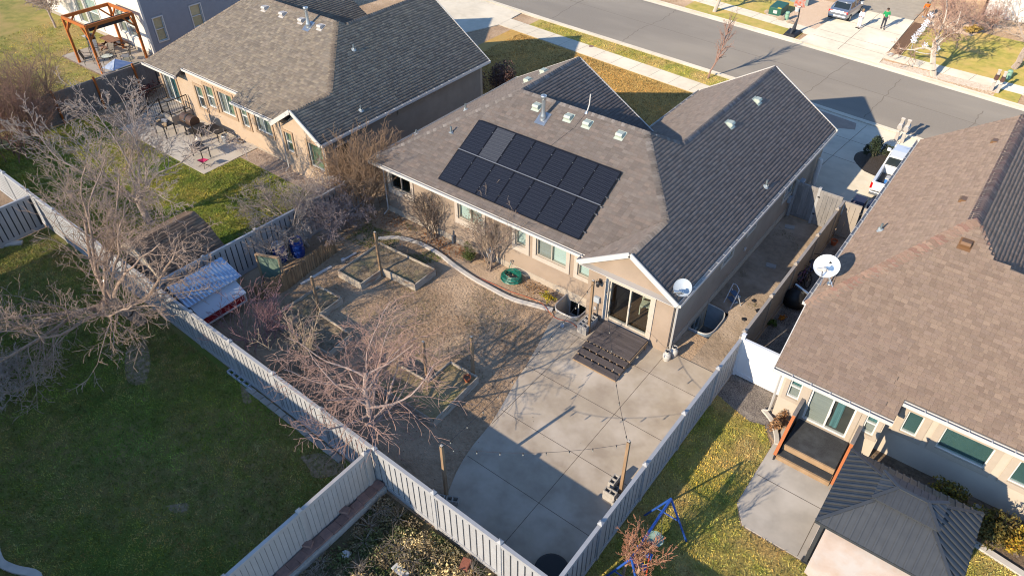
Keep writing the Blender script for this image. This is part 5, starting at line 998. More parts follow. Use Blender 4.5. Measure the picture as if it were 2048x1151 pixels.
gl_t = T('glass_table', 'small glass topped patio table between the chairs', 'table', (-49.3,20.2,.02)); O('top', MB().lathe([(0,.5),(.4,.5),(.4,.52),(0,.52)], n=18), G_TEAL, gl_t, local=True); O('rim', MB().lathe([(.4,.49),(.42,.49),(.42,.53),(.4,.53)], n=18), blkp, gl_t, local=True)
for a in (.5,2.6,4.7): O('leg', MB().bar((.33*math.cos(a),.33*math.sin(a),.5),(.4*math.cos(a),.4*math.sin(a),0),.025), blkp, gl_t, local=True)
um = T('umbrella', 'white and blue square parasol behind the brown fence', 'umbrella', (-44.4,18.5,0)); cu = [(-45.2,18.95,1.72),(-44.65,17.75,1.72),(-43.75,17.95,1.72),(-43.9,19.3,1.72)]; apx = (-44.4,18.55,2.1)
cloth_w = M('parasol_white', (.55,.60,.68), rough=.8); cloth_b = M('parasol_blue', (.30,.38,.55), rough=.8)
for i in range(4): O('panel', MB().add([cu[i],cu[(i+1)%4],apx], [(0,1,2)]), cloth_b if i in (2,) else cloth_w, um)
O('pole', MB().tube([(-44.4,18.55,0),(-44.4,18.55,2.12)], .03, 8), white, um)
for i in range(4): O('rib', MB().tube([apx, cu[i]], .012, 4), white, um)
sb = T('sandbox', 'low timber box with bright green turf behind the parasol', 'box', (-46.2,20.0,0)); O('side', MB().box(-47.4,-45,19.6,19.7,0,.3).box(-47.4,-45,21.2,21.3,0,.3).box(-47.4,-47.3,19.7,21.2,0,.3).box(-45.1,-45,19.7,21.2,0,.3), M('grey_wood', (.30,.27,.22)), sb); O('turf', poly([(-47.3,19.7),(-45.1,19.7),(-45.1,21.2),(-47.3,21.2)], .2), M('turf', (.05,.16,.02), (.04,.12,.02), scale=10, bump=.02), sb)
# ---------------------------------------------------------------- right house yard
tur = M('black_turf', (.055,.057,.06), (.035,.036,.04), rough=.95, scale=40, bump=.01, c3=(.07,.075,.08), scale3=2); orn = M('orange_paint', (.46,.13,.03), rough=.55); gcap = M('grey_cap_rail', (.20,.18,.17), (.16,.145,.14), scale=6); dks = M('dark_panel', (.03,.028,.035), rough=.7)
rd_ = T('porch_steps', 'turf covered landing and step with dark side panels at the right house door', 'steps', (-1.1,17.5,.03))
O('landing', MB().box(-1.98,-.32,16.95,18.33,.03,.42), raw, rd_); O('turf', MB().box(-1.97,-.33,17.0,18.32,.422,.44), tur, rd_); O('step', MB().box(-2.02,-.3,16.58,16.94,.03,.2), raw, rd_); O('turf', MB().box(-2.0,-.32,16.64,16.93,.203,.216), tur, rd_)
for x, nm in ((-2.08,'left'),(-.24,'right')):
    O('side_panel', MB().prism([(x,16.5,.03),(x,18.33,.03),(x,18.33,1.32),(x,17.55,1.25),(x,16.5,.34)], (.05,0,0)), dks if nm == 'left' else M('tan_panel2', (.27,.20,.155)), rd_)
    O('cap_rail', MB().bar((x+.025,18.33,1.35),(x+.025,17.5,1.28),.12,.05), gcap, rd_); O('sloped_rail', MB().bar((x+.025,17.55,1.26),(x+.025,16.45,.33),.10,.06), orn, rd_)
for i in range(4): O('slot', MB().box(-.192,-.184,17.75+i*.11,17.79+i*.11,.85-.02*i,1.15-.02*i), M('slot_light', (.6,.5,.4)), rd_)
gz = T('gazebo', 'black ribbed metal gazebo with two tier roof beside the cream house', 'gazebo', (1.6,14.9,.03)); gm_ = M('black_steel', (.085,.090,.096), (.07,.075,.082), rough=.45, metal=.35, scale=3); gd = M('gazebo_seam', (.035,.04,.048), rough=.4, metal=.3)
gx0, gx1, gy0, gy1, ez_, cz = -.15, 3.33, 13.4, 16.33, 2.28, 2.98; ix0, ix1, iy0, iy1 = .95, 2.23, 14.5, 15.2
def ribbed(name, P, par, eave_dir, nr, h=.022):
    """sloped panel with standing ribs from eave to top; P = eave a, eave b, top b, top a"""
    a, b, c_, d_ = (Vector(p) for p in P); q = O(name, MB().prism(P, (0,0,-.03)), gm_, par); e = (b-a)
    nrm = (b-a).cross(d_-a).normalized(); nrm = nrm if nrm.z > 0 else -nrm
    tl, tr = (d_-a).dot(e)/e.dot(e), (c_-a).dot(e)/e.dot(e); up = (d_-a)-e*tl
    mb = MB()
    for i in range(nr):
        s = (i+.5)/nr
        k = 1.0
        if s < tl: k = s/max(tl,1e-6)
        if s > tr: k = (1-s)/max(1-tr,1e-6)
        p = a+e*s; O('rib', MB().bar(p+nrm*h*.4, p+up*k+nrm*h*.4, .045, h*1.4, up=tuple(nrm)), gm_, q)
    return q
ribbed('roof_panel', [(gx0,gy0,ez_),(gx1,gy0,ez_),(ix1,iy0,cz),(ix0,iy0,cz)], gz, None, 18, .03); ribbed('roof_panel', [(gx1,gy1,ez_),(gx0,gy1,ez_),(ix0,iy1,cz),(ix1,iy1,cz)], gz, None, 18, .03)
ribbed('roof_panel', [(gx0,gy1,ez_),(gx0,gy0,ez_),(ix0,iy0,cz),(ix0,iy1,cz)], gz, None, 15, .035); ribbed('roof_panel', [(gx1,gy0,ez_),(gx1,gy1,ez_),(ix1,iy1,cz),(ix1,iy0,cz)], gz, None, 15, .035)
ux0, ux1, uy0, uy1, uz, ut = .78, 2.4, 14.33, 15.37, 3.08, 3.3
for P, nr in (([(ux0,uy0,uz),(ux1,uy0,uz),(1.95,14.85,ut),(1.23,14.85,ut)],9),([(ux1,uy1,uz),(ux0,uy1,uz),(1.23,14.85,ut),(1.95,14.85,ut)],9),([(ux0,uy1,uz),(ux0,uy0,uz),(1.23,14.85,ut),(1.23,14.85,ut)],5),([(ux1,uy0,uz),(ux1,uy1,uz),(1.95,14.85,ut),(1.95,14.85,ut)],5)): ribbed('top_panel', P if P[2] != P[3] else P[:3]+[(P[3][0],P[3][1]+.001,P[3][2])], gz, None, nr, .02)
for a, b in (((gx0,gy0,ez_),(ix0,iy0,cz)),((gx1,gy0,ez_),(ix1,iy0,cz)),((gx0,gy1,ez_),(ix0,iy1,cz)),((gx1,gy1,ez_),(ix1,iy1,cz)),((ux0,uy0,uz),(1.23,14.85,ut)),((ux0,uy1,uz),(1.23,14.85,ut)),((ux1,uy0,uz),(1.95,14.85,ut)),((ux1,uy1,uz),(1.95,14.85,ut)),((1.23,14.85,ut),(1.95,14.85,ut))): O('hip_cap', MB().bar(Vector(a)+Vector((0,0,.02)),Vector(b)+Vector((0,0,.02)),.09,.035), gm_, gz)
O('eave_trim', MB().box(gx0,gx1,gy0-.02,gy0+.02,ez_-.09,ez_-.005).box(gx0,gx1,gy1-.02,gy1+.02,ez_-.09,ez_-.005).box(gx0-.02,gx0+.02,gy0+.02,gy1-.02,ez_-.09,ez_-.005).box(gx1-.02,gx1+.02,gy0+.02,gy1-.02,ez_-.09,ez_-.005), gm_, gz); O('collar', MB().box(ix0-.03,ix1+.03,iy0-.03,iy1+.03,cz-.04,uz-.02), gd, gz)
for x in (gx0+.2,gx1-.2):
    for y in (gy0+.3,gy1-.25): po = O('post', MB().bar((x,y,.03),(x,y,ez_-.05),.1), gm_, gz); O('foot', MB().box(x-.1,x+.1,y-.1,y+.1,.03,.05), gm_, po)
cur = M('peach_curtain', (.44,.345,.285), (.48,.40,.35), rough=.9, scale=2.5, c3=(.47,.43,.40), scale3=1.2)
def curtain(label, pts, z0, z1, spread=.0):
    mb = MB(); P = []
    for (a, b), (c_, d_) in zip(pts, pts[1:]):
        for s in np.linspace(0,1,22)[:-1]: P.append((a+(c_-a)*s, b+(d_-b)*s))
    P.append(pts[-1]); n = len(P)
    for j in range(5):
        z = z1+(z0-z1)*j/4
        for i, (x, y) in enumerate(P): w_ = .05*math.sin(i*1.1)*(.4+.6*j/4); mb.v.append((x+w_*.3, y-w_-.05*j*spread, z))
    mb.f = [(j*n+i,j*n+i+1,(j+1)*n+i+1,(j+1)*n+i) for j in range(4) for i in range(n-1)]; o = O('curtain', mb, cur, smooth=True, fix=False); so_ = o.modifiers.new('thick','SOLIDIFY'); so_.thickness = .01; tag(o, label, 'curtain')
curtain('peach curtain hanging along the front of the gazebo', [(.15,13.62),(3.1,13.62)], .06, 2.15, 1.5); curtain('narrow peach curtain at the left side of the gazebo', [(.0,13.75),(.0,15.2)], .06, 2.15)
tag(O('white_bucket', MB().lathe([(0,.03),(.11,.03),(.14,.3),(.15,.3),(.12,.05)], (3.55,18.35,0), 14), white), 'small white bucket at the foot of the cream wall behind the gazebo', 'bucket')
utb = T('ac_unit', 'grey metal unit at the right edge beyond the yellow shrub', 'unit', (5.6,18.0,0)); O('case', MB().box(5.05,6.3,17.55,18.45,.02,.75), M('ac_grey', (.42,.43,.44), rough=.5), utb, bevel=.02); O('fan_grille', MB().lathe([(0,.76),(.3,.76),(.32,.755)], (5.55,18.0,0), 20), blkp, utb)
# swing set
bl = M('swing_blue', (.03,.10,.38), rough=.35); ss = T('swing_set', 'blue metal swing set with saucer swing behind the small bare tree', 'swing set', (-3.6,11,0)); A, B = Vector((-3.62,12.0,1.75)), Vector((-3.58,9.75,1.75))
O('top_bar', MB().tube([A,B], .04, 8), bl, ss)
for p in (A,B):
    s = 1 if p is A else -1
    for dx in (-.72,.68): O('leg', MB().tube([p, (p.x+dx,p.y+.18*s,0)], .032, 8), bl, ss)
    O('cross_bar', MB().tube([p+Vector((-.38,.09*s,-.92)), p+Vector((.36,.09*s,-.92))], .02, 6), bl, ss)
for y, nm in ((11.35,'saucer'),(10.4,'glider')):
    for dx in (-.2,.2): O('chain', MB().tube([(-3.6+dx*.3,y,1.73),(-3.6+dx,y,.55)], .008, 4), metal_g if nm == 'saucer' else M('yellow_rope', (.6,.4,.03)), ss)
    O('swing_seat', MB().lathe([(0,.5),(.24,.52),(.26,.56),(0,.54)], (-3.6,y,0), 14) if nm == 'saucer' else MB().box(-3.85,-3.35,y-.1,y+.1,.5,.54).box(-3.85,-3.35,y+.3,y+.34,.5,.8), M('green_cloth', (.20,.36,.27), (.4,.5,.44), scale=6) if nm == 'saucer' else bl, ss)
O('slide_pole', MB().tube([(-3.4,10.5,1.7),(-2.9,9.4,.1)], .02, 6), M('orange_red', (.6,.07,.02)), ss)
# bicycle alley
def wheel(par, c_, r, ax, m=dark_metal):
    c_ = Vector(c_); ax = Vector(ax).normalized(); u = ax.orthogonal().normalized(); w_ = ax.cross(u); pts = [c_+u*r*math.cos(t)+w_*r*math.sin(t) for t in np.linspace(0,2*math.pi,24,endpoint=False)]
    o = O('wheel', MB().tube(pts, .022, 5, closed=True), M('tyre', (.03,.03,.03), rough=.8), par); sp_ = MB()
    for i in range(0,24,2): sp_.tube([c_, pts[i]], .004, 3)
    O('spokes', sp_, metal_g, o); return o
def bike(label, p, fwd, lean, m, r=.3):
    p, f = Vector(p), Vector(fwd).normalized(); up = (Vector((0,0,1))+Vector(lean)).normalized(); ax = f.cross(up).normalized(); up = ax.cross(f)*-1 if ax.cross(f).z < 0 else ax.cross(f)
    t = T('bicycle', label, 'bicycle', p[:]); q = lambda a, b: p+f*a+up*b
    wheel(t, q(-.5,r), r, ax); wheel(t, q(.5,r), r, ax); O('frame', MB().tube([q(-.5,r),q(-.05,.28),q(.38,.62),q(-.2,.68),q(-.05,.28)],.018,6).tube([q(-.5,r),q(-.2,.68)],.012,5), m, t)
    O('fork', MB().tube([q(.5,r),q(.36,.75)],.015,5), m, t); O('handlebar', MB().tube([q(.36,.8)-ax*.28,q(.4,.85),q(.36,.8)+ax*.28],.013,5), dark_metal, t); O('saddle', MB().bar(q(-.32,.78),q(-.08,.79),.1,.05), dark_metal, t); O('crank', MB().tube([q(-.05,.28)-ax*.1,q(-.05,.28)+ax*.1],.04,8), dark_metal, t)
bike('blue bicycle leaning on the tan fence beside the white dish', (-4.45,26.7,0), (.25,1,0), (-.2,0,0), M('bike_blue', (.02,.08,.35), rough=.3)); bike('dark bicycle lying against the fence, nearer one', (-4.35,25.3,0), (.1,1,0), (-.35,0,0), M('bike_dark', (.06,.05,.09), rough=.3)); bike('small purple and teal bicycle among the dark clutter', (-4.55,25.6,0), (.1,1,0), (-.25,0,0), M('bike_purple', (.18,.06,.22), rough=.3), r=.24)
bt = T('bike_trailer', 'dark covered cart with silver bar below the bicycles', 'cart', (-4.35,24.3,0)); O('cover', MB().lathe([(0,.75),(.25,.72),(.42,.5),(.45,.1),(0,.08)], (-4.4,24.35,0), 10), M('black_tarp', (.02,.02,.022), rough=.5), bt, smooth=True); O('bar', MB().bar((-4.6,24.6,.8),(-4.0,24.4,.75),.1,.05), metal_g, bt); wheel(bt, (-3.9,24.2,.33), .32, (1,.2,0))
tag(O('long_plank', MB().bar((-3.85,24.6,.5),(-4.2,27.4,.5),.06,.05), raw), 'long brown board leaning in the bicycle alley', 'board')
for i, (x, y, c_) in enumerate(((-3.9,26.2,(.4,.07,.05)),(-3.8,25.5,(.12,.1,.1)),(-3.95,26.9,(.06,.06,.08)),(-3.75,25.0,(.35,.1,.04)))): tag(O('crate', MB().rbox((x,y,0),(.35,.3,.25),.3*i,z0=.01), M('crate_%d' % i, c_), bevel=.02), ['red toy bin in the bicycle alley','grey box behind the red toy bin','dark tub in the bicycle alley under the dish','orange brown bin near the brown board'][i], 'bin')
pot('small orange pot with cactus at the far end of the bicycle alley', -4.5, 29.4, 0, .14)
# bins and pickup
def wheelie(label, x, y, m):
    t = T('wheelie_bin', label, 'bin', (x,y,.06), 'dark bins behind the alley gate'); O('body', MB().add([(-.24,-.26,.1),(.24,-.26,.1),(.24,.26,.1),(-.24,.26,.1),(-.29,-.34,.95),(.29,-.34,.95),(.29,.34,.95),(-.29,.34,.95)], [(0,3,2,1),(4,5,6,7),(0,1,5,4),(1,2,6,5),(2,3,7,6),(3,0,4,7)]), m, t, bevel=.03, local=True)
    O('lid', MB().add([(-.31,-.38,.96),(.31,-.38,.96),(.31,.38,.99),(-.31,.38,.99),(-.27,-.3,1.06),(.27,-.3,1.06),(.27,.3,1.07),(-.27,.3,1.07)], [(0,3,2,1),(4,5,6,7),(0,1,5,4),(1,2,6,5),(2,3,7,6),(3,0,4,7)]), m, t, bevel=.03, local=True)
    for s in (-.25,.25): O('wheel', MB().lathe([(0,-.03),(.12,-.03),(.12,.03),(0,.03)], (s,.3,.12), 12, axis='x'), blkp, t, local=True)
navy = M('navy_bin', (.03,.025,.05), rough=.35); wheelie('navy wheelie bin behind the alley gate, left one', -4.45, 32.0, navy); wheelie('navy wheelie bin behind the alley gate, right one', -3.75, 32.05, navy)
# ---------------------------------------------------------------- vehicles
def loft(rings):
    mb = MB(); n = len(rings[0])
    for r in rings: mb.v += [tuple(p) for p in r]
    m = len(rings); mb.f = [(i*n+k, i*n+(k+1)%n, (i+1)*n+(k+1)%n, (i+1)*n+k) for i in range(m-1) for k in range(n)]+[tuple(range(n))[::-1], tuple((m-1)*n+k for k in range(n))]
    return mb
def car_wheel(par, x, y, r, w):
    t = O('wheel', MB().lathe([(r*.6,-w/2),(r*.95,-w/2),(r,-w/3),(r,w/3),(r*.95,w/2),(r*.6,w/2)], (x,y,r), 20, axis='y'), M('tyre', (.03,.03,.03), rough=.8), par, local=True); O('rim', MB().lathe([(0,-w*.4),(r*.55,-w*.45),(r*.62,-w*.5),(r*.62,w*.5),(r*.55,w*.45),(0,w*.4)], (x,y,r), 12, axis='y'), metal_g, t, local=True)
paint_s = M('silver_paint', (.46,.47,.49), rough=.3, metal=.75); paint_w = M('white_car_paint', (.78,.79,.80), rough=.25); autoglass = M('auto_glass', (.03,.04,.045), rough=.05, spec=.8); lamp_r = M('tail_red', (.55,.01,.012), rough=.2); black_t = M('black_trim', (.02,.02,.022), rough=.6)
def sedan(label, loc, rz, s):
    t = T('car', label, 'car', loc, rz=rz); t.scale = (s,s,s)
    st = [(-2.2,.74,.45,.78),(-2.12,.82,.32,.95),(-1.7,.88,.25,1.02),(-1.0,.90,.22,.98),(0,.91,.22,.95),(1.0,.90,.22,.93),(1.6,.87,.24,.86),(2.1,.78,.3,.72),(2.25,.6,.42,.6)]
    O('body', loft([[(x,-w*.9,a),(x,-w,a+.14),(x,-w,(a+b)/2+.1),(x,-w*.9,b),(x,w*.9,b),(x,w,(a+b)/2+.1),(x,w,a+.14),(x,w*.9,a)] for x, w, a, b in st]), paint_s, t, smooth=False, bevel=.03, local=True)
    cb = [(-1.75,.74,.98,.60,1.0),(-1.05,.78,.96,.60,1.38),(-.2,.79,.95,.62,1.43),(.35,.78,.94,.60,1.38),(1.15,.72,.92,.55,.95)]
    O('greenhouse', loft([[(x,-w,z0-.03),(x,-w2,z1),(x,w2,z1),(x,w,z0-.03)] for x, w, z0, w2, z1 in cb]), autoglass, t, local=True)
    O('roof', loft([[(x,-w,z-.05),(x,-w*.9,z+.02),(x,w*.9,z+.02),(x,w,z-.05)] for x, w, z in ((-1.12,.62,1.36),(-.6,.66,1.41),(-.1,.66,1.42),(.4,.62,1.37))]), paint_s, t, local=True, smooth=True)
    for sy in (-1,1):
        for pb in (((-1.08,sy*.62,1.36),(-1.72,sy*.77,1.0),.09,.06),((.38,sy*.62,1.37),(1.15,sy*.75,.95),.07,.05),((-.25,sy*.66,1.41),(-.3,sy*.8,.96),.07,.04)): O('pillar', MB().bar(*pb), paint_s, t, local=True)
        O('tail_light', MB().box(-2.17,-2.0,min(sy*.45,sy*.83),max(sy*.45,sy*.83),.74,.93), lamp_r, t, bevel=.03, local=True); O('headlight', MB().box(2.0,2.12,min(sy*.5,sy*.78),max(sy*.5,sy*.78),.6,.75), frame_w, t, local=True)
        O('mirror', MB().rbox((.75,sy*.98,1.0),(.12,.16,.12)), paint_s, t, bevel=.03, local=True)
    O('number_plate', MB().box(-2.19,-2.165,-.2,.2,.72,.84), M('plate', (.65,.6,.5)), t, local=True); O('bumper', MB().box(-2.24,-2.1,-.75,.75,.36,.56), paint_s, t, bevel=.04, local=True)
    O('rear_seat', MB().rbox((-1.0,-.35,1.05),(.12,.3,.2)).rbox((-1.0,.35,1.05),(.12,.3,.2)), frame_w, t, local=True)
    for x in (-1.35,1.35):
        for y in (-.82,.82): car_wheel(t, x, y, .31, .2)
sedan('silver sedan parked rear to the street on the far driveway', (-13.75,59.0,.06), R(88), .86)
def pickup(label, loc, rz, s):
    t = T('pickup_truck', label, 'truck', loc, rz=rz); t.scale = (s,s,s)
    def ring(x, w, a, b): return [(x,-w*.92,a),(x,-w,a+.12),(x,-w,b-.1),(x,-w*.95,b),(x,w*.95,b),(x,w,b-.1),(x,w,a+.12),(x,w*.92,a)]
    O('bed_floor', MB().box(-2.6,-.55,-.8,.8,.55,.68), M('bed_liner', (.05,.05,.055), rough=.7), t, local=True)
    for sy in (-1,1): O('bed_side', MB().box(-2.62,-.55,min(sy*.8,sy*.95),max(sy*.8,sy*.95),.45,1.12), paint_w, t, bevel=.03, local=True)
    O('tailgate', MB().box(-2.72,-2.62,-.93,.93,.62,1.12), paint_w, t, bevel=.02, local=True); O('bed_front', MB().box(-.62,-.55,-.8,.8,.55,1.12), paint_w, t, local=True)
    O('cab_body', loft([ring(-.5,.95,.45,1.12),ring(1.3,.95,.45,1.12),ring(1.5,.95,.45,1.1),ring(2.5,.9,.45,1.02),ring(2.75,.8,.5,.9)]), paint_w, t, bevel=.02, local=True)
    O('greenhouse', loft([[(x,-w,1.1),(x,-w2,z),(x,w2,z),(x,w,1.1)] for x, w, w2, z in ((-.48,.88,.76,1.68),(.2,.9,.78,1.74),(.7,.88,.74,1.70),(1.4,.85,.7,1.14))]), autoglass, t, local=True)
    O('roof', loft([[(x,-w,z-.06),(x,-w*.92,z+.03),(x,w*.92,z+.03),(x,w,z-.06)] for x, w, z in ((-.52,.78,1.68),(.1,.82,1.75),(.75,.78,1.70))]), paint_w, t, local=True)
    for sy in (-1,1):
        for pb in (((-.48,sy*.8,1.66),(-.5,sy*.9,1.1),.1,.07),((.72,sy*.77,1.7),(1.42,sy*.88,1.12),.07,.06),((.15,sy*.82,1.72),(.15,sy*.92,1.1),.07,.05)): O('pillar', MB().bar(*pb), paint_w, t, local=True)
        O('tail_light', MB().box(-2.74,-2.55,min(sy*.86,sy*.965),max(sy*.86,sy*.965),.72,1.05), lamp_r, t, local=True); O('mirror', MB().rbox((1.2,sy*1.06,1.2),(.12,.2,.18)), paint_w, t, bevel=.03, local=True)
    O('rear_bumper', MB().box(-2.85,-2.7,-.9,.9,.42,.6), metal_g, t, bevel=.02, local=True); O('tailgate_handle', MB().box(-2.735,-2.715,-.12,.12,.92,1.0), black_t, t, local=True); O('badge', MB().box(-2.733,-2.717,-.75,-.5,.8,.83), metal_g, t, local=True); O('badge', MB().box(-2.733,-2.717,.4,.55,.7,.72), metal_g, t, local=True)
    for x in (-1.65,1.85):
        for y in (-.85,.85): car_wheel(t, x, y, .36, .24)
pickup('white pickup truck parked in the shade beyond the right house roof', (-3.75,36.5,.06), R(92), .9)
ch = T('cooler', 'blue and white cooler in the pickup bed', 'cooler', (-3.85,34.95,.70)); O('box', MB().box(-.25,.25,-.18,.18,0,.26), M('cooler_blue', (.05,.2,.55), rough=.5), ch, bevel=.02, local=True); O('lid', MB().box(-.26,.26,-.19,.19,.262,.33), white, ch, bevel=.02, local=True)
# ---------------------------------------------------------------- people
def person(label, loc, rz, h, J, top, bottom, shoe, hairc, skin=(.45,.28,.20), sleeves=True):
    """skinned figure; J overrides joint positions (metres on a 1.7 m figure)"""
    t = T('person', label, 'person', loc, rz=rz); s = h/1.7; t.scale = (s,s,s)
    P = dict(pel=(0,0,.92), sp=(0,0,1.12), ch=(0,0,1.32), nk=(0,0,1.47), hd=(0,.01,1.56), tp=(0,.02,1.68), ls=(-.18,0,1.40), rs=(.18,0,1.40), le=(-.26,.02,1.13), re=(.26,.02,1.13), lw=(-.27,.1,.90), rw=(.27,.1,.90), lh=(-.09,0,.88), rh=(.09,0,.88), lk=(-.10,.02,.50), rk=(.10,.02,.50), la=(-.11,-.01,.09), ra=(.11,-.01,.09), lt=(-.13,.16,.04), rt=(.13,.16,.04)); P.update(J)
    E = [('pel','sp'),('sp','ch'),('ch','nk'),('nk','hd'),('hd','tp'),('ch','ls'),('ch','rs'),('ls','le'),('rs','re'),('le','lw'),('re','rw'),('pel','lh'),('pel','rh'),('lh','lk'),('rh','rk'),('lk','la'),('rk','ra'),('la','lt'),('ra','rt')]
    rad = dict(pel=.13,sp=.12,ch=.14,nk=.055,hd=.095,tp=.075,ls=.062,rs=.062,le=.042,re=.042,lw=.03,rw=.03,lh=.085,rh=.085,lk=.055,rk=.055,la=.038,ra=.038,lt=.03,rt=.03)
    for sd_, w, e in (('l','lw','le'),('r','rw','re')):      # hands: palm and five fingers
        d = (Vector(P[w])-Vector(P[e])).normalized(); sx = Vector((0,1,0)); P[sd_+'p'] = tuple(Vector(P[w])+d*.07); E.append((w, sd_+'p')); rad[sd_+'p'] = .028
        for i, (o_, ln) in enumerate(((-.03,.055),(-.01,.075),(.01,.08),(.03,.07))): P[sd_+'f%d' % i] = tuple(Vector(P[sd_+'p'])+d*ln+sx*o_); E.append((sd_+'p', sd_+'f%d' % i)); rad[sd_+'f%d' % i] = .0095
        P[sd_+'th'] = tuple(Vector(P[w])+d*.05+sx*.055); E.append((sd_+'p', sd_+'th')); rad[sd_+'th'] = .011
    def skinmesh(name, keys, m, grow, root):
        ks = [k for k in P if k in keys]; ix = {k: i for i, k in enumerate(ks)}; me = bpy.data.meshes.new(name); me.from_pydata([P[k] for k in ks], [(ix[a], ix[b]) for a, b in E if a in ix and b in ix], []); me.materials.append(m)
        o = bpy.data.objects.new(name, me); link(o, t, (0,0,0)); md = o.modifiers.new('skin', 'SKIN'); md.use_smooth_shade = True
        for k in ks: sv = me.skin_vertices[0].data[ix[k]]; sv.radius = (rad[k]+grow, rad[k]+grow); sv.use_root = (k == root)
        su = o.modifiers.new('sub', 'SUBSURF'); su.levels = 1; su.render_levels = 1; return o
    skinmesh('body', set(P), M('skin_%s' % hairc[0], skin, rough=.6), 0, 'pel')
    up = {'pel','sp','ch','ls','rs','le','re'} | ({'lw','rw'} if sleeves else set()); skinmesh('top', up, top, .022, 'pel'); skinmesh('trousers', {'pel','lh','rh','lk','rk','la','ra'}, bottom, .02, 'pel')
    for a, b in (('la','lt'),('ra','rt')): O('shoe', MB().bar(Vector(P[a])-Vector((0,.06,.06)), Vector(P[b])+Vector((0,.06,-.0)), .09, .08), shoe, t, bevel=.02, local=True)
    c_ = Vector(P['hd'])+Vector((0,-.015,.05)); O('hair', MB().lathe([(.1,-.01),(.108,.04),(.09,.09),(.05,.12),(0,.13)], c_, 12), M(hairc[0], hairc[1], rough=.8), t, smooth=True, local=True)
    f = Vector(P['hd'])+Vector((0,.09,.0))
    O('face', MB().lathe([(0,0),(.012,.0),(.012,.012),(0,.014)], f+Vector((-.035,0,.025)), 6).lathe([(0,0),(.012,.0),(.012,.012),(0,.014)], f+Vector((.035,0,.025)), 6).bar(f+Vector((-.03,.002,-.04)), f+Vector((.03,.002,-.04)), .008,.01).bar(f+Vector((0,.005,.02)), f+Vector((0,.02,-.012)), .018,.02), M('face_dark', (.16,.07,.05)), t, local=True)
    for sx in (-.095,.095): O('ear', MB().rbox(Vector(P['hd'])+Vector((sx,0,.0)),(.02,.04,.06)), MATS['skin_%s' % hairc[0]], t, local=True)
    return t
wcl = M('white_cloth', (.70,.72,.76), rough=.8); gre = M('green_shirt', (.02,.34,.11), rough=.8); orgc = M('orange_shirt', (.75,.16,.015), rough=.8); dkp = M('charcoal_trousers', (.05,.055,.07), rough=.8)
person('person in white top and trousers standing beside the silver sedan', (-12.05,56.85,.06), R(160), 1.36, dict(lw=(-.12,.16,1.12), rw=(.12,.16,1.05)), wcl, wcl, M('shoe_dark', (.05,.05,.05)), ('hair_blonde', (.35,.24,.12)))
person('person in green shirt and dark trousers walking on the far driveway', (-10.65,57.85,.06), R(200), 1.45, dict(la=(-.11,.10,.09), lt=(-.13,.27,.04), ra=(.10,-.12,.09), rt=(.12,.05,.04), rw=(.2,.2,1.02)), gre, dkp, M('shoe_dark', (.05,.05,.05)), ('hair_dark', (.05,.03,.02)), sleeves=False)
person('person in orange shirt bending over by the far flower bed', (-8.85,62.2,.03), R(20), 1.3, dict(sp=(0,.10,1.05), ch=(0,.28,1.16), nk=(0,.40,1.20), hd=(0,.48,1.20), tp=(0,.57,1.24), ls=(-.18,.28,1.16), rs=(.18,.28,1.16), le=(-.22,.36,.92), re=(.22,.36,.92), lw=(-.2,.42,.70), rw=(.2,.42,.70)), orgc, M('tan_shorts', (.30,.16,.09)), M('blue_shoe', (.10,.35,.60)), ('hair_brown', (.10,.06,.03)))
# ---------------------------------------------------------------- street furniture
bh = T('basketball_hoop', 'portable basketball hoop with black base at the far kerb', 'basketball hoop', (-15.4,52.9,.05)); O('base', MB().add([(-.5,-.75,0),(.4,-.75,0),(.45,.6,0),(-.55,.6,0),(-.4,-.6,.18),(.3,-.6,.18),(.35,.45,.2),(-.45,.45,.2)], [(0,3,2,1),(4,5,6,7),(0,1,5,4),(1,2,6,5),(2,3,7,6),(3,0,4,7)]), black_t, bh, bevel=.03, local=True)
O('shroud', MB().prism([(-.08,-.6,.18),(-.08,.25,.18),(-.08,.25,1.0)], (.12,0,0)), M('charcoal_plastic', (.05,.055,.06), rough=.5), bh, local=True); O('pole', MB().tube([(0,.2,.1),(0,.25,1.2),(0,.0,2.0),(0,-.15,2.15)], .045, 8), dark_metal, bh, local=True)
O('backboard', MB().box(-.38,.38,-.22,-.18,1.95,2.5), M('orange_board', (.55,.12,.05), (.45,.40,.36), scale=7), bh, local=True); rim = [(.2*math.cos(a),-.42+.2*math.sin(a),2.05) for a in np.linspace(0,2*math.pi,18,endpoint=False)]; O('hoop_ring', MB().tube(rim,.012,5,closed=True), M('rim_orange', (.6,.1,.02)), bh, local=True); O('net', MB().lathe([(.2,2.04),(.14,1.85),(.12,1.7)], (0,-.42,0), 10), M('net_white', (.6,.58,.55)), bh, local=True)
tf = T('transformer', 'green transformer cabinet on the far corner lawn', 'transformer', (-17.9,56.3,0)); grn = M('utility_green', (.03,.12,.08), rough=.5); O('pad', MB().box(-.62,.62,-.85,.85,0,.08), concrete, tf, local=True); O('cabinet', MB().add([(-.5,-.7,.08),(.45,-.7,.08),(.45,.75,.08),(-.5,.75,.08),(-.5,-.7,.62),(.45,-.7,.62),(.45,.75,.72),(-.5,.75,.72)], [(0,3,2,1),(4,5,6,7),(0,1,5,4),(1,2,6,5),(2,3,7,6),(3,0,4,7)]), grn, tf, bevel=.02, local=True); O('label', MB().box(-.15,.15,-.712,-.702,.22,.45), white, tf, local=True); O('label', MB().box(.1,.38,-.7,-.4,.628,.634), M('yellow_label', (.7,.5,.03)), tf, local=True)
pgm = M('pedestal_green', (.28,.46,.32), rough=.5)
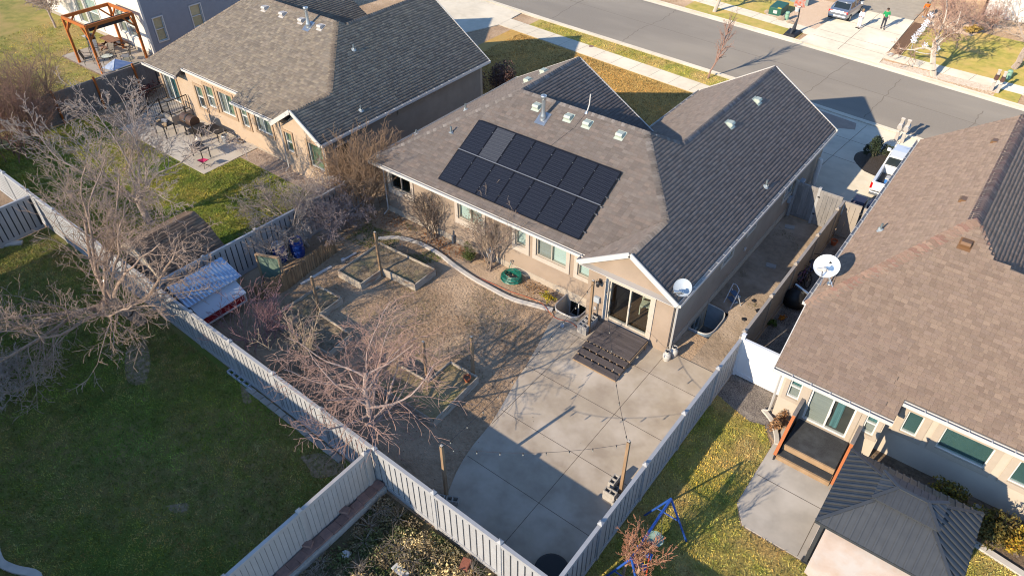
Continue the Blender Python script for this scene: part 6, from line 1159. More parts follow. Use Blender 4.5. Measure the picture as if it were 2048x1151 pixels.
def pedestal(label, x, y, h):
    t = T('utility_pedestal', label, 'pedestal', (x,y,0), 'green utility pedestals'); O('tube', MB().lathe([(0,0),(.16,0),(.16,h-.05),(.12,h),(0,h+.01)], n=14), pgm, t, smooth=False, local=True); O('band', MB().lathe([(.165,h*.75),(.168,h*.75),(.168,h*.78),(.165,h*.78)], n=14), dark_metal, t, local=True)
pedestal('pale green utility pedestal beside the green transformer', -16.88, 55.4, .62); pedestal('pale green utility pedestal behind the far pair of mailboxes', -1.76, 53.9, .58)
for i, (x, y, r) in enumerate(((-17.2,55.2,.28),(-16.5,55.0,.2),(-18.6,56.0,.22),(-16.2,54.9,.16))): tag(O('boulder', MB().lathe([(0,0),(r*1.1,0),(r*1.2,r*.4),(r*.8,r*.9),(0,r)], (x,y,0), 8), M('boulder_tan', (.46,.36,.26), (.36,.28,.2), scale=5, bump=.03), smooth=True), ['tan boulder between transformer and pedestal','small tan boulder right of the pedestal','tan boulder left of the transformer','flat tan stone near the far sidewalk'][i], 'boulder')
tr = T('trailer_panel', 'grey green glazed panel leaning behind the transformer', 'panel', (-17.5,59.6,0)); O('sheet', MB().bar((-18.4,59.7,.35),(-16.7,59.3,.35),.05,.7), M('sheet_green', (.30,.36,.33), (.22,.28,.26), scale=3, rough=.3), tr); O('frame', MB().bar((-18.4,59.7,.72),(-16.7,59.3,.72),.07,.05), metal_g, tr)
def mailbox(label, x, y, h, dark):
    t = T('mailbox_post', label, 'mailbox', (x,y,.05)); O('post', MB().add([(-.09,-.07,0),(.09,-.07,0),(.09,.07,0),(-.09,.07,0),(-.075,-.055,h),(.075,-.055,h),(.075,.055,h),(-.075,.055,h)], [(0,3,2,1),(4,5,6,7),(0,1,5,4),(1,2,6,5),(2,3,7,6),(3,0,4,7)]), M('mail_stone', (.55,.50,.44), (.47,.42,.37), scale=5), t, local=True)
    O('box', MB().prism([(-.12,-.28,h*.62),(.12,-.28,h*.62),(.12,-.28,h*.62+.16),(.07,-.28,h*.62+.24),(-.07,-.28,h*.62+.24),(-.12,-.28,h*.62+.16)], (0,.56,0)), M('mail_brown', (.12,.06,.045), rough=.5) if dark else M('mail_stone2', (.5,.46,.42)), t, local=True); O('cap', MB().box(-.1,.1,-.08,.08,h,h+.04), MATS['mail_stone'], t, local=True); O('plate', MB().box(-.07,.07,-.286,-.282,h*.5,h*.56), white, t, local=True)
mailbox('left mailbox post of the pair in the shaded near driveway', -5.05, 41.0, 1.3, False); mailbox('right mailbox post of the pair in the shaded near driveway', -4.72, 40.98, 1.3, False); mailbox('left mailbox post of the pair by the far kerb', -2.21, 51.2, 1.3, True); mailbox('right mailbox post of the pair by the far kerb', -1.86, 51.1, 1.3, True)
snowm = M('snowflake_white', (.70,.73,.80), rough=.5)
for i, (x, y) in enumerate(((-8.44,62.0),(-8.28,60.45),(-8.25,59.5),(-8.18,58.6),(-8.2,57.7),(-8.2,56.7),(-8.08,56.0),(-7.25,55.55),(-6.45,55.5))):
    t = T('snowflake_stake', NTH[i]+' white snowflake stake from the far porch along the flower bed edge', 'decoration', (x,y,0), 'snowflake lawn stakes'); O('stake', MB().tube([(0,0,0),(0,0,.15)],.01,4), white, t, local=True); fl_ = MB(); cz_ = Vector((0,0,.33))
    for k in range(6): a = k*math.pi/3; d = Vector((math.cos(a), .3, math.sin(a))); fl_.bar(cz_, cz_+d*.24, .05,.03); fl_.bar(cz_+d*.14-Vector((math.sin(a),0,-math.cos(a)))*.09, cz_+d*.14+Vector((math.sin(a),0,-math.cos(a)))*.09, .04,.03)
    O('flake', fl_, snowm, t, local=True)
tag(O('rope_light', MB().tube(smooth_pl([(-8.05,56.0,.03),(-7.9,55.2,.03),(-7.4,54.9,.03),(-6.8,55.0,.03),(-6.3,55.4,.03)]), .03, 5), white), 'white rope light curving across the far lawn', 'rope light')
O('bed_edge', MB().bar((-8.32,60.7,.03),(-8.2,53.7,.03),.05,.08), M('edge_tan', (.5,.36,.2)), bpy.data.objects['planting_bed'])
tag(O('manhole', MB().lathe([(0,.055),(.18,.055),(.18,.03)], (-25.6,42.1,0), 14), M('rusty_lid', (.20,.12,.10))), 'small reddish lid in the near grass verge', 'lid')
tag(O('white_pipe', MB().lathe([(0,0),(.1,0),(.12,.5),(.13,1.6),(.1,1.75),(0,1.76)], (-6.9,33.2,.06), 12), M('white_tarp', (.62,.62,.6), rough=.6)), 'tall white wrapped bundle against the garage side wall', 'bundle')
mtr = T('meter', 'grey meter box on the side wall above the gate', 'electric box', (-7.05,31.6,.8)); O('case', MB().box(-7.15,-6.95,31.3,31.7,.9,1.4), M('util_grey', (.4,.4,.4)), mtr, bevel=.01); O('dial', MB().lathe([(0,0),(.09,0),(.08,.05),(0,.06)], (-6.95,31.5,1.2), 12, axis='x'), dark_metal, mtr)
gm2 = T('meter', 'grey gas meter low on the side wall before the gate', 'gas meter', (-7.0,29.9,0)); O('case', MB().box(-7.13,-6.98,30.05,30.3,.85,1.15), M('util_grey', (.4,.4,.4)), gm2, bevel=.01); O('pipe', MB().tube([(-7.05,30.17,.85),(-7.05,30.17,.05)],.02,6), metal_g, gm2)
for i, (x, y, rz, c_) in enumerate(((-6.55,29.5,.3,(.38,.36,.33)),(-6.1,26.2,.2,(.33,.31,.29)))): tag(O('flat_stone', MB().rbox((x,y,0),(.42,.26,.06),rz,z0=.0), M('flat_stone_%d' % i, c_)), ['pale flat stone on the dirt near the side gate','grey brick lying in the middle of the side yard'][i], 'stone')
for i, (x, y) in enumerate(((-5.75,23.6),(-5.35,23.1),(-5.6,22.3),(-5.15,24.8))): tag(O('dark_rag', MB().lathe([(0,.05),(.08+.05*(i%2),.03),(.12,0)], (x,y,.004), 6), black_t), ['black rag right of the step ladder','small black scrap nearest the fence','dark scrap below the step ladder','small dark leaf scrap in the side yard'][i], 'scrap')
# ---------------------------------------------------------------- trees and shrubs
def bark(name, c, c2, **k): return M(name, c, c2, rough=.85, scale=14, stretch=(1,1,.35), **k)
b_grey = bark('bark_grey', (.46,.37,.30), (.32,.25,.20)); b_white = bark('bark_white', (.54,.43,.355), (.41,.315,.25)); b_brown = bark('bark_brown', (.47,.335,.245), (.34,.235,.165)); b_tan = bark('bark_tan', (.50,.385,.26), (.38,.28,.18)); b_pink = bark('bark_pink', (.50,.325,.255), (.39,.235,.18)); b_red = bark('bark_red', (.38,.215,.205), (.28,.145,.14)); b_rust = bark('bark_rust', (.37,.24,.14), (.27,.165,.095)); b_dark = bark('bark_dark', (.20,.15,.12), (.13,.10,.08))
def branch(rs, segs, p, d, L, r, lv, cfg):
    """grow one limb; cfg: wob, up, kids per level, ratio, angle, droop"""
    n = cfg['n'][lv]; step = L/n; kids = cfg['kids'][lv] if lv < len(cfg['kids']) else 0
    d = np.array(d, float); p = np.array(p, float); pts = [(p.copy(), d.copy(), r)]
    for i in range(n):
        d = d+rs.normal(0, cfg['wob'], 3)*1.0+np.array([0,0,cfg['up'][lv]])*(1/n); d /= np.linalg.norm(d)
        q = p+d*step; r1 = max(r*(1-(1-cfg['tip'])*(i+1)/n), cfg['rmin']) if lv else r*(1-.35*(i+1)/n)
        segs[lv].append((p, q, pts[-1][2], r1)); p = q; pts.append((p.copy(), d.copy(), r1))
    if kids:
        for k in range(kids):
            t = cfg['start'][lv]+(1-cfg['start'][lv])*((k+rs.random())/kids); i = min(int(t*n), n-1); f = t*n-i
            pp = pts[i][0]*(1-f)+pts[i+1][0]*f; dd = pts[i][1]; a = rs.uniform(0, 2*np.pi) if lv else 2*np.pi*(k*.618)+rs.uniform(-.3,.3); s = R(cfg['ang'][lv])*rs.uniform(.75, 1.25)
            u = np.cross(dd, [.3,.2,1.]) ; u /= max(np.linalg.norm(u), 1e-6); w = np.cross(dd, u); nd = dd*math.cos(s)+(u*math.cos(a)+w*math.sin(a))*math.sin(s)
            branch(rs, segs, pp, nd, L*cfg['ratio'][lv]*rs.uniform(.7,1.15)*(1-.35*t if lv else 1-.25*t), max(pts[i][2]*cfg['rr'][lv], cfg['rmin']), lv+1, cfg)
def tree(label, x, y, cfg, bm_, tw=None, name='bare_tree', cat='tree', seed_=1, stems=None, z=0, group=None, leafy=None):
    rs = np.random.default_rng(seed_); segs = [[] for _ in range(6)]; stems = stems or [((0,0,0),(0,0,1),cfg['L'],cfg['r'])]
    for o_, d, L, r in stems: branch(rs, segs, np.array([x+o_[0], y+o_[1], z+o_[2]]), np.array(d)/np.linalg.norm(d), L, r, 0, cfg)
    t = T(name, label, cat, (x,y,z), group); nst = len(stems); per = len(segs[0])//nst
    for q in range(nst): v, F = segmesh(segs[0][q*per:(q+1)*per], 7 if nst < 3 else 5); npmesh('trunk' if nst == 1 else 'stem', v, F, bm_, t, smooth=True)
    mid = segs[1]+(segs[2] if not tw else []); fine = [] if not tw else segs[2]
    hi = segs[3]+segs[4]+segs[5]
    if mid: v, F = segmesh(mid, 5); npmesh('branches', v, F, bm_, t, smooth=True)
    if fine+hi: v, F = segmesh(fine+hi, 3); npmesh('crown', v, F, tw or bm_, t)
    tips = np.array([s[1] for s in (hi or fine or mid)])
    if leafy:
        m_, per, size = leafy; k = rs.integers(0, len(tips), per); c_ = tips[k]+rs.normal(0, size*2.2, (per,3)); leaves(rs, c_, size, m_, t)
    return t, tips
def leaves(rs, c_, size, m_, par, name='leaves', flat=.0, cols=None, **tg):
    n = len(c_); a = rs.normal(0,1,(n,3)); a /= np.linalg.norm(a, axis=1, keepdims=True); b = np.cross(a, rs.normal(0,1,(n,3))); b /= np.maximum(np.linalg.norm(b, axis=1, keepdims=True),1e-6); s = size*rs.uniform(.6,1.4,(n,1))
    v = np.stack([c_-a*s, c_+b*s*.5, c_+a*s, c_-b*s*.5], 1).reshape(-1,3); v[:,2] = np.maximum(v[:,2], .006); F = np.arange(4*n).reshape(n,4); return npmesh(name, v, F, m_, par, cols=cols, **tg)
BIG = dict(L=1.9, r=.20, n=[5,9,7,5,4,3], kids=[9,10,8,5,0], start=[.55,.2,.12,.12,.1], ang=[48,44,46,48,45], ratio=[2.9,.46,.47,.5,.5], rr=[.5,.5,.5,.6,.7], up=[.1,.28,.25,.2,.1,.1], wob=.15, tip=.22, rmin=.0075)
tree('big brown bare tree with wide crown beside the rear fence on the dark lawn', -24.35, 7.6, dict(BIG, L=2.4, r=.24, up=[.05,.42,.3,.25,.1,.1], ang=[52,46,46,48,45], ratio=[2.95,.46,.46,.5,.5], kids=[13,11,9,4,0], rr=[.42,.45,.5,.6,.7], rmin=.0075), b_brown, name='bare_tree', seed_=3)
tree('pale barked bare tree with upswept limbs behind the brown shed', -30.3, 11.6, dict(BIG, L=1.6, r=.17, ang=[42,38,40,42,45], ratio=[3.9,.42,.45,.5,.5], kids=[10,11,9,4,0], rr=[.42,.45,.5,.6,.7], up=[.1,.4,.35,.3,.1,.1], rmin=.009), b_white, seed_=5)
TWO = dict(BIG, L=1.35, r=.10, kids=[12,11,8,4,0], ang=[58,48,48,50,40], ratio=[2.6,.48,.5,.5,.5], rmin=.006, up=[.1,.2,.1,.05,0,0])
tree('grey bare tree rising behind the picket fence by the left fence', -23.05, 14.9, TWO, b_grey, seed_=8)
tree('low tangled greyish bare tree between the picket fence and the rust coloured shrub', -22.6, 15.9, dict(TWO, L=.9, up=[.1,-.0,-.15,-.1,0,0], ang=[62,50,50,50,40], ratio=[2.9,.5,.55,.5,.5]), bark('bark_mauve', (.40,.31,.28), (.29,.215,.195)), seed_=9)
PEACH = dict(BIG, L=2.9, r=.11, n=[7,8,8,6,3,3], kids=[17,12,7,0], ang=[62,50,50,50,40], ratio=[1.12,.6,.5,.5,.5], up=[.1,.45,-.25,-.4,0,0], wob=.15, rmin=.0065, start=[.28,.15,.1,.1,.1])
tree('pinkish bare fruit tree with arching twigs over the fence corner', -12.6, 8.9, PEACH, bark('bark_peach', (.50,.39,.33), (.40,.29,.245)), b_pink, seed_=12, stems=[((0,0,0),(-.2,-.14,1),3.1,.11)])
UP = dict(BIG, L=1.5, r=.035, n=[7,6,5,4,3,3], kids=[9,5,3,0], start=[.25,.2,.2], ang=[35,40,45], ratio=[.6,.55,.5], rr=[.65,.7,.8], up=[.35,.3,.2,.1,0,0], wob=.13, rmin=.006)
def stems(n, rs, spread, L, r, tilt): return [((rs.normal(0,spread), rs.normal(0,spread), 0), (rs.normal(0,tilt), rs.normal(0,tilt), 1), L*rs.uniform(.75,1.15), r*rs.uniform(.7,1.2)) for _ in range(n)]
rs = np.random.default_rng(4)
tree('tan thorny bare shrub with stubby spurs above the middle bed', -17.2, 9.85, dict(UP, kids=[18,2,0], ratio=[.28,.4], ang=[55,50]), b_tan, name='bare_shrub', cat='shrub', seed_=14, stems=stems(11, rs, .15, 2.1, .02, .30))
tree('pinkish red twiggy shrub left of the middle raised bed', -19.6, 9.7, dict(UP, kids=[9,4,0], ratio=[.55,.5]), b_red, name='bare_shrub', cat='shrub', seed_=15, stems=stems(13, rs, .22, 1.9, .014, .42))
tree('tall rust coloured twiggy shrub between the two houses', -23.2, 18.5, dict(UP, kids=[9,4,2,0], ratio=[.5,.5,.5]), b_rust, name='bare_shrub', cat='shrub', seed_=16, stems=stems(48, rs, .45, 3.0, .02, .22))
SHR = dict(UP, kids=[8,5,3,0], ratio=[.55,.55,.5])
tree('bare brown shrub against the rear wall left of the round green shrub', -19.05, 18.75, SHR, b_dark, name='bare_shrub', cat='shrub', seed_=17, stems=stems(13, rs, .12, 2.0, .022, .42), leafy=(M('brown_leaves', (.30,.10,.03), (.22,.08,.03), scale=8), 160, .03))
tree('bare multi stemmed shrub at the rear wall beside the coiled hose', -15.55, 18.55, SHR, bark('bark_taupe', (.33,.25,.19), (.23,.17,.13)), name='bare_shrub', cat='shrub', seed_=18, stems=stems(9, rs, .10, 2.5, .025, .33), leafy=(M('brown_leaves', (.30,.10,.03)), 150, .028))
tree('small upright bare tree in front of the blue swing set, left stem', -3.72, 9.75, dict(UP, kids=[11,9,5,0], ratio=[.62,.42,.4], ang=[34,36,42], up=[.1,.9,.7,.4,0,0], rr=[.36,.5,.7], start=[.4,.15,.1], rmin=.006), bark('bark_frontl', (.46,.30,.20), (.34,.21,.13)), b_pink if False else bark('twig_orange', (.42,.20,.115), (.32,.14,.08)), seed_=19, stems=[((0,0,0),(.02,.05,1),1.9,.045)])
tree('small upright bare tree in front of the blue swing set, right stem', -3.42, 9.8, dict(UP, kids=[13,9,5,0], ratio=[.66,.42,.4], ang=[36,36,42], up=[.1,.9,.7,.4,0,0], rr=[.36,.5,.7], start=[.35,.15,.1], rmin=.006), MATS['bark_frontl'], MATS['twig_orange'], seed_=20, stems=[((0,0,0),(.08,.05,1),2.0,.05)])
tree('slim columnar bare street tree in the near verge', -16.85, 42.2, dict(UP, kids=[26,4,2,0], ratio=[.32,.45,.4], ang=[25,30,35], start=[.28,.2,.2]), bark('bark_street', (.42,.26,.20), (.30,.18,.14)), seed_=21, stems=[((0,0,0),(.02,0,1),3.6,.055)])
FAR = dict(BIG, L=2.2, r=.15, kids=[7,8,6,4,0], ang=[42,45,48,45,40], ratio=[1.7,.55,.5,.5,.5], rmin=.012)
tree('thick trunked bare tree in the far rock strip by the lawn', -5.6, 51.5, dict(FAR, r=.2, up=[.05,.2,.1,0,0,0]), bark('bark_cream', (.62,.54,.45), (.52,.44,.36)), bark('twig_tan', (.45,.30,.22), (.35,.22,.16)), seed_=22)
tree('leaning bare tree on the far lawn at the right edge', -1.75, 55.9, FAR, b_grey, seed_=23, stems=[((0,0,0),(.25,.15,1),2.2,.2)])
tree('bare tree whose pale trunk stands in the far verge at the top edge', -21.9, 53.7, FAR, MATS['bark_cream'], seed_=24)
tree('bare tree at the far corner of the pergola lawn, top left', -58.6, 21.2, dict(FAR, r=.09, L=1.5), b_white, seed_=25)
tree('dense reddish bare shrub at the far left of the left lawn, nearer one', -41.6, 11.4, SHR, bark('bark_lr', (.34,.19,.13), (.24,.13,.09)), name='bare_shrub', cat='shrub', seed_=26, stems=stems(34, rs, .55, 3.2, .022, .25))
tree('dense brown bare shrub at the far left of the left lawn, farther one', -43.9, 13.2, SHR, bark('bark_lr2', (.36,.24,.16), (.26,.16,.11)), name='bare_shrub', cat='shrub', seed_=27, stems=stems(30, rs, .5, 3.2, .022, .25))
tree('silvery bare shrub cut by the left edge on the dark lawn', -24.9, 2.6, dict(SHR, kids=[12,6,3,0]), b_white, name='bare_shrub', cat='shrub', seed_=28, stems=stems(16, rs, .3, 1.7, .03, .5))
for i, (x, y) in enumerate(((-6.8,61.6),(-5.6,61.9),(-4.4,62.6),(-7.6,62.6))): tree(['rusty bare shrub left in the far rock bed','rusty bare shrub centre of the far rock bed','rusty bare shrub right in the far rock bed','bare shrub beside the person in orange'][i], x, y, SHR, b_pink, name='bare_shrub', cat='shrub', seed_=40+i, stems=stems(9, rs, .25, 1.7, .02, .4))
# leafy shrubs
def bush(label, x, y, rx, ry, rz, pal, n, size, z0=0.0, seed_=1, name='shrub', group=None, core=(.03,.03,.02)):
    r_ = np.random.default_rng(seed_); t = T(name, label, 'shrub', (x,y,z0), group)
    k = 9; cl = r_.normal(0,.42,(k,3))*[rx,ry,rz*.6]+[x,y,z0+rz*.95]; rad = r_.uniform(.35,.6,k)
    idx = r_.integers(0,k,n); d = r_.normal(0,1,(n,3)); d /= np.linalg.norm(d,axis=1,keepdims=True); c_ = cl[idx]+d*rad[idx][:,None]*np.array([rx,ry,rz])*r_.uniform(.55,1.05,(n,1)); c_[:,2] = np.maximum(c_[:,2], z0+.05)
    pal = np.array(pal); cols = pal[r_.integers(0,len(pal),n)]*r_.uniform(.7,1.3,(n,1)); leaves(r_, c_, size, M('leaf_attr', (.1,.1,.05), (.8,.8,.8), rough=.7, scale=20, attr=True), t, name='foliage', cols=cols)
    sg = [((x+r_.normal(0,.04),y+r_.normal(0,.04),z0),tuple(cl[j]),.025,.008) for j in range(k)]; v, F = segmesh(sg, 5); npmesh('stem', v, F, b_dark, t); return t
bush('dark red leafed shrub at the front corner between the two houses', -25.2, 31.7, 1.15, 1.1, 1.4, [(.16,.075,.055),(.10,.05,.05),(.21,.115,.07),(.075,.05,.045)], 3800, .06, seed_=1)
bush('round green shrub by the curved kerb at the rear wall', -16.6, 18.5, .42, .4, .42, [(.10,.13,.03),(.15,.17,.045),(.07,.095,.025)], 1800, .035, seed_=2)
bush('small yellow leafed plant near the window well', -12.5, 18.5, .26, .22, .2, [(.62,.44,.02),(.50,.36,.02),(.2,.2,.04)], 420, .04, seed_=3)
bush('dark green shrub behind the gazebo at the cream wall', 2.75, 18.0, .8, .45, .62, [(.11,.10,.02),(.16,.12,.015),(.28,.19,.01),(.07,.075,.02)], 3200, .045, seed_=4)
bush('large brown green shrub right of the gazebo', 4.15, 17.5, .6, .6, .8, [(.09,.085,.02),(.13,.10,.02),(.17,.11,.02)], 3000, .045, seed_=5)
bush('bright yellow orange shrub beside the grey unit', 4.8, 17.6, .42, .5, .75, [(.45,.28,.02),(.5,.34,.03),(.28,.22,.03),(.40,.18,.02)], 2000, .045, seed_=6)
bush('tall dark evergreen shrub in the shaded driveway bed', -5.5, 38.55, .45, .45, .75, [(.03,.05,.025),(.045,.065,.03),(.025,.035,.02)], 2600, .045, z0=.06, seed_=7)
bush('low dark shrub beside the evergreen in the driveway bed', -4.9, 39.0, .5, .35, .35, [(.045,.06,.03),(.06,.075,.04)], 1500, .04, z0=.06, seed_=8)
bush('dry tan shrub at the corner of the gravel bed by the cream house', -2.45, 17.75, .3, .4, .35, [(.40,.20,.09),(.45,.26,.12),(.30,.15,.07)], 1500, .035, seed_=9)
bush('orange plant in the dark bed of the bicycle alley', -4.4, 23.2, .15, .15, .14, [(.6,.22,.02),(.5,.18,.02)], 120, .05, seed_=10)
bush('small green plant beside the orange plant in the alley', -4.55, 22.6, .18, .18, .15, [(.13,.2,.03),(.1,.16,.03)], 160, .05, seed_=11)
bush('golden ornamental grass in the far rock bed', -5.3, 60.9, .5, .4, .35, [(.5,.33,.09),(.42,.27,.07)], 600, .08, seed_=12)
bush('dark red bare bush at the foot of the brown fence', -42.6, 18.7, .5, .9, .5, [(.16,.05,.045),(.11,.04,.035)], 900, .05, seed_=13)
# ---------------------------------------------------------------- grass, weeds, litter (countless: one mass each)
def blades(name, m, poly_pts, dens, h, w, seed_, label=None, zb=.005, avoid=None, clump=0):
    r_ = np.random.default_rng(seed_); P = np.array(poly_pts); x0, y0 = P.min(0); x1, y1 = P.max(0); n = int((x1-x0)*(y1-y0)*dens); X = r_.uniform(x0,x1,n); Y = r_.uniform(y0,y1,n); c = np.zeros(n,bool)
    for i in range(len(P)):
        (ax, ay), (bx, by) = P[i], P[(i+1)%len(P)]
        if ay == by: continue
        hit = ((ay > Y) != (by > Y)) & (X < (bx-ax)*(Y-ay)/(by-ay)+ax); c ^= hit
    if avoid is not None: c &= ~avoid(X, Y)
    X, Y = X[c], Y[c]; n = len(X); a = r_.uniform(0,2*np.pi,n); hh = h*r_.uniform(.5,1.3,n); ln = r_.normal(0,.6,(n,2))*hh[:,None]; ww = w*r_.uniform(.6,1.3,n)
    b = np.stack([X,Y,np.full(n,zb)],1); dx = np.stack([np.cos(a)*ww,np.sin(a)*ww,np.zeros(n)],1); tip = b+np.concatenate([ln,hh[:,None]],1)
    def vn(sc):      # clumps of lighter and darker blades
        g_ = r_.random((64,64)); fx, fy = X*sc % 63, Y*sc % 63; ix, iy = fx.astype(int), fy.astype(int); u, w_ = fx-ix, fy-iy; return g_[ix,iy]*(1-u)*(1-w_)+g_[ix+1,iy]*u*(1-w_)+g_[ix,iy+1]*(1-u)*w_+g_[ix+1,iy+1]*u*w_
    br = r_.uniform(.45,1.55,n)*(.35+1.3*vn(4.3)*.6+1.3*vn(1.1)*.4); hue = r_.normal(0,.10,n)+.25*(vn(.9)-.5); cols = np.stack([br*(1+hue), br, br*(1-hue)],1)
    v = np.stack([b-dx,b+dx,tip],1).reshape(-1,3); o = npmesh(name, v, np.arange(3*n).reshape(n,3), m, cols=np.clip(cols,.05,2.2), kind='stuff'); tag(o, label, 'grass'); return o
from mathutils import noise as mnoise
def nz(sc, th, off_=0):
    def f(X, Y): return np.array([mnoise.noise((x*sc+off_, y*sc, 3.3)) < th for x, y in zip(X, Y)])
    return f
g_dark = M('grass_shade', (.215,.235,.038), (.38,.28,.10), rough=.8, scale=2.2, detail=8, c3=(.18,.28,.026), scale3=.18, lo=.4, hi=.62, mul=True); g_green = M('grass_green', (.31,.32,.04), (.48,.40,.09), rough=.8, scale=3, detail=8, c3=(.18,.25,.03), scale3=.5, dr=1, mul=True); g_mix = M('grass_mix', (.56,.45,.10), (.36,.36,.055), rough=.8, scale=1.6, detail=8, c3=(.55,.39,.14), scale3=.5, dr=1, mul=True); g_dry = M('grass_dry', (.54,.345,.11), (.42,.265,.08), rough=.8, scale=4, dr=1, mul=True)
def in_poly(X, Y, P):
    c = np.zeros(len(X), bool)
    for (ax, ay), (bx, by) in zip(P, P[1:]+P[:1]):
        if ay != by: c ^= ((ay > Y) != (by > Y)) & (X < (bx-ax)*(Y-ay)/(by-ay)+ax)
    return c
def in_bare(X, Y): return np.any([in_poly(X, Y, q) & (rng.random(len(X)) > .4) for q in BARE], axis=0)
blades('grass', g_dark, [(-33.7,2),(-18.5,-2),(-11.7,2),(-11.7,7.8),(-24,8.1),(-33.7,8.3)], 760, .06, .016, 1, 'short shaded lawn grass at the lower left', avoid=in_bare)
blades('grass', g_green, [(-43,8.8),(-23.9,8.6),(-23.7,17.8),(-32.1,17.8),(-32.1,15.6),(-43,15.6)], 420, .075, .018, 2, 'sunlit green lawn grass of the left yard')
blades('grass', g_mix, rl[:1]+[(6,8)]+rl[2:], 560, .065, .016, 3, 'patchy yellow green lawn grass by the gazebo')
blades('grass', g_dry, [(-31,32),(-14.2,32),(-14.2,39.4),(-31,41)], 260, .065, .022, 4, 'dry golden front lawn grass')
blades('grass', g_mix, [(-31,42.8),(-15.5,41.3),(-15.5,42.8),(-31,44)], 200, .07, .018, 5, 'grass of the near verge', zb=.035)
blades('grass', g_mix, [(-60,12),(-43.4,12),(-43.4,18.8),(-53,18.8),(-53,22.5),(-60,22.5)], 60, .07, .022, 6, 'lawn grass beyond the brown fence')
yard_g = M('yard_grass', (.10,.15,.025), (.16,.17,.04), rough=.8, scale=3)
blades('grass', yard_g, [(-22.2,16.2),(-18.2,16.9),(-17.4,18.0),(-19,18.05),(-20.2,18.9),(-22.3,19.0)], 500, .09, .012, 7, 'green grass patch at the left end of the rear wall', avoid=nz(.9,-.12))
blades('grass', M('sparse_grass', (.20,.19,.06), (.13,.15,.04), scale=3), [(-20.5,10),(-11.8,10),(-11.8,17.5),(-14,17.5),(-20.5,17)], 140, .05, .010, 8, 'sparse sprouting grass on the dirt yard', avoid=nz(.55,.12,5))
blades('grass', M('side_weeds', (.14,.13,.05), (.2,.16,.07), scale=4), [(-7,23),(-4.9,23),(-4.9,30),(-7,30)], 260, .05, .010, 9, 'thin weeds in the shaded side yard', avoid=nz(.9,.28,9))
for i, pts in enumerate(([(-20.2,14.4),(-19,14.4),(-19,15.6),(-17.2,15.7),(-17.2,16.8),(-20.2,16.7)], [(-14.6,10.9),(-11.8,10.9),(-11.9,13.1),(-13,13.1),(-13,12),(-14.6,12)], [(-20,10.8),(-17,10.9),(-17.1,11.9),(-19,12),(-19,13.1),(-20.1,13.0)])): blades('bed_weeds', M('bed_weed', (.27,.20,.10), (.36,.26,.15), scale=5), pts, 380 if i == 1 else 150, .07, .011, 20+i, ['weeds in the upper raised bed','dry weeds in the near raised bed','weeds in the middle raised bed'][i], zb=.27, avoid=nz(1.2,.02,i))
# fallen leaves
def litter(label, cx, cy, sx, sy, n, m_, seed_, size=.035, z=.02):
    r_ = np.random.default_rng(seed_); c_ = np.stack([r_.normal(cx,sx,n), r_.normal(cy,sy,n), np.full(n,z)+r_.uniform(0,.02,n)],1); tag(leaves(r_, c_, size, m_, None, name='fallen_leaves', kind='stuff'), label, 'leaves')
lf = M('leaf_brown', (.36,.135,.04), (.24,.09,.03), rough=.8, scale=12)
litter('brown fallen leaves along the rear wall', -18.6, 18.65, .8, .25, 420, lf, 1); litter('brown fallen leaves beside the round shrub', -17.3, 18.75, .3, .2, 160, lf, 2); litter('scattered brown leaves by the left house corner', -21.4, 18.5, .5, .4, 260, lf, 3); litter('scattered leaves on the dirt under the left trees', -21.8, 16.3, 1.2, 1.2, 260, lf, 4, .03); litter('brown leaf debris between the hose and the window well', -13.3, 18.75, .5, .2, 420, M('debris', (.34,.19,.08), (.24,.13,.06), scale=8), 5, .03)
# weedy yard at the bottom: tumbled dry weeds
r_ = np.random.default_rng(77); weedcols = []
wp_ = T('weeds', 'tangle of dry weeds and twigs filling the lower yard', 'weeds', (-8,6,0)); wp_['kind'] = 'stuff'
def wmass(name, n, size, pal, cx0, cx1, cy0, cy1, hz, seed_, k):
    q = np.random.default_rng(seed_); cl = np.stack([q.uniform(cx0,cx1,k), q.uniform(cy0,cy1,k), q.uniform(.02,hz*.5,k)],1); rd_ = q.uniform(.12,.4,k); i = q.integers(0,k,n); c_ = cl[i]+q.normal(0,.5,(n,3))*rd_[i][:,None]*[1,1,.8]; c_[:,0] = np.clip(c_[:,0], -11.0, -4.95); c_[:,1] = np.minimum(c_[:,1], 7.8); c_[:,2] = np.abs(c_[:,2])*hz/.5+.01
    base_ = np.array(pal)[q.integers(0,len(pal),k)]; cols = base_[i]*q.uniform(.7,1.3,(n,1)); leaves(q, c_, size, MATS['leaf_attr'], wp_, name=name, cols=cols)
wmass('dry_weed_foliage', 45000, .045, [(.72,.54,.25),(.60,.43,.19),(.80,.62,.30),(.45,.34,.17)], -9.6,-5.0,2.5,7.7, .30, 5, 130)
wmass('shaded_weed_foliage', 38000, .042, [(.22,.165,.09),(.14,.13,.055),(.34,.25,.14),(.12,.14,.045),(.42,.33,.20)], -11.0,-8.3,2.5,7.8, .28, 6, 90)  # darker leaf colours where the house shadow lies; shade put into the palette
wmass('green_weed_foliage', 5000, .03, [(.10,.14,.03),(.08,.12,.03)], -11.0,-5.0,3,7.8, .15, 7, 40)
sg = []
for _ in range(60):
    c_ = np.array([r_.uniform(-10.9,-5.2), r_.uniform(3,7.6), .12])
    for _ in range(26): d = r_.normal(0,1,3); d[2] = abs(d[2])*.5; d /= np.linalg.norm(d); p = c_+d*.06; q = p+d*r_.uniform(.1,.4); q[2] = max(q[2],.03); sg.append((p,q,.007,.003)); d2 = d+r_.normal(0,.6,3); q2 = q+d2*.12; q2[2] = max(q2[2],.02); sg.append((q,q2,.003,.002))
v, F = segmesh(sg, 3); npmesh('dead_twigs', v, F, bark('twig_grey', (.36,.30,.24), (.26,.2,.16)), wp_)
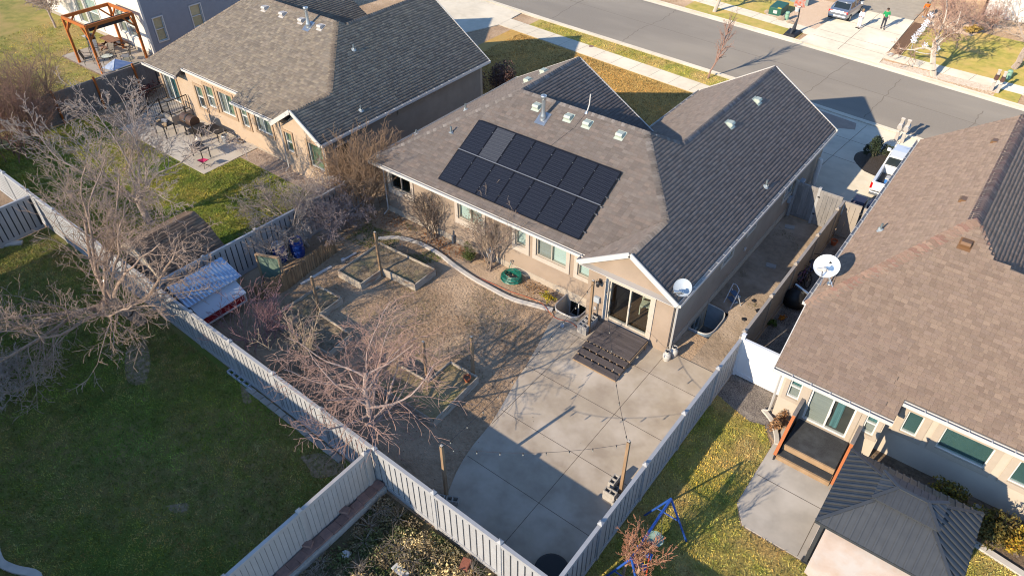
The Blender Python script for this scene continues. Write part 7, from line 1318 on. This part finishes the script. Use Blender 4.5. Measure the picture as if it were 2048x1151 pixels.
# twigs, clods and pebbles on the dirt
r_ = np.random.default_rng(31)
def clods(label, name, n, x0, x1, y0, y1, s0, s1, m_, avoidf=None, z=0.0):
    X, Y = r_.uniform(x0,x1,n), r_.uniform(y0,y1,n)
    if avoidf is not None: k = ~avoidf(X,Y); X, Y = X[k], Y[k]
    n = len(X); s = r_.uniform(s0,s1,n); base_ = np.array([[1,0,0],[-.5,.87,0],[-.5,-.87,0],[0,0,.8]]); a = r_.uniform(0,6.3,n); ca, sa = np.cos(a), np.sin(a)
    v = base_[None]*s[:,None,None]; vx = v[:,:,0]*ca[:,None]-v[:,:,1]*sa[:,None]; vy = v[:,:,0]*sa[:,None]+v[:,:,1]*ca[:,None]; v = np.stack([vx+X[:,None],vy+Y[:,None],v[:,:,2]*.7+z],2).reshape(-1,3); f = np.array([[0,1,3],[1,2,3],[2,0,3]]); F = (np.arange(n)*4)[:,None,None]+f[None]
    tag(npmesh(name, v, F.reshape(-1,3), m_, kind='stuff'), label, 'clods')
clods('loose dirt clods over the bare yard', 'dirt_clods', 12000, -21,-10.9,9,17.6,.012,.045, dirt)
litter('dark leaf crumbs scattered over the dirt yard', -15.5, 13.5, 2.6, 2.4, 2600, M('leaf_crumbs', (.17,.10,.05), (.10,.06,.03), rough=.9, scale=9), 6, .022, .012)
litter('brown leaf crumbs along the patio edge and beds', -13.0, 15.0, 1.6, 1.6, 1200, M('leaf_crumbs', (.17,.10,.05)), 7, .025, .012)
clods('clods and pebbles in the side yard', 'dirt_clods', 2500, -6.2,-4.95,19,30,.008,.03, dirt_side, z=.004); clods('dark gravel of the bed beside the white panel', 'gravel', 6000, -4.6,-2.5,17.9,22.5,.012,.035, M('gravel_stone', (.34,.29,.25), (.12,.10,.09), scale=25, lo=.45, hi=.55), z=.006)
clods('tan gravel along the left house wall', 'gravel', 3000, -32,-26,17.95,19.05,.012,.035, M('gravel_tan', (.46,.33,.24), (.28,.19,.14), scale=25, lo=.45, hi=.55), z=.006); clods('pale river stones in the far verge strip', 'gravel', 3500, -8.9,-2.0,51.1,52.0,.03,.075, M('river_stone', (.60,.52,.44), (.42,.34,.27), scale=9), z=.03)
